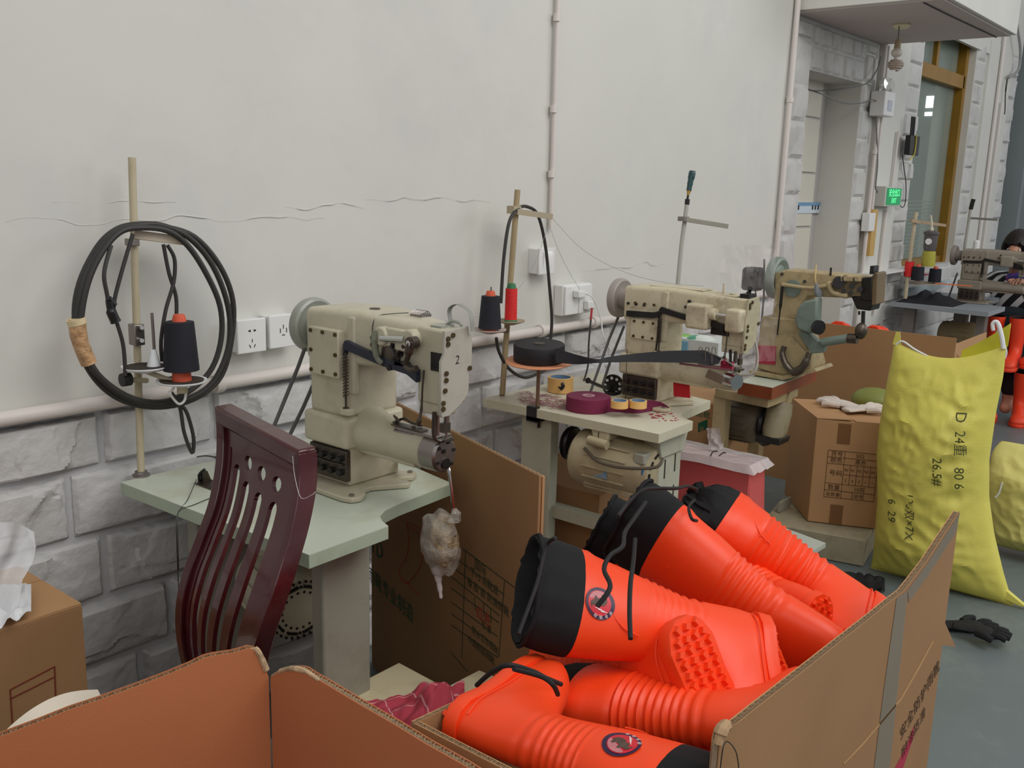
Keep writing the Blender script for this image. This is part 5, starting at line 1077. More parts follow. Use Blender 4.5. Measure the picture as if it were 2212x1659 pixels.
def t5(s, u, z, sz): text(s, 'printed_text', inkbr, t, g5(x5+u*w5, zB_+(zA-zB_)*z, .0016), dirf, (0, 0, 1), sz)
t5('货号', .06, .89, .024); t5('502', .56, .89, .022); t5('颜色', .06, .755, .024); t5('黑色', .55, .755, .022); t5('号码', .06, .48, .026)
for k, (a, c) in enumerate((('40', '2'), ('41', '3'), ('42', '3'), ('43', '1'), ('44', '1'))): t5(a, .352+.132*k, .585, .017); t5(c, .38+.132*k, .36, .017)
t5('数量', .06, .18, .024); t5('10双', .58, .18, .022); t5('总数量', .03, .035, .019); t5('货号', .585, .035, .019)
# --- big carton of boots in the back
t = thing('cardboard_box', 'wide open brown carton behind the old machine, orange boots inside', 'box', (4.9, 1.5, 0))
e0, e1 = U(1690, 690, x=4.6), U(2065, 731, x=4.6)
MB().box((4.6, e1.y, 0), (4.608, e0.y+.1, e1.z)).build('front_panel', card_d, t)
MB().box((4.61, e1.y, 0), (5.15, e1.y+.008, e1.z-.03)).build('side_panel', card, t)
MB().box((4.61, 2.03, 0), (5.15, 2.04, e1.z-.05)).build('side_panel', card, t)
MB().box((5.15, e1.y, 0), (5.158, 2.04, e1.z-.10)).build('rear_panel', card, t)
MB().prism([U(2065, 731, x=4.6), U(2066, 762, x=4.6), U(2083, 780, x=4.6), U(2066, 778, x=4.6)], (.006, 0, 0)).build('flap', card, t)
# ================================================================== STOOL
t = thing('plastic_stool', 'red plastic stool with film-wrapped top behind the ivory table leg', 'stool', (3.35, 1.6, 0))
s0, s1 = U(1500, 990, x=3.18), U(1640, 1003, x=3.18)
zs = .49; xs0, xs1 = 3.13, 3.27; ys0, ys1 = 1.43, 1.80
MB().loft([[V((xs0, ys0, zs-.03)), V((xs1, ys0, zs-.03)), V((xs1, ys1, zs-.03)), V((xs0, ys1, zs-.03))], [V((xs0+.01, ys0+.01, zs)), V((xs1-.01, ys0+.01, zs)), V((xs1-.01, ys1-.01, zs)), V((xs0+.01, ys1-.01, zs))]]).build('seat', stoolm, t, bevel=.012, seg=3)
def stool_side(a, b_, o):
    a, b_ = V(a), V(b_); k = (b_-a); o = V(o)
    ztop = zs-.028; 
    P = [a+V((0, 0, ztop)), b_+V((0, 0, ztop)), b_+o*.03+k*.05, b_+o*.03-k*.12, b_-k*.25+V((0, 0, ztop-.30)), a+k*.25+V((0, 0, ztop-.30)), a+o*.03+k*.12, a+o*.03-k*.05]
    return P
for a, b_, o in (((xs0+.008, ys1-.01, 0), (xs0+.008, ys0+.01, 0), (-1, 0, 0)), ((xs0+.01, ys0+.008, 0), (xs1-.01, ys0+.008, 0), (0, -1, 0)), ((xs1-.008, ys0+.01, 0), (xs1-.008, ys1-.01, 0), (1, 0, 0)), ((xs1-.01, ys1-.008, 0), (xs0+.01, ys1-.008, 0), (0, 1, 0))):
    P = stool_side(a, b_, o); MB().prism(P, -V(o)*.006).build('leg_panel', stoolm, t, bevel=.002)
t2_ = thing('plastic_film', 'dusty clear film wrapped over the red stool top', 'film', (3.35, 1.6, zs-.05))
def sf(u, v):
    x = xs0-.02+(xs1-xs0+.04)*u; y = ys0-.02+(ys1-ys0+.04)*v; e = min(u, 1-u, v, 1-v); z = zs+.004+.003*noise.noise(V((u*9, v*9, 4)))
    if e < .06: z -= .028*(1-e/.06)**.7*(1+.5*noise.noise(V((u*3, v*3, 1))))
    return V((x, y, z))
MB().grid(sf, 30, 30).build('film_sheet', film, t2_)
MB().tube([U(1535, 985, z=zs+.007), U(1540, 976, z=zs+.007), U(1550, 974, z=zs+.007)], .002, 6).tube([U(1554, 984, z=zs+.007), U(1562, 978, z=zs+.007), U(1568, 978, z=zs+.007)], .002, 6).build('black_scribble', inkb, t2_)
MB().grid(lambda u, v: U(1525+30*u+8*v, 925+45*v, x=3.2)+V((.02*noise.noise(V((u*3, v*3, 3))), 0, 0)), 8, 8).build('film_tail', film, t2_)
# ================================================================== LOW BOARDS, CLOTH
def at_z(l, z): return [U(px, py, z=z) for px, py in l]
t = thing('low_bench', 'cream board bench on the floor in front of the mint table leg', 'bench', at_z([(860, 1500)], 0)[0])
zb_ = .36
Q = at_z([(862, 1431), (735, 1496)], zb_); c_ = Q[0]; ed = (Q[1]-Q[0]); ed = V((ed.x, ed.y, 0)); e2 = U(1000, 1505, z=zb_)-c_; e2.z = 0
MB().prism([c_, c_+ed*1.6, c_+ed*1.6+e2*1.0, c_+e2*1.0], (0, 0, -.03)).build('board', woodm, t, bevel=.002)
b3 = at_z([(968, 1482), (1035, 1447), (1072, 1462)], zb_-.0)
MB().prism([b3[0], b3[1], b3[2], b3[0]+(b3[2]-b3[1])*2.0], (0, 0, -.03)).build('board', woodm, t, bevel=.002)
b = MB()
for p in (c_+ed*.15+e2*.1, c_+ed*1.5+e2*.1, c_+ed*1.5+e2*.9, c_+ed*.15+e2*.9): b.box((p.x-.02, p.y-.02, 0), (p.x+.02, p.y+.02, zb_-.03))
b.build('leg', woodm, t)
cc = U(905, 1530, z=.44)
def cf(u, v):
    px = 788+215*u; py = 1562-100*u*.45-50*v*(1-u*.2)+60*(1-v)*(.6+.4*math.sin(3*u)); q = U(px, py, z=zb_+.02)
    a = V((u*3.1, v*2.7, 5)); h = .05*math.exp(-((u-.72)/.22)**2-((v-.55)/.35)**2)+.030*abs(noise.noise(a*1.4))*(.3+u)+.010*noise.noise(a*3.5)
    q.z = zb_+.012+max(0, h); return q
t = tag(MB().grid(cf, 60, 36).build('checked_cloth', plaid, solid=.002, at=cc), 'crumpled pink-red checked cloth on the low cream boards', 'cloth')
t = thing('floor_board', 'dusty white board lying tilted behind the orange boots', 'board', U(1700, 1180, z=.1))
Q = at_z([(1655, 1120), (1784, 1172)], .13); Q2 = at_z([(1640, 1290), (1560, 1230)], .12)
MB().prism([U(1560, 1090, z=.13), U(1784, 1173, z=.13), U(1680, 1238, z=.13), U(1480, 1180, z=.13)], (0, 0, -.018)).build('board', mat('pale_green_board', (206, 214, 204), .5, var=.03), t)
MB().box((3.0, 1.2, 0), (3.3, 1.5, .1)).build('block', woodm, t)
t = thing('treadle_beam', 'dusty cream beam under the 502 carton', 'beam', (3.9, 1.35, 0))
Q = at_z([(1645, 1128), (1870, 1168), (1900, 1120), (1690, 1075)], .112)
MB().prism(Q, (0, 0, -.11)).build('beam', mat('dusty_beam', (164, 154, 128), .7, var=.1, dirt=(110, 96, 74), da=.5, ds=10), t, bevel=.004)
MB().box(U(1680, 1095, z=.14)+V((0, 0, -.02)), U(1720, 1092, z=.14)+V((.04, .04, .02))).build('metal_foot', legm, t)
# gloves
def glove(lab, base, d, m, s=1.0, dark=False, flip=1):
    """flat lying work glove: palm, cuff and five fingers"""
    d = V(d).normalized(); sd_ = V((-d.y, d.x, 0))*flip; t = thing('work_glove', lab, 'glove', base); B0 = V(base)
    P = lambda a, b_, c=0: B0+d*a*s+sd_*b_*s+V((0, 0, c*s))
    def rg(a, w_, h, z0=0): return [P(a, w_*math.cos(2*PI*k/14), z0+h+h*math.sin(2*PI*k/14)) for k in range(14)]
    b = MB().loft([rg(-.10, .040, .010), rg(-.06, .036, .011), rg(-.03, .036, .012), rg(0, .045, .014), rg(.05, .046, .014), rg(.075, .042, .010)])
    b.build('palm', m, t, sub=1)
    for k, (o, L_) in enumerate(((-.034, .055), (-.012, .068), (.011, .065), (.033, .05))):
        a_ = (k-1.5)*.16; b = MB().tube([P(.06, o, .012), P(.06+L_*.5, o+L_*.5*math.sin(a_), .018), P(.06+L_, o+L_*math.sin(a_), .010)], [.011, .0105, .009], 8); b.build('finger', m, t)
    MB().tube([P(.0, .035, .012), P(.035, .065, .016), P(.06, .075, .010)], [.013, .012, .009], 8).build('thumb', m, t)
    return t
gz = zt5+.013
glove('white cotton glove on the 502 carton, fingers towards the old machine', U(1825, 880, z=gz), (.3, 1, 0), glovem, 1.0)
glove('second white cotton glove on the 502 carton, nearer the sack', U(1860, 888, z=gz), (.9, -.5, 0), glovem, .9, flip=-1)
glove('black work glove lying on the grey floor, front right', U(2085, 1358, z=.002), (.55, -.8, 0), mat('black_glove_fabric', (20, 20, 22), .8, bump=.3), .9)
glove('second black work glove lying across the first on the floor', U(2110, 1366, z=.03), (.2, -1, 0), mat('black_glove_fabric', 0), .8, flip=-1)
t = thing('black_cloth', 'crumpled black cloth on the floor at the foot of the yellow sack', 'cloth', U(1850, 1255, z=0))
MB().grid(lambda u, v: (lambda q: V((q.x, q.y, .006+.03*abs(noise.noise(V((u*5, v*4, 2)))))))(U(1800+110*u, 1240+30*v+12*u, z=0)), 20, 8).build('cloth', mat('black_cloth', (24, 24, 26), .8), t, solid=.003)
# ================================================================== SACKS
def sack(lab, yl, yr, z0, z1, x0, m, wr=1.0, thick=.17, lean=.0, seed=1, top=None, name='woven_sack', EL=None, ER=None):
    t = thing(name, lab, 'sack', (x0, (yl+yr)/2, 0))
    def edge(v):
        e = .0
        if v < .08: e = .05*(1-v/.08)*-1
        return e
    def S_(u, v, side):
        # u 0..1 left to right, v 0..1 bottom to top
        wv = .018*math.sin(v*6+seed)+.012*noise.noise(V((v*6, seed, 0)))
        if EL:
            i_ = min(len(EL)-2, int(v*(len(EL)-1))); f_ = v*(len(EL)-1)-i_; a = EL[i_]*(1-f_)+EL[i_+1]*f_
            i_ = min(len(ER)-2, int(v*(len(ER)-1))); f_ = v*(len(ER)-1)-i_; b_ = ER[i_]*(1-f_)+ER[i_+1]*f_
        else:
            a = yl+wv+(.04*(1-v/.1)**2 if v < .1 else 0)+(-.03*((v-.85)/.15) if v > .85 else 0)*.5
            b_ = yr-wv*.6-(.06*(1-v/.12)**2 if v < .12 else 0)
        zt = z1+(top(u) if top else 0)
        y = a+(b_-a)*u; z = z0+(zt-z0)*v
        bul = thick*(max(0, math.sin(PI*u))**.5)*(min(1, v/.16)**.6)*(min(1, (1-v)/.28)**.8)
        n_ = noise.noise(V((y*5, z*5, seed)))*.026+abs(noise.noise(V((y*9+z*7, z*15-y*9, seed*2))))*.022+abs(noise.noise(V((y*20-z*12, z*17+y*12, seed*3))))*.010
        k = min(1, 6*min(u, 1-u, v+.02, 1-v+.02))
        return V((x0+lean*z+side*(bul)+(n_*wr*.75*k if side < 0 else 0)-.004*0, y, z))
    b = MB().grid(lambda u, v: S_(u, v, -1), 70, 90)
    b.grid(lambda u, v: S_(u, v, 1), 20, 30)
    b.build('sack_body', m, t)
    def proj(q):
        u = (q.y-yl)/(yr-yl); zt = z1; v = (q.z-z0)/(zt-z0); u = max(.01, min(.99, u)); v = max(.01, min(.99, v)); p = S_(u, v, -1)
        return V((p.x-.004, q.y, q.z))
    return t, proj, S_
SL = [(1868, 1252), (1876, 1190), (1884, 1100), (1882, 1000), (1888, 940), (1900, 860), (1912, 800), (1918, 762)]
SR = [(2182, 1312), (2160, 1240), (2140, 1160), (2128, 1080), (2128, 1000), (2142, 900), (2158, 820), (2164, 756)]
def resamp(P_, n_=40):
    out = []
    for k in range(n_+1):
        z = P_[0].z+(P_[-1].z-P_[0].z)*k/n_
        for a, b_ in zip(P_, P_[1:]):
            if a.z <= z <= b_.z+1e-6: out.append(a.lerp(b_, (z-a.z)/(b_.z-a.z))); break
        else: out.append(P_[-1])
    return out
sk, prj, S_ = sack('tall full yellow woven sack with handwriting, leaning beside the 502 carton', 1.19, .695, 0.0, .915, 3.72, sackm, top=lambda u: .035*u-.055*math.sin(PI*u), thick=.13,
    EL=[e_.y for e_ in resamp([U(px, py, x=3.66) for px, py in SL])], ER=[e_.y for e_ in resamp([U(px, py, x=3.66) for px, py in SR])])
def st(s, px, py, size):
    q = U(px, py, x=3.57); text(s, 'handwriting', mat('pen_ink', (70, 72, 40), .7, var=0), sk, V((3.57, q.y, q.z)), (0, -.10, -1), (0, -1, .10), size, proj=prj)
st('D', 2058, 893, .052); st('24重', 2060, 933, .046); st('80 6', 2058, 1012, .046); st('26.5#', 2012, 990, .046); st('100双×7X', 1950, 1068, .042); st('6  29', 1910, 1082, .044)
MB().tube([S_(.02, .99, -1), S_(.08, 1.0, -1)+V((0, 0, .015)), S_(.2, 1, -1)+V((0, 0, .005)), S_(.32, 1, -1)+V((0, 0, -.004))], .004).build('tie_string', white_pl, sk)
pr = S_(.98, .99, -1)
MB().tube([pr, pr+V((0, .01, .04)), pr+V((0, .03, .09)), pr+V((.0, .045, .085)), pr+V((0, .04, .06))], [.008, .007, .006]).build('tied_ear', whitecl, sk)
pr = S_(.02, .99, -1); MB().loft([[pr+V((0, .012, 0)), pr+V((0, -.018, 0)), pr+V((.006, -.018, 0))], [pr+V((0, .004, .05)), pr+V((0, -.01, .05)), pr+V((.004, -.01, .05))]]).build('corner_ear', sackm, sk)
MB().grid(lambda u, v: S_(.60+.4*u, .97, 1)+V((.02, 0, .02+(.03+.055*u)*v)), 10, 4).build('rear_lip', mat('bright_yellow_inside', (206, 200, 60), .5), sk, solid=.002)
pr = S_(.99, .01, -1); MB().prism([pr+V((-.01, .10, .03)), pr+V((-.01, .02, .05)), pr+V((-.01, -.055, .005)), pr+V((-.01, -.03, .0))], (.02, 0, 0)).build('bottom_corner', sackm, sk, bevel=.004)
s2, _, _ = sack('partly filled pale yellow sack at the right edge, behind the tall one', .895, .50, .02, .47, 4.30, sackl, thick=.13, seed=4)
MB().tube([U(2165, 1042, x=4.2), U(2158, 1065, x=4.2), U(2150, 1075, x=4.2)], .004).build('tie_string', white_pl, s2)
t = thing('olive_bag', 'rounded olive green bag behind the gloves on the 502 carton', 'bag', U(1880, 880, z=zt5+.01))
q = U(1875, 862, x=4.18); MB().ball(q+V((0, -.03, .0)), (.08, .10, .055), 20, 12).build('bag_body', sackg, t)
# ================================================================== BOOTS
PROF = [  # front point, back point (x,z) in profile, half width, superellipse power
 (.098, .345, -.088, .345, .058), (.097, .335, -.087, .335, .058), (.090, .30, -.080, .30, .056), (.082, .26, -.074, .26, .054), (.072, .22, -.066, .22, .050), (.062, .18, -.059, .18, .046),
 (.058, .15, -.055, .148, .043), (.064, .128, -.058, .112, .042), (.085, .112, -.063, .075, .042), (.108, .102, -.066, .040, .043), (.126, .096, -.062, .010, .043), (.142, .090, -.045, .0, .042),
 (.156, .085, -.005, .0, .042), (.172, .080, .040, .0, .044), (.188, .073, .085, .0, .048), (.204, .063, .130, .0, .050), (.216, .050, .170, .0, .047), (.223, .038, .200, .002, .038), (.226, .028, .216, .008, .024), (.226, .024, .222, .016, .008)]
def interp(P_, n_):
    out = []; N_ = len(P_)
    for i in range(N_-1):
        a, b_, c, d = P_[max(0, i-1)], P_[i], P_[i+1], P_[min(N_-1, i+2)]
        for k in range(n_[i] if isinstance(n_, list) else n_):
            t_ = k/(n_[i] if isinstance(n_, list) else n_); out.append(tuple(.5*((2*q)+(r-p)*t_+(2*p-5*q+4*r-s)*t_*t_+(3*q-p-3*r+s)*t_**3) for p, q, r, s in zip(a, b_, c, d)))
    out.append(P_[-1]); return out
def boot_parts(low=False, rib=1):
    nn = [2, 3, 6, 12, 14, 12, 8, 5, 3, 2, 2, 2, 2, 2, 3, 3, 3, 2, 2]
    if low: nn = [2]*19
    n = 28 if low else 40; rings = []
    for fx, fz, bx_, bz, w_ in interp(PROF, nn):
        zc_ = (fz+bz)/2; cx = (fx+bx_)/2; hx = (fx-bx_)/2; hz = (fz-bz)/2
        g = 0
        if not low and .125 < fz < (.272 if rib > 1 else .225) and fx < .1: g = rib*.0016*math.sin(fz*2*PI/.0135)
        if not low and abs(fz-.325) < .004: g = .0018
        ring = []
        for k in range(n):
            a = 2*PI*k/n; c_, s_ = math.cos(a), math.sin(a); pw = .82 if bz < .02 else .95
            cc_ = math.copysign(abs(c_)**pw, c_); ss_ = math.copysign(abs(s_)**pw, s_)
            gg = g*(1 if rib > 1 else max(0, min(1, .3-c_*1.5))*1.3)
            ring.append(V((cx+cc_*(hx+gg), ss_*(w_+gg), zc_+cc_*hz)))
        rings.append(ring)
    body = MB().loft(rings, cap=False); n0 = len(rings)
    body.f.append(tuple(range((n0-1)*n, n0*n)))
    # inner wall
    inner = MB().loft([[V((p.x*.95, p.y*.93, p.z)) for p in rings[0]], [V((p.x*.80, p.y*.80, p.z-.10)) for p in rings[0]]], cap=False)
    inner.f.append(tuple(range(n, 2*n)))
    def hw(x):
        T_ = [(-.068, .008), (-.06, .024), (-.03, .036), (.02, .034), (.06, .037), (.11, .047), (.15, .050), (.19, .044), (.215, .028), (.228, .010)]
        for (a, p), (b_, q) in zip(T_, T_[1:]):
            if a <= x <= b_: return p+(q-p)*(x-a)/(b_-a)
        return .006
    xs = [-.068+.296*i/24 for i in range(25)]
    out = [V((x, hw(x)+.003, 0)) for x in xs]+[V((x, -hw(x)-.003, 0)) for x in reversed(xs)]
    sole = MB().loft([[p+V((0, 0, .016)) for p in out], [V((p.x*1.01, p.y*1.04, .012)) for p in out], [V((p.x*1.01, p.y*1.04, -.004)) for p in out], [p+V((0, 0, -.008)) for p in out]])
    tread = MB()
    i = 0; x = -.055
    while x < .215:
        h = hw(x); ny = max(2, int(2*h/.0155)); 
        for j in range(ny):
            y = -h+.009+(2*h-.018)*(j/(ny-1)) ; a = .5 if (i+j) % 2 else -.4
            c_, s_ = math.cos(a), math.sin(a); L1, W1 = .0068, .0050
            q = [V((x+c_*u*L1-s_*v*W1, y+s_*u*L1+c_*v*W1, 0)) for u, v in ((-1, -1), (1, -.7), (1, 1), (-.6, 1))]
            tread.loft([[p+V((0, 0, -.007)) for p in q], [V((x, y, 0)).lerp(p, .72)+V((0, 0, -.0155)) for p in q]])
        x += .0152; i += 1
    for k in range(26):
        pass
    return body, inner, sole, tread
def seams():
    b = MB()
    for sgn in (1, -1):
        b.tube([V((-.015, sgn*.0545, .30)), V((.03, sgn*.052, .295)), V((.055, sgn*.045, .27)), V((.06, sgn*.040, .24))], .0014, 6, 5)
        b.tube([V((.212, sgn*.020, .03)), V((.18, sgn*.0445, .03)), V((.13, sgn*.0475, .026)), V((.05, sgn*.0425, .026)), V((-.02, sgn*.041, .026)), V((-.052, sgn*.026, .026))], .0014, 6, 5)
    return b
protos = {}
def boot_side(x, z, sgn):
    P_ = min(interp(PROF[:6], 10), key=lambda p: abs(p[1]-z)); cx = (P_[0]+P_[2])/2; hx = (P_[0]-P_[2])/2; u = max(-.95, min(.95, (x-cx)/hx))
    return sgn*(P_[4]*(1-abs(u)**2.05)**(1/2.05)*1.0+.0012)
bb = boot_parts(); protos['hi'] = bb; protos['rib'] = boot_parts(rib=1.6)
def cuff_open(t, sag=0):
    n = 40; rings = []
    base = [(math.copysign(abs(math.cos(2*PI*k/n))**.95, math.cos(2*PI*k/n)), math.copysign(abs(math.sin(2*PI*k/n))**.95, math.sin(2*PI*k/n)), k) for k in range(n)]
    def rg(z, sx, sy, w_, dz=0): return [V((.005+(.093*sx)*c, .058*sy*s*(1+w_*math.sin(k*1.9)), z+dz*math.cos(2*PI*k/n)+w_*.03*math.sin(k*2.7))) for c, s, k in base]
    b = MB().loft([rg(.338, 1.0, 1.0, 0), rg(.346, 1.01, 1.02, .01), rg(.375, 1.02, 1.04, .03), rg(.40, 1.0, 1.0, .05, sag), rg(.415, .97, .95, .07, sag), rg(.413, .93, .90, .06, sag), rg(.38, .90, .84, .04), rg(.33, .86, .74, .02), rg(.25, .78, .6, 0)], cap=False)
    b.build('fabric_cuff', fabric, t, local=True, ang=1.2)
    MB().tube([V((.005+.095*c, .06*s, .41+.002*math.sin(k))) for c, s, k in base][::2], .0035, 6, 3, closed=True).build('drawcord_hem', fabric, t, local=True)
def cuff_closed(t, L_=.07, gx=.35):
    n = 40; rings = []
    for z, sx, sy, w_ in ((.338, .98, .98, 0), (.35, .97, 1.0, .03), (.345+L_*.4, .86, .95, .08), (.345+L_*.75, .7, .8, .14), (.345+L_, gx, .5, .22), (.35+L_*1.1, gx*1.15, .62, .25), (.352+L_*1.2, gx*.5, .25, .2), (.34+L_, .05, .05, 0)):
        rings.append([V((.005+.093*sx*math.cos(2*PI*k/n)*(1+w_*math.sin(k*2.5+z*40)), .058*sy*math.sin(2*PI*k/n)*(1+w_*math.sin(k*2.5)), z+w_*.02*math.cos(k*3.1))) for k in range(n)])
    MB().loft(rings, cap=False).build('fabric_cuff', fabric, t, local=True, ang=1.2)
def emblem(t, sgn, x0=.02, z0=.285, s_=1.0, rot=0):
    def at(x, z, h=0): 
        X_, Z_ = x*math.cos(rot)-z*math.sin(rot), x*math.sin(rot)+z*math.cos(rot)
        xx, zz = x0+X_*s_, z0+Z_*s_; return V((xx, boot_side(xx, zz, sgn)+sgn*(.0012+h), zz))
    def disc(name, r, m, h, cx=0, cz=0, rx=1):
        n = 32; rr = [0.02, .35, .7, 1]
        MB().loft([[at(cx+r*q*rx*math.cos(2*PI*k/n), cz+r*q*math.sin(2*PI*k/n), h) for k in range(n)] for q in rr]).build(name, m, e)
    e = MB().loft([[at(.0235*math.cos(2*PI*k/32)*q, .0235*math.sin(2*PI*k/32)*q, 0) for k in range(32)] for q in (.02, .5, 1)]).build('emblem', mat('dark_purple_ring', (46, 16, 60), .35), t, local=True)
    ORI[e.name] = V((0, 0, 0))
    disc('emblem_field', .0185, mat('emblem_red', (206, 30, 50), .35, var=.1, vs=60), .0004, .0, .0015)
    n = 14
    MB().loft([[at(-.0175*math.cos(-1.1+2.2*k/n)*1.0, .0015+.0175*math.sin(-1.1+2.2*k/n), .0007) for k in range(n+1)], [at(-.007, .0015+.0165*math.sin(-1.1+2.2*k/n), .0007) for k in range(n+1)]], cap=False, closed=False).build('emblem_sky', mat('emblem_pink', (196, 120, 126), .4, var=.1, vs=80), e)
    R_ = [(-.012, -.004), (-.011, .003), (-.006, .007), (0, .0075), (.005, .006), (.008, .009), (.010, .006), (.014, .0045), (.016, .009), (.0175, .002), (.015, -.002), (.010, -.003), (.008, -.008), (.005, -.008), (.004, -.004), (-.003, -.004), (-.004, -.009), (-.008, -.009), (-.009, -.005)]
    MB().add([at(z*1.0-.002, x*.95, .001) for x, z in R_], [tuple(range(len(R_)))]).build('animal_silhouette', mat('emblem_animal', (84, 66, 56), .5, var=.3, vs=150), e)
    b = MB()
    for k in range(3): b.loft([[at(.006+.003*k, .010-.004*k, .0011), at(.0072+.003*k, .010-.004*k, .0011)], [at(.010+.002*k, .0-.004*k, .0011), at(.0112+.002*k, .0-.004*k, .0011)]], cap=False, closed=False)
    b.build('white_streaks', mat('emblem_white', (240, 220, 220), .4), e)
    cu = bpy.data.curves.new('lt', 'FONT'); 
    for k, ch in enumerate('国狼雨靴'):
        a = .55-.42*k; cx, cz = .0209*math.cos(a), .0209*math.sin(a)
        cu.body = ch; cu.size = .0052; cu.align_x = 'CENTER'; cu.align_y = 'CENTER'
        o = bpy.data.objects.new('lt', cu); C.objects.link(o); bpy.context.view_layer.update(); me = bpy.data.meshes.new_from_object(o.evaluated_get(bpy.context.evaluated_depsgraph_get())); bpy.data.objects.remove(o)
        for v_ in me.vertices:
            q = v_.co.copy(); aa = a-PI/2; v_.co = at(cx+sgn*-1*(q.x*math.cos(aa)-q.y*math.sin(aa))*1.0, cz+q.x*math.sin(aa)+q.y*math.cos(aa), .001)
        me.materials.append(mat('emblem_white', 0)); oo = bpy.data.objects.new('lettering', me); C.objects.link(oo); oo.parent = e; ORI[oo.name] = V((0, 0, 0))
def boot(lab, apx, az, cpx, tpx, side, cuff='open', emb=0, kind='hi', grp='orange boots piled in the front carton', s_=1.0, wid=1, **kw):
    """A: ankle at pixel/height; C: top of the shaft on its pixel ray at the right length (side -1 nearer, +1 farther); T: toe on its pixel ray"""
    A = U(*apx, z=az); L_ = .24*s_
    rc_ = (U(*cpx, z=1.0)-EYE).normalized(); tm = (A-EYE).dot(rc_); d2 = (A-EYE-rc_*tm).length
    if d2 > L_: print('   too long on screen', lab[:20], d2/.24); dl = 0
    else: dl = math.sqrt(L_*L_-d2*d2)
    Cc = EYE+rc_*(tm+side*dl); up = (Cc-A).normalized()
    rt_ = (U(*tpx, z=1.0)-EYE); k_ = ((A-EYE).dot(up)-.06*s_)/rt_.dot(up); T_ = EYE+rt_*k_
    fx = (T_-A) if 'tv' not in kw else V(kw['tv']); fx = (fx-up*fx.dot(up)).normalized(); sy = up.cross(fx)
    if emb: emb = 1 if sy.dot(EYE-A) > 0 else -1
    t = thing('rain_boot', lab, 'boot', (0, 0, 0), grp)
    Mx = Matrix.Identity(4)
    for i in range(3): Mx[i][0] = fx[i]*s_; Mx[i][1] = sy[i]*s_*wid; Mx[i][2] = up[i]*s_
    org = A-up*.105*s_; Mx.translation = org
    t.matrix_world = Mx; t.location = org; t.rotation_euler = Mx.to_euler(); t.scale = (s_, s_*wid, s_)
    body, inner, sole, tread = protos[kind]
    body.build('boot_body', orange, t, local=True, ang=1.0)
    sole.build('sole', orange, t, local=True); o = tread.build('tread_lugs', orange, t, local=True, ang=.3); o['kind'] = 'stuff'
    seams().build('moulded_seam', orange, t, local=True)
    if cuff == 'open': cuff_open(t); 
    elif cuff: cuff_closed(t, **({'gx': kw['gx']} if 'gx' in kw else {}))
    else: inner.build('lining', fabric, t, local=True)
    if emb: emblem(t, emb, kw.get('ex', .0), kw.get('ez', .275), kw.get('es', 1), kw.get('er', 0))
    print('BOOT', lab[:30], 'scale %.2f' % s_, [round(q, 2) for q in org]); t['m'] = 0; del t['m']
    return t, Mx
def cord(pts, r, t, Mx, name='drawcord'):
    inv = Mx.inverted(); MB().tube([inv @ p for p in pts], r/Mx.to_scale().x, 8, 8).build(name, cordm, t, local=True)
SZ = .95
b1, M1 = boot('orange boot lying nearest the camera, sole edge against the left carton side', (1138, 1590), .69, (1446, 1712), (1240, 1465), -1, 'open', s_=.93, emb=1, ex=-.018, ez=.272, es=1.2, er=.6)
b2, M2 = boot('orange boot with wide open black cuff and round emblem, left of the pile', (1520, 1375), .70, (1225, 1290), (1600, 1500), -1, 'open', emb=1, s_=1.08, ex=.032, ez=.312, es=1.05, er=-.3)
b3, M3 = boot('large orange boot across the middle of the pile, navy cuff hanging open', (1680, 1345), .645, (1424, 1163), (0, 0), 1, 'open', s_=1.16, tv=(.35, .5, -1))
b4, M4 = boot('orange boot at the back right with gathered black cuff, ribs all along the shaft', (1780, 1268), .60, (1560, 1120), (0, 0), 1, 'closed', kind='rib', s_=1.1, wid=1.08, tv=(-1.75, -.3, -.1))
b5, M5 = boot('orange boot mostly hidden behind the middle one, dark cuff showing', (1560, 1290), .62, (1335, 1160), (0, 0), 1, 'open', s_=.98, tv=(.3, .3, -1))
b6, M6 = boot('orange boot with its lugged sole turned to the camera, centre of the pile', (1405, 1448), .645, (1215, 1472), (0, 0), 1, None, kind='rib', s_=1.16, wid=1.12, tv=(.12, .0, -1))
b7, M7 = boot('orange boot with small gathered black cuff, heel tread facing the torn carton edge', (1558, 1556), .650, (1268, 1514), (0, 0), 1, 'closed', kind='rib', gx=.5, s_=1.0, tv=(1, .7, -.3))
b8, M8 = boot('orange boot low in the pile, only its heel edge visible behind the central sole', (1575, 1440), .60, (1400, 1450), (0, 0), 1, None, s_=.9, tv=(.2, .2, -1))
b9, M9 = boot('orange boot deep in the carton below the back right boot', (1690, 1305), .60, (1540, 1225), (0, 0), 1, None, s_=.95, tv=(.2, .2, -1))
cord([U(1290, 1310, z=.93), U(1318, 1268, z=.95), U(1305, 1230, z=.95), U(1318, 1200, z=.96), U(1345, 1180, z=.96), U(1350, 1150, z=.95), U(1370, 1120, z=.96), U(1395, 1085, z=.97)], .0034, b3, M3)
cord([U(1362, 1380, z=.90), U(1360, 1320, z=.92), U(1362, 1260, z=.94), U(1368, 1215, z=.94), U(1372, 1165, z=.94)], .0034, b3, M3)
cord([U(1335, 1115, z=.93), U(1362, 1080, z=.93), U(1390, 1058, z=.94), U(1420, 1055, z=.93), U(1460, 1055, z=.92), U(1485, 1050, z=.90), U(1505, 1057, z=.88)], .0032, b4, M4)
cord([U(1500, 1080, z=.87), U(1488, 1095, z=.87), U(1494, 1120, z=.87), U(1505, 1125, z=.86)], .0030, b4, M4)
cord([U(1212, 1478, z=.79), U(1180, 1465, z=.82), U(1150, 1450, z=.84), U(1100, 1437, z=.86), U(1065, 1450, z=.84), U(1030, 1480, z=.80)], .0034, b7, M7)
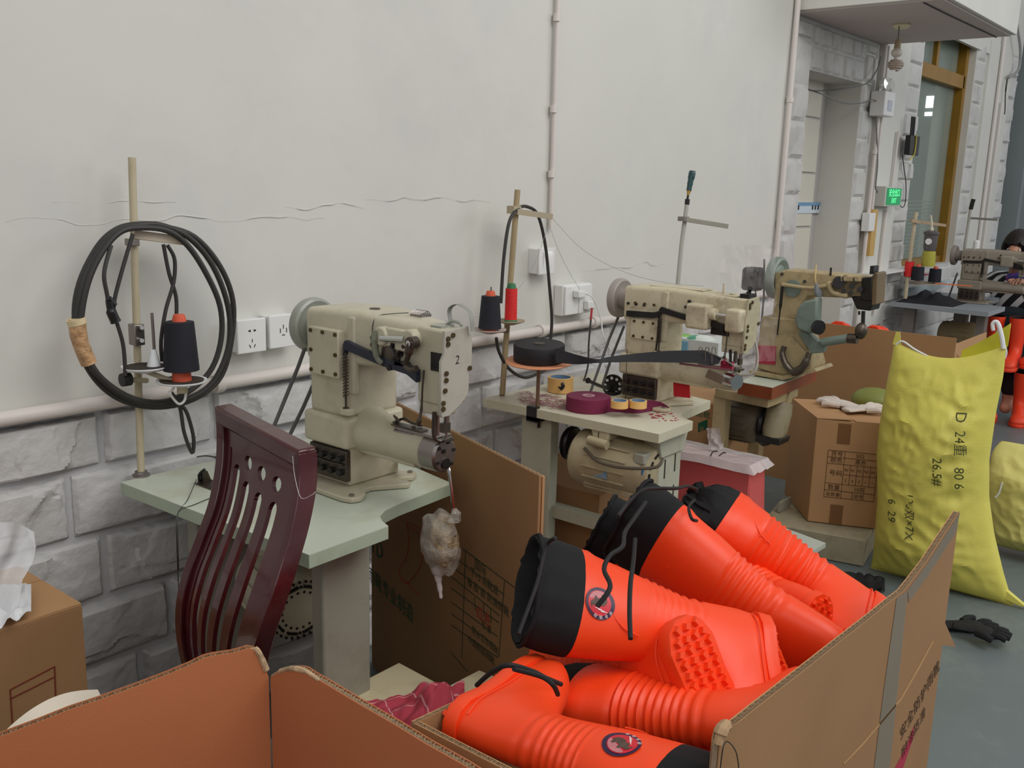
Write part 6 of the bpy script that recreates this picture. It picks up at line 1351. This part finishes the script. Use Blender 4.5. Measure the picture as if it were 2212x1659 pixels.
cord([U(1205, 1500, z=.79), U(1195, 1480, z=.82), U(1170, 1462, z=.83), U(1110, 1445, z=.86)], .0034, b7, M7)
cord([U(1200, 1162, z=.95), U(1180, 1180, z=.93), U(1160, 1260, z=.90), U(1120, 1370, z=.86)], .003, b2, M2)
# far boots
lowp = boot_parts(low=True)
def far_boot(lab, grp, pos, rz, rx=0, ry=0, s=.95, first=[None]):
    if first[0] is None:
        t = thing('rain_boot', lab, 'boot', (0, 0, 0), grp)
        lowp[0].build('boot_body', mat('orange_red_foam', (238, 70, 36), .45, var=.03), t, local=True, ang=1.0); lowp[2].build('sole', mat('orange_red_foam', 0), t, local=True); lowp[1].build('lining', fabric, t, local=True); first[0] = t
    else: t = clone(first[0], label=lab, group=grp)
    t.location = pos; t.rotation_euler = (rx, ry, rz); t.scale = (s, s, s); return t
gq = 'orange boots stacked on the floor at the right edge'
R1_ = [((6.95, 1.50, .0), 'lower row, left'), ((6.85, 1.34, .0), 'lower row, nearest, toe to camera'), ((7.25, 1.42, 0), 'lower row, behind')]
far_boot('orange boot in the lower row at the right edge, leftmost', gq, (6.95, 1.55, .008), PI+.5)
far_boot('orange boot in the lower right-edge row, toe on the floor nearest the camera', gq, (6.95, 1.33, .008), PI+.2)
far_boot('orange boot in the lower row at the right edge, cut by the frame', gq, (7.0, 1.16, .008), PI+.1)
far_boot('orange boot in the upper row at the right edge, under the grey table end', gq, (6.95, 1.54, .36), PI+.4)
far_boot('orange boot in the upper row at the right edge, with tied white string', gq, (6.96, 1.40, .36), PI)
far_boot('orange boot in the upper row at the right edge, topmost and cut by the frame', gq, (7.05, 1.27, .38), PI-.2)
gq = 'orange boots standing upside down in the wide back carton'
for k, (px, py, rz) in enumerate(((1775, 697, .4), (1838, 691, 1.2), (1924, 698, 2.2))):
    q = U(px, py, x=4.9)
    far_boot(('orange boot in the wide back carton, leftmost, beside the old machine needle', 'orange boot in the wide back carton, middle and widest', 'orange boot in the wide back carton, rightmost, over the yellow sack')[k], gq, (4.71, q.y, q.z-.29), PI+(.2, .0, -.2)[k], ry=-PI/2+(.1, -.1, .1)[k], s=1.3)
t = tag(MB().tube([U(2160, 712, x=6.8), U(2155, 720, x=6.8), U(2165, 735, x=6.8), U(2172, 760, x=6.8), U(2168, 775, x=6.8)], .012, 8).build('white_string', whitecl), 'white tied string in front of the stacked orange boots', 'string')
# ================================================================== CHAIR
t = thing('chair', 'glossy maroon wooden chair with slotted curved back, in front of the mint table', 'chair', (.9, 1.5, 0))
Lc = [(490, 885, 1.02), (493, 950, 1.015), (490, 1010, 1.0), (475, 1090, .975), (446, 1170, .945), (420, 1240, .92), (405, 1310, .905), (406, 1380, .91), (420, 1450, .925), (440, 1520, .94)]
Rc = [(648, 975, .975), (650, 1020, .972), (646, 1070, .96), (632, 1140, .935), (612, 1210, .905), (590, 1280, .88), (566, 1350, .865), (548, 1410, .865), (538, 1470, .88), (535, 1530, .895)]
LP = catmull([U(a, b_, x=c) for a, b_, c in Lc], 12); RP = catmull([U(a, b_, x=c) for a, b_, c in Rc], 12)
# level each cross row by sampling on equal height
def samp(P_, v):
    i = min(len(P_)-2, int(v*(len(P_)-1))); f = v*(len(P_)-1)-i; return P_[i].lerp(P_[i+1], f)
def surf(u, v): 
    a, b_ = samp(LP, v), samp(RP, v); q = a.lerp(b_, u); q.x -= .012*math.sin(PI*u)*(.3+.7*v); return q
NU, NV = 230, 300; b = MB(); b.grid(surf, NU, NV)
def cut(u, v):
    if .075 < u < .105 and .13 < v < .96: return True
    for uc, vc in ((.36, .165), (.555, .185), (.755, .205)):
        if ((u-uc)/.055)**2+((v-vc)/.032)**2 < 1: return True
    for uc, v0 in ((.20, .19), (.37, .235), (.56, .255), (.76, .27)):
        cw = .050
        if abs(u-uc) < cw and v0 < v < .965: 
            return not (v < v0+.03 and ((u-uc)/cw)**2+((v0+.03-v)/.03)**2 > 1)
    return False
keep = []
for f in b.f:
    j, i = divmod(f[0], NU+1)
    if not cut((i+.5)/NU, (j+.5)/NV): keep.append(f)
b.f = keep
b.build('backrest_panel', mahog, t, solid=.008, ang=.5)
def strip_post(P_, w_, d_, off, name):
    rings = []
    for k in range(0, len(P_)):
        q = P_[k]+V(off); rings.append([q+V((0, 0, 0)), q+V((0, -w_, 0)), q+V((d_, -w_, 0)), q+V((d_, 0, 0))])
    MB().loft(rings).build(name, mahog, t, bevel=.004)
strip_post(LP, .022, .034, (-.012, .022, 0), 'side_post'); strip_post(RP, .014, .038, (-.012, .002, .0), 'side_post')
a, b_ = LP[0]+V((0, .022, .002)), RP[0]+V((0, -.012, .002)); MB().loft([[p+V((-.014, 0, .004)), p+V((.026, 0, .004)), p+V((.024, 0, -.03)), p+V((-.012, 0, -.03))] for p in (a, b_)]).build('top_rail', mahog, t, bevel=.005)
MB().box((.42, 1.34, .43), (.90, 1.64, .46)).build('seat', mahog, t, bevel=.01)
for x, y in ((.43, 1.37), (.43, 1.60), (.86, 1.37), (.86, 1.60)): MB().box((x, y-.02, 0), (x+.035, y+.02, .43)).build('leg', mahog, t, bevel=.004)
# stray threads on the corner
MB().tube([U(632, 985, x=.96), U(637, 1030, x=.955), U(650, 1075, x=.95), U(672, 1070, x=.95), U(682, 1062, x=.955)], .0004, 5).build('stray_thread', white_pl, t)
# ================================================================== HANGING WRAPPED PACKAGE
t = thing('wrapped_bundle', 'film-wrapped bundle hanging on a steel rod under the nearest machine arm', 'bundle', U(950, 1200, x=1.47))
xb = 1.46
MB().tube([U(882, 1003, x=xb+.06), U(930, 1003, x=xb), U(960, 1006, x=xb), U(969, 1015, x=xb), U(975, 1055, x=xb), U(980, 1100, x=xb), U(983, 1110, x=xb)], .0042, 10).build('rod', chrome, t)
MB().tube([U(868, 990, x=xb+.08), U(880, 998, x=xb+.06)], .008, 10, 1).build('rod_end', chrome, t)
def blob(cx, cy, rx, ry, ang, n=26, m_=22, sh=1.0, sd=1):
    c = U(cx, cy, x=xb); s_ = 1.95/2080; R = []
    for j in range(m_+1):
        th = PI*j/m_; ring = []
        for i in range(n):
            ph = 2*PI*i/n; d = V((math.sin(th)*math.cos(ph)*rx*s_*.9, math.sin(th)*math.sin(ph)*rx*s_, math.cos(th)*ry*s_))
            d *= 1+.16*sh*noise.noise(d*28+V((sd, 0, 0)))+.07*sh*noise.noise(d*75+V((0, sd, 0)))
            d.rotate(Matrix.Rotation(ang, 3, 'X')); ring.append(c+d)
        R.append(ring)
    return MB().loft(R)
blob(958, 1170, 36, 66, -.12, sd=3).build('wadding', wadding, t)
blob(952, 1172, 46, 80, -.16, sd=7, sh=1.6).build('clear_wrap', film_c, t)
MB().loft([[U(981, 1098, x=xb)+V((r*math.cos(k*PI/4), r*math.sin(k*PI/4), 0)) for k in range(8)] for r in (.005,)]+[[U(984, 1108, x=xb)+V((.010*math.cos(k*PI/4)*(1+.4*math.sin(k*2)), .010*math.sin(k*PI/4), 0)) for k in range(8)], [U(978, 1125, x=xb)+V((.018*math.cos(k*PI/4), .018*math.sin(k*PI/4), 0)) for k in range(8)]]).build('film_neck', film_c, t)
MB().tube([U(940, 1225, x=xb), U(946, 1245, x=xb), U(950, 1270, x=xb), U(953, 1293, x=xb)], [.010, .008, .006, .004, .002], 10).build('film_tail', film, t)
# ================================================================== FAR TABLE, MACHINE, PERSON
t = thing('sewing_table', 'far grey sewing table with a grey-brown machine, at the right edge', 'table', (6.6, 1.7, 0))
ga, gb_, gc = U(1925, 645, z=.77), U(2135, 677, z=.77), U(2165, 664, z=.77)
grt = mat('grey_table', (146, 152, 158), .45, var=.04)
MB().prism([(6.40, 2.06, .742), (6.34, 1.45, .742), (6.75, 1.45, .742), (6.80, 1.58, .742), (7.35, 1.62, .742), (7.35, 2.06, .742)], (0, 0, .028)).build('tabletop', grt, t)
lg = mat('brown_grey_leg', (112, 104, 98), .5)
MB().box((6.47, 1.92, 0), (6.52, 1.99, .742)).build('leg', lg, t); MB().box((6.45, 1.49, 0), (6.53, 1.54, .742)).build('leg', lg, t); MB().box((7.2, 1.7, 0), (7.25, 1.76, .742)).build('leg', lg, t)
MB().box((6.45, 1.54, .20), (6.50, 1.95, .24)).build('crossbar', lg, t)
m4 = machine(5.43, .03, 0, .84, 'far grey-brown sewing machine on the grey table, in front of the seated person', mat('taupe_enamel', (148, 138, 124), .5, var=.05, dirt=(90, 76, 60), da=.4, ds=10), mat('taupe_wheel', (140, 132, 124), .5), boxes=True, dark=iron, name='sewing_machine')
c = U(2075, 725, x=6.75); mt, u, w_ = motor('far tan clutch motor under the grey table', c, (0, -1, 0), .09, .26, mat('far_tan_motor', (150, 132, 98), .5, var=.1, dirt=(80, 66, 46), da=.5, ds=8), iron)
MB().box((c.x-.03, c.y-.03, c.z+.08), (c.x+.03, c.y+.05, .742)).build('bracket', lg, mt)
beltrun('dark belt of the far machine', [[(2068, 590), (2050, 640)]], 1.84, .006)
ts = thing('thread_stand', 'far cream thread stand in front of the window', 'thread stand', U(1965, 640, z=.77))
yy = 2.0
MB().tube([U(1955, 645, y=yy), U(1978, 462, y=yy)], .013, 10, 1).tube([U(1978, 466, y=yy), U(1979, 459, y=yy)], .015, 10, 1).build('pole', pole, ts)
MB().bar(U(1968, 477, y=yy), U(2042, 487, y=yy-.12), .014, .018).build('cross_arm', mat('tan_arm', (170, 144, 116), .5), ts)
MB().lathe([(0, 0), (.11, 0), (.11, .006), (0, .006)], U(1990, 612, y=yy-.04), n=24).build('spool_tray', mat('tan_tray', (160, 146, 128), .5), ts)
cone('far red thread cone by the window', U(1962, 598, y=yy), thread_r, cone_g, h=.10, r0=.03, r1=.028, tall=.003)
cone('far black thread cone, left of two by the window', U(1981, 606, y=yy-.06), thread_b, cone_o, h=.09, r0=.04, r1=.036, tall=.003)
cone('far black thread cone, right of two by the window', U(2018, 610, y=yy-.12), thread_b, cone_o, h=.09, r0=.04, r1=.036, tall=.003)
t = thing('glue_bottle', 'squeeze bottle with long nozzle hanging in front of the window', 'bottle', U(2005, 575, y=1.9))
gb2 = U(2004, 575, y=1.9)
MB().lathe([(0, 0), (.042, 0), (.044, .02), (.040, .09), (.03, .10), (0, .10)], gb2, n=20).build('yellow_base', mat('yellow_liquid', (176, 170, 70), .3), t)
MB().lathe([(.035, .10), (.040, .12), (.042, .20), (.048, .205), (.048, .22), (.02, .23), (0, .23)], gb2, n=20).build('body', mat('smoky_bottle', (96, 90, 92), .25, var=.2), t)
MB().tube([gb2+V((0, 0, .225)), gb2+V((0, .003, .25)), gb2+V((-.01, .006, .29)), gb2+V((-.02, .01, .325))], [.012, .008, .006, .008], 8).build('nozzle', mat('cream_nozzle', (220, 212, 190), .4), t)
MB().lathe([(0, 0), (.02, 0), (.02, .002), (0, .002)], gb2+V((-.041, -.0, .16)), ax=(-1, -.2, 0), n=16).build('round_label', white_pl, t)
t = thing('dark_fabric', 'heap of dark fabric on the far grey table', 'cloth', (6.6, 1.9, .77))
MB().grid(lambda u, v: V((6.43+.35*u, 1.68+.36*v, .772+.07*math.sin(PI*u)*math.sin(PI*v)*(.6+abs(noise.noise(V((u*4, v*4, 1))))))), 16, 16).build('cloth', mat('dark_cloth', (30, 30, 36), .9, var=.4, vs=12), t)
t = thing('parts_tray', 'pale tray with bright odds and ends behind the far thread cones', 'tray', (6.7, 2.0, .80))
MB().box(U(1958, 640, y=2.03), U(2055, 605, y=2.03)+V((.0, .03, 0))).build('tray', mat('tray_pale', (176, 190, 196), .5, var=.2, vs=10), t)
MB().box(U(1985, 598, y=2.0), U(2010, 592, y=2.0)+V((0, .05, 0))).build('red_lid', mat('red_lid', (180, 40, 50), .5), t)
MB().bar(U(2020, 612, y=1.8), U(2100, 618, y=1.6), .02, .006).build('orange_strip', mat('orange_strip', (214, 110, 60), .5), t)
ts = thing('thread_stand', 'far thin thread rod with black handle above the far machine', 'thread stand', U(2090, 545, x=6.95))
MB().tube([U(2080, 560, x=6.95), U(2097, 450, x=6.95)], .010, 8, 1).build('pole', mat('grey_rod', 0), ts)
MB().tube([U(2097, 452, x=6.95), U(2100, 440, x=6.95), U(2103, 430, x=6.95)], .014, 8).build('black_handle', iron, ts)
MB().bar(U(2094, 471, x=6.95), U(2155, 475, x=6.95), .008, .014).build('cross_arm', mat('dim_arm', (130, 128, 120), .5), ts)
t = thing('white_spool', 'small white thread spool on the far machine', 'thread', U(2107, 545, x=6.9))
MB().lathe([(.03, 0), (.03, .005), (.02, .008), (.02, .07), (.01, .08), (0, .08)], U(2107, 545, x=6.9), n=16).build('spool', white_pl, t)
t = thing('shelf', 'thin white ledge on the wall below the paired pipes', 'shelf', (6.1, 2.05, .98))
MB().box((5.9, 2.02, .965), (6.78, WY-.01, .98)).build('board', white_pl, t)
# person
pt_ = thing('person', 'person seated at the far machine, dark hair, black-and-white striped sleeves, dark apron', 'person', (7.45, 1.35, 0))
skin = mat('skin', (204, 150, 122), .55, var=.05); hairm = mat('black_hair', (34, 24, 22), .45, var=.2, vs=30, wave=(60, 'X', 2)); 
strm = bpy.data.materials.new('striped_shirt'); strm.use_nodes = True; nt = strm.node_tree; tc = nt.nodes.new('ShaderNodeTexCoord'); wv = nt.nodes.new('ShaderNodeTexWave'); wv.inputs['Scale'].default_value = 6; wv.bands_direction = 'DIAGONAL'
g = nt.nodes.new('ShaderNodeValToRGB'); g.color_ramp.interpolation = 'CONSTANT'; g.color_ramp.elements[0].color = (.012, .012, .015, 1); g.color_ramp.elements[1].position = .55; g.color_ramp.elements[1].color = (.72, .72, .72, 1)
nt.links.new(tc.outputs['Object'], wv.inputs['Vector']); nt.links.new(wv.outputs['Fac'], g.inputs[0]); nt.links.new(g.outputs[0], nt.nodes['Principled BSDF'].inputs['Base Color']); nt.nodes['Principled BSDF'].inputs['Roughness'].default_value = .85
HC = U(2196, 540, x=7.25)
def skinned(name, pts, edges, radii, m, par, lv=2):
    L = ORI[par.name]; me = bpy.data.meshes.new(name); me.from_pydata([V(p)-L for p in pts], edges, []); o = bpy.data.objects.new(name, me); C.objects.link(o); o.parent = par; ORI[o.name] = L
    o.modifiers.new('skin', 'SKIN'); me.materials.append(m)
    for i, r in enumerate(radii): me.skin_vertices[0].data[i].radius = (r, r) if not isinstance(r, tuple) else r
    me.skin_vertices[0].data[0].use_root = True
    s_ = o.modifiers.new('sub', 'SUBSURF'); s_.levels = s_.render_levels = lv
    for p in me.polygons: p.use_smooth = True
    o.modifiers['skin'].use_smooth_shade = True
    return o
hx, hy, hz = HC
neck = V((hx+.10, hy-.0, hz-.15)); chest = V((hx+.20, hy, hz-.33)); pel = V((hx+.26, hy, .50))
shL, shR = V((hx+.17, hy+.17, hz-.24)), V((hx+.17, hy-.17, hz-.24))
elL, elR = V((hx+.05, hy+.26, hz-.44)), V((hx+.04, hy-.24, hz-.46))
wrL, wrR = V((6.98, hy+.20, .96)), V((6.98, hy-.10, .93))
body = skinned('body', [pel, chest, neck, (hx+.03, hy, hz-.06), shL, elL, wrL, shR, elR, wrR, (7.12, hy+.12, .52), (7.08, hy+.13, .10), (6.98, hy+.13, .05), (7.12, hy-.10, .52), (7.08, hy-.11, .10), (6.98, hy-.11, .05)],
    [(0, 1), (1, 2), (2, 3), (1, 4), (4, 5), (5, 6), (1, 7), (7, 8), (8, 9), (0, 10), (10, 11), (11, 12), (0, 13), (13, 14), (14, 15)],
    [(.15, .13), (.14, .11), .055, .05, .065, .045, .028, .065, .045, .028, .075, .045, .04, .075, .045, .04], skin, pt_)
skinned('striped_shirt', [pel+V((0, 0, .08)), chest, neck+V((.02, 0, -.04)), shL, elL, wrL.lerp(elL, .25), shR, elR, wrR.lerp(elR, .25)], [(0, 1), (1, 2), (1, 3), (3, 4), (4, 5), (1, 6), (6, 7), (7, 8)],
    [(.17, .15), (.165, .125), .07, .082, .060, .050, .082, .060, .050], strm, pt_)
skinned('apron', [(hx+.20, hy, .48), (hx+.10, hy, hz-.50), (hx+.10, hy, hz-.38)], [(0, 1), (1, 2)], [(.20, .16), (.17, .12), (.12, .08)], mat('dark_teal_apron', (44, 54, 58), .8, var=.15, vs=12), pt_)
skinned('trousers', [pel, (7.12, hy+.12, .53), (7.08, hy+.13, .12), (7.12, hy-.10, .53), (7.08, hy-.11, .12)], [(0, 1), (1, 2), (0, 3), (3, 4)], [(.165, .14), .088, .06, .088, .06], mat('dark_trousers', (38, 40, 48), .8), pt_)
hd = MB()
R = []
for j in range(15):
    th = PI*j/14; z = math.cos(th); r = math.sin(th); ring = []
    for i in range(24):
        ph = 2*PI*i/24; c_, s_ = math.cos(ph), math.sin(ph); x = -c_*r*.094; y = s_*r*.074; zz = z*.115
        if z < -.2: x *= 1+.12*(z+.2); y *= 1+.35*(z+.2)
        if c_ > .9 and abs(z+.08) < .22: x -= .016*(1-abs(z+.08)/.22)
        ring.append(V((hx+x, hy+y, hz+zz)))
    R.append(ring)
hd.loft(R).build('head', skin, pt_)
for sgn in (1, -1):
    MB().ball((hx-.080, hy+sgn*.030, hz+.005), (.010, .014, .008), 10, 6).build('eye', white_pl, pt_); MB().ball((hx-.088, hy+sgn*.030, hz+.004), (.004, .006, .006), 8, 6).build('iris', iron, pt_)
    MB().ball((hx+.005, hy+sgn*.074, hz-.01), (.018, .008, .028), 10, 6).build('ear', skin, pt_)
MB().ball((hx-.086, hy, hz-.055), (.008, .022, .007), 10, 6).build('mouth', mat('lips', (160, 80, 76), .5), pt_)
R = []
for j in range(13):
    th = PI*.60*j/12; z = math.cos(th); r = math.sin(th); ring = []
    for i in range(30):
        ph = 2*PI*i/30; c_, s_ = math.cos(ph), math.sin(ph); k = 1.0
        zz = z*.135
        if c_ > .55 and z < .45: zz = max(zz, .045+.01*math.sin(i*3)); 
        elif z < .1: zz -= .07*(j-8)/4 if j > 8 else 0
        ring.append(V((hx+.006-c_*r*.108, hy+s_*r*.092, hz+zz+.003*math.sin(i*5))))
    R.append(ring)
MB().loft(R).build('hair', hairm, pt_, solid=.012)
for wr, sg in ((wrL, 1), (wrR, -1)):
    pm = wr+V((-.05, 0, -.01)); skinned('hand', [wr, pm, pm+V((-.03, 0, 0))], [(0, 1), (1, 2)], [.026, (.034, .018), (.036, .015)], skin, pt_, 1)
    for k in range(4): 
        o_ = (k-1.5)*.019; L_ = (.058, .068, .064, .05)[k]; skinned('finger', [pm+V((-.02, o_, 0)), pm+V((-.03-L_*.5, o_, .006)), pm+V((-.03-L_, o_, -.012))], [(0, 1), (1, 2)], [.009, .0085, .007], skin, pt_, 1)
    skinned('thumb', [wr+V((-.03, sg*-.02, 0)), wr+V((-.06, sg*-.045, 0)), wr+V((-.09, sg*-.05, -.006))], [(0, 1), (1, 2)], [.011, .010, .008], skin, pt_, 1)
MB().tube([V((hx-.04, hy-.08, hz-.14)), V((hx-.06, hy-.05, hz-.17)), V((hx-.02, hy+.02, hz-.19))], .03).build('blue_red_scarf', mat('scarf', (60, 70, 150), .8, var=.5, vs=14, dirt=(190, 50, 70), da=1, ds=14), pt_)
t = thing('work_stool', 'stool under the seated person', 'stool', (7.5, hy, 0))
MB().lathe([(0, .36), (.17, .36), (.18, .37), (.18, .385), (0, .385)], (hx+.26, hy, 0), n=24).build('seat', lg, t)
for k in range(4): a = PI/4+k*PI/2; MB().cyl((hx+.26+.12*math.cos(a), hy+.12*math.sin(a), .362), (hx+.26+.16*math.cos(a), hy+.16*math.sin(a), 0), .014).build('leg', lg, t)
for o in C.objects:
    if o.parent is None and o.type == 'MESH' and 'kind' not in o and 'label' not in o: print('UNTAGGED', o.name)
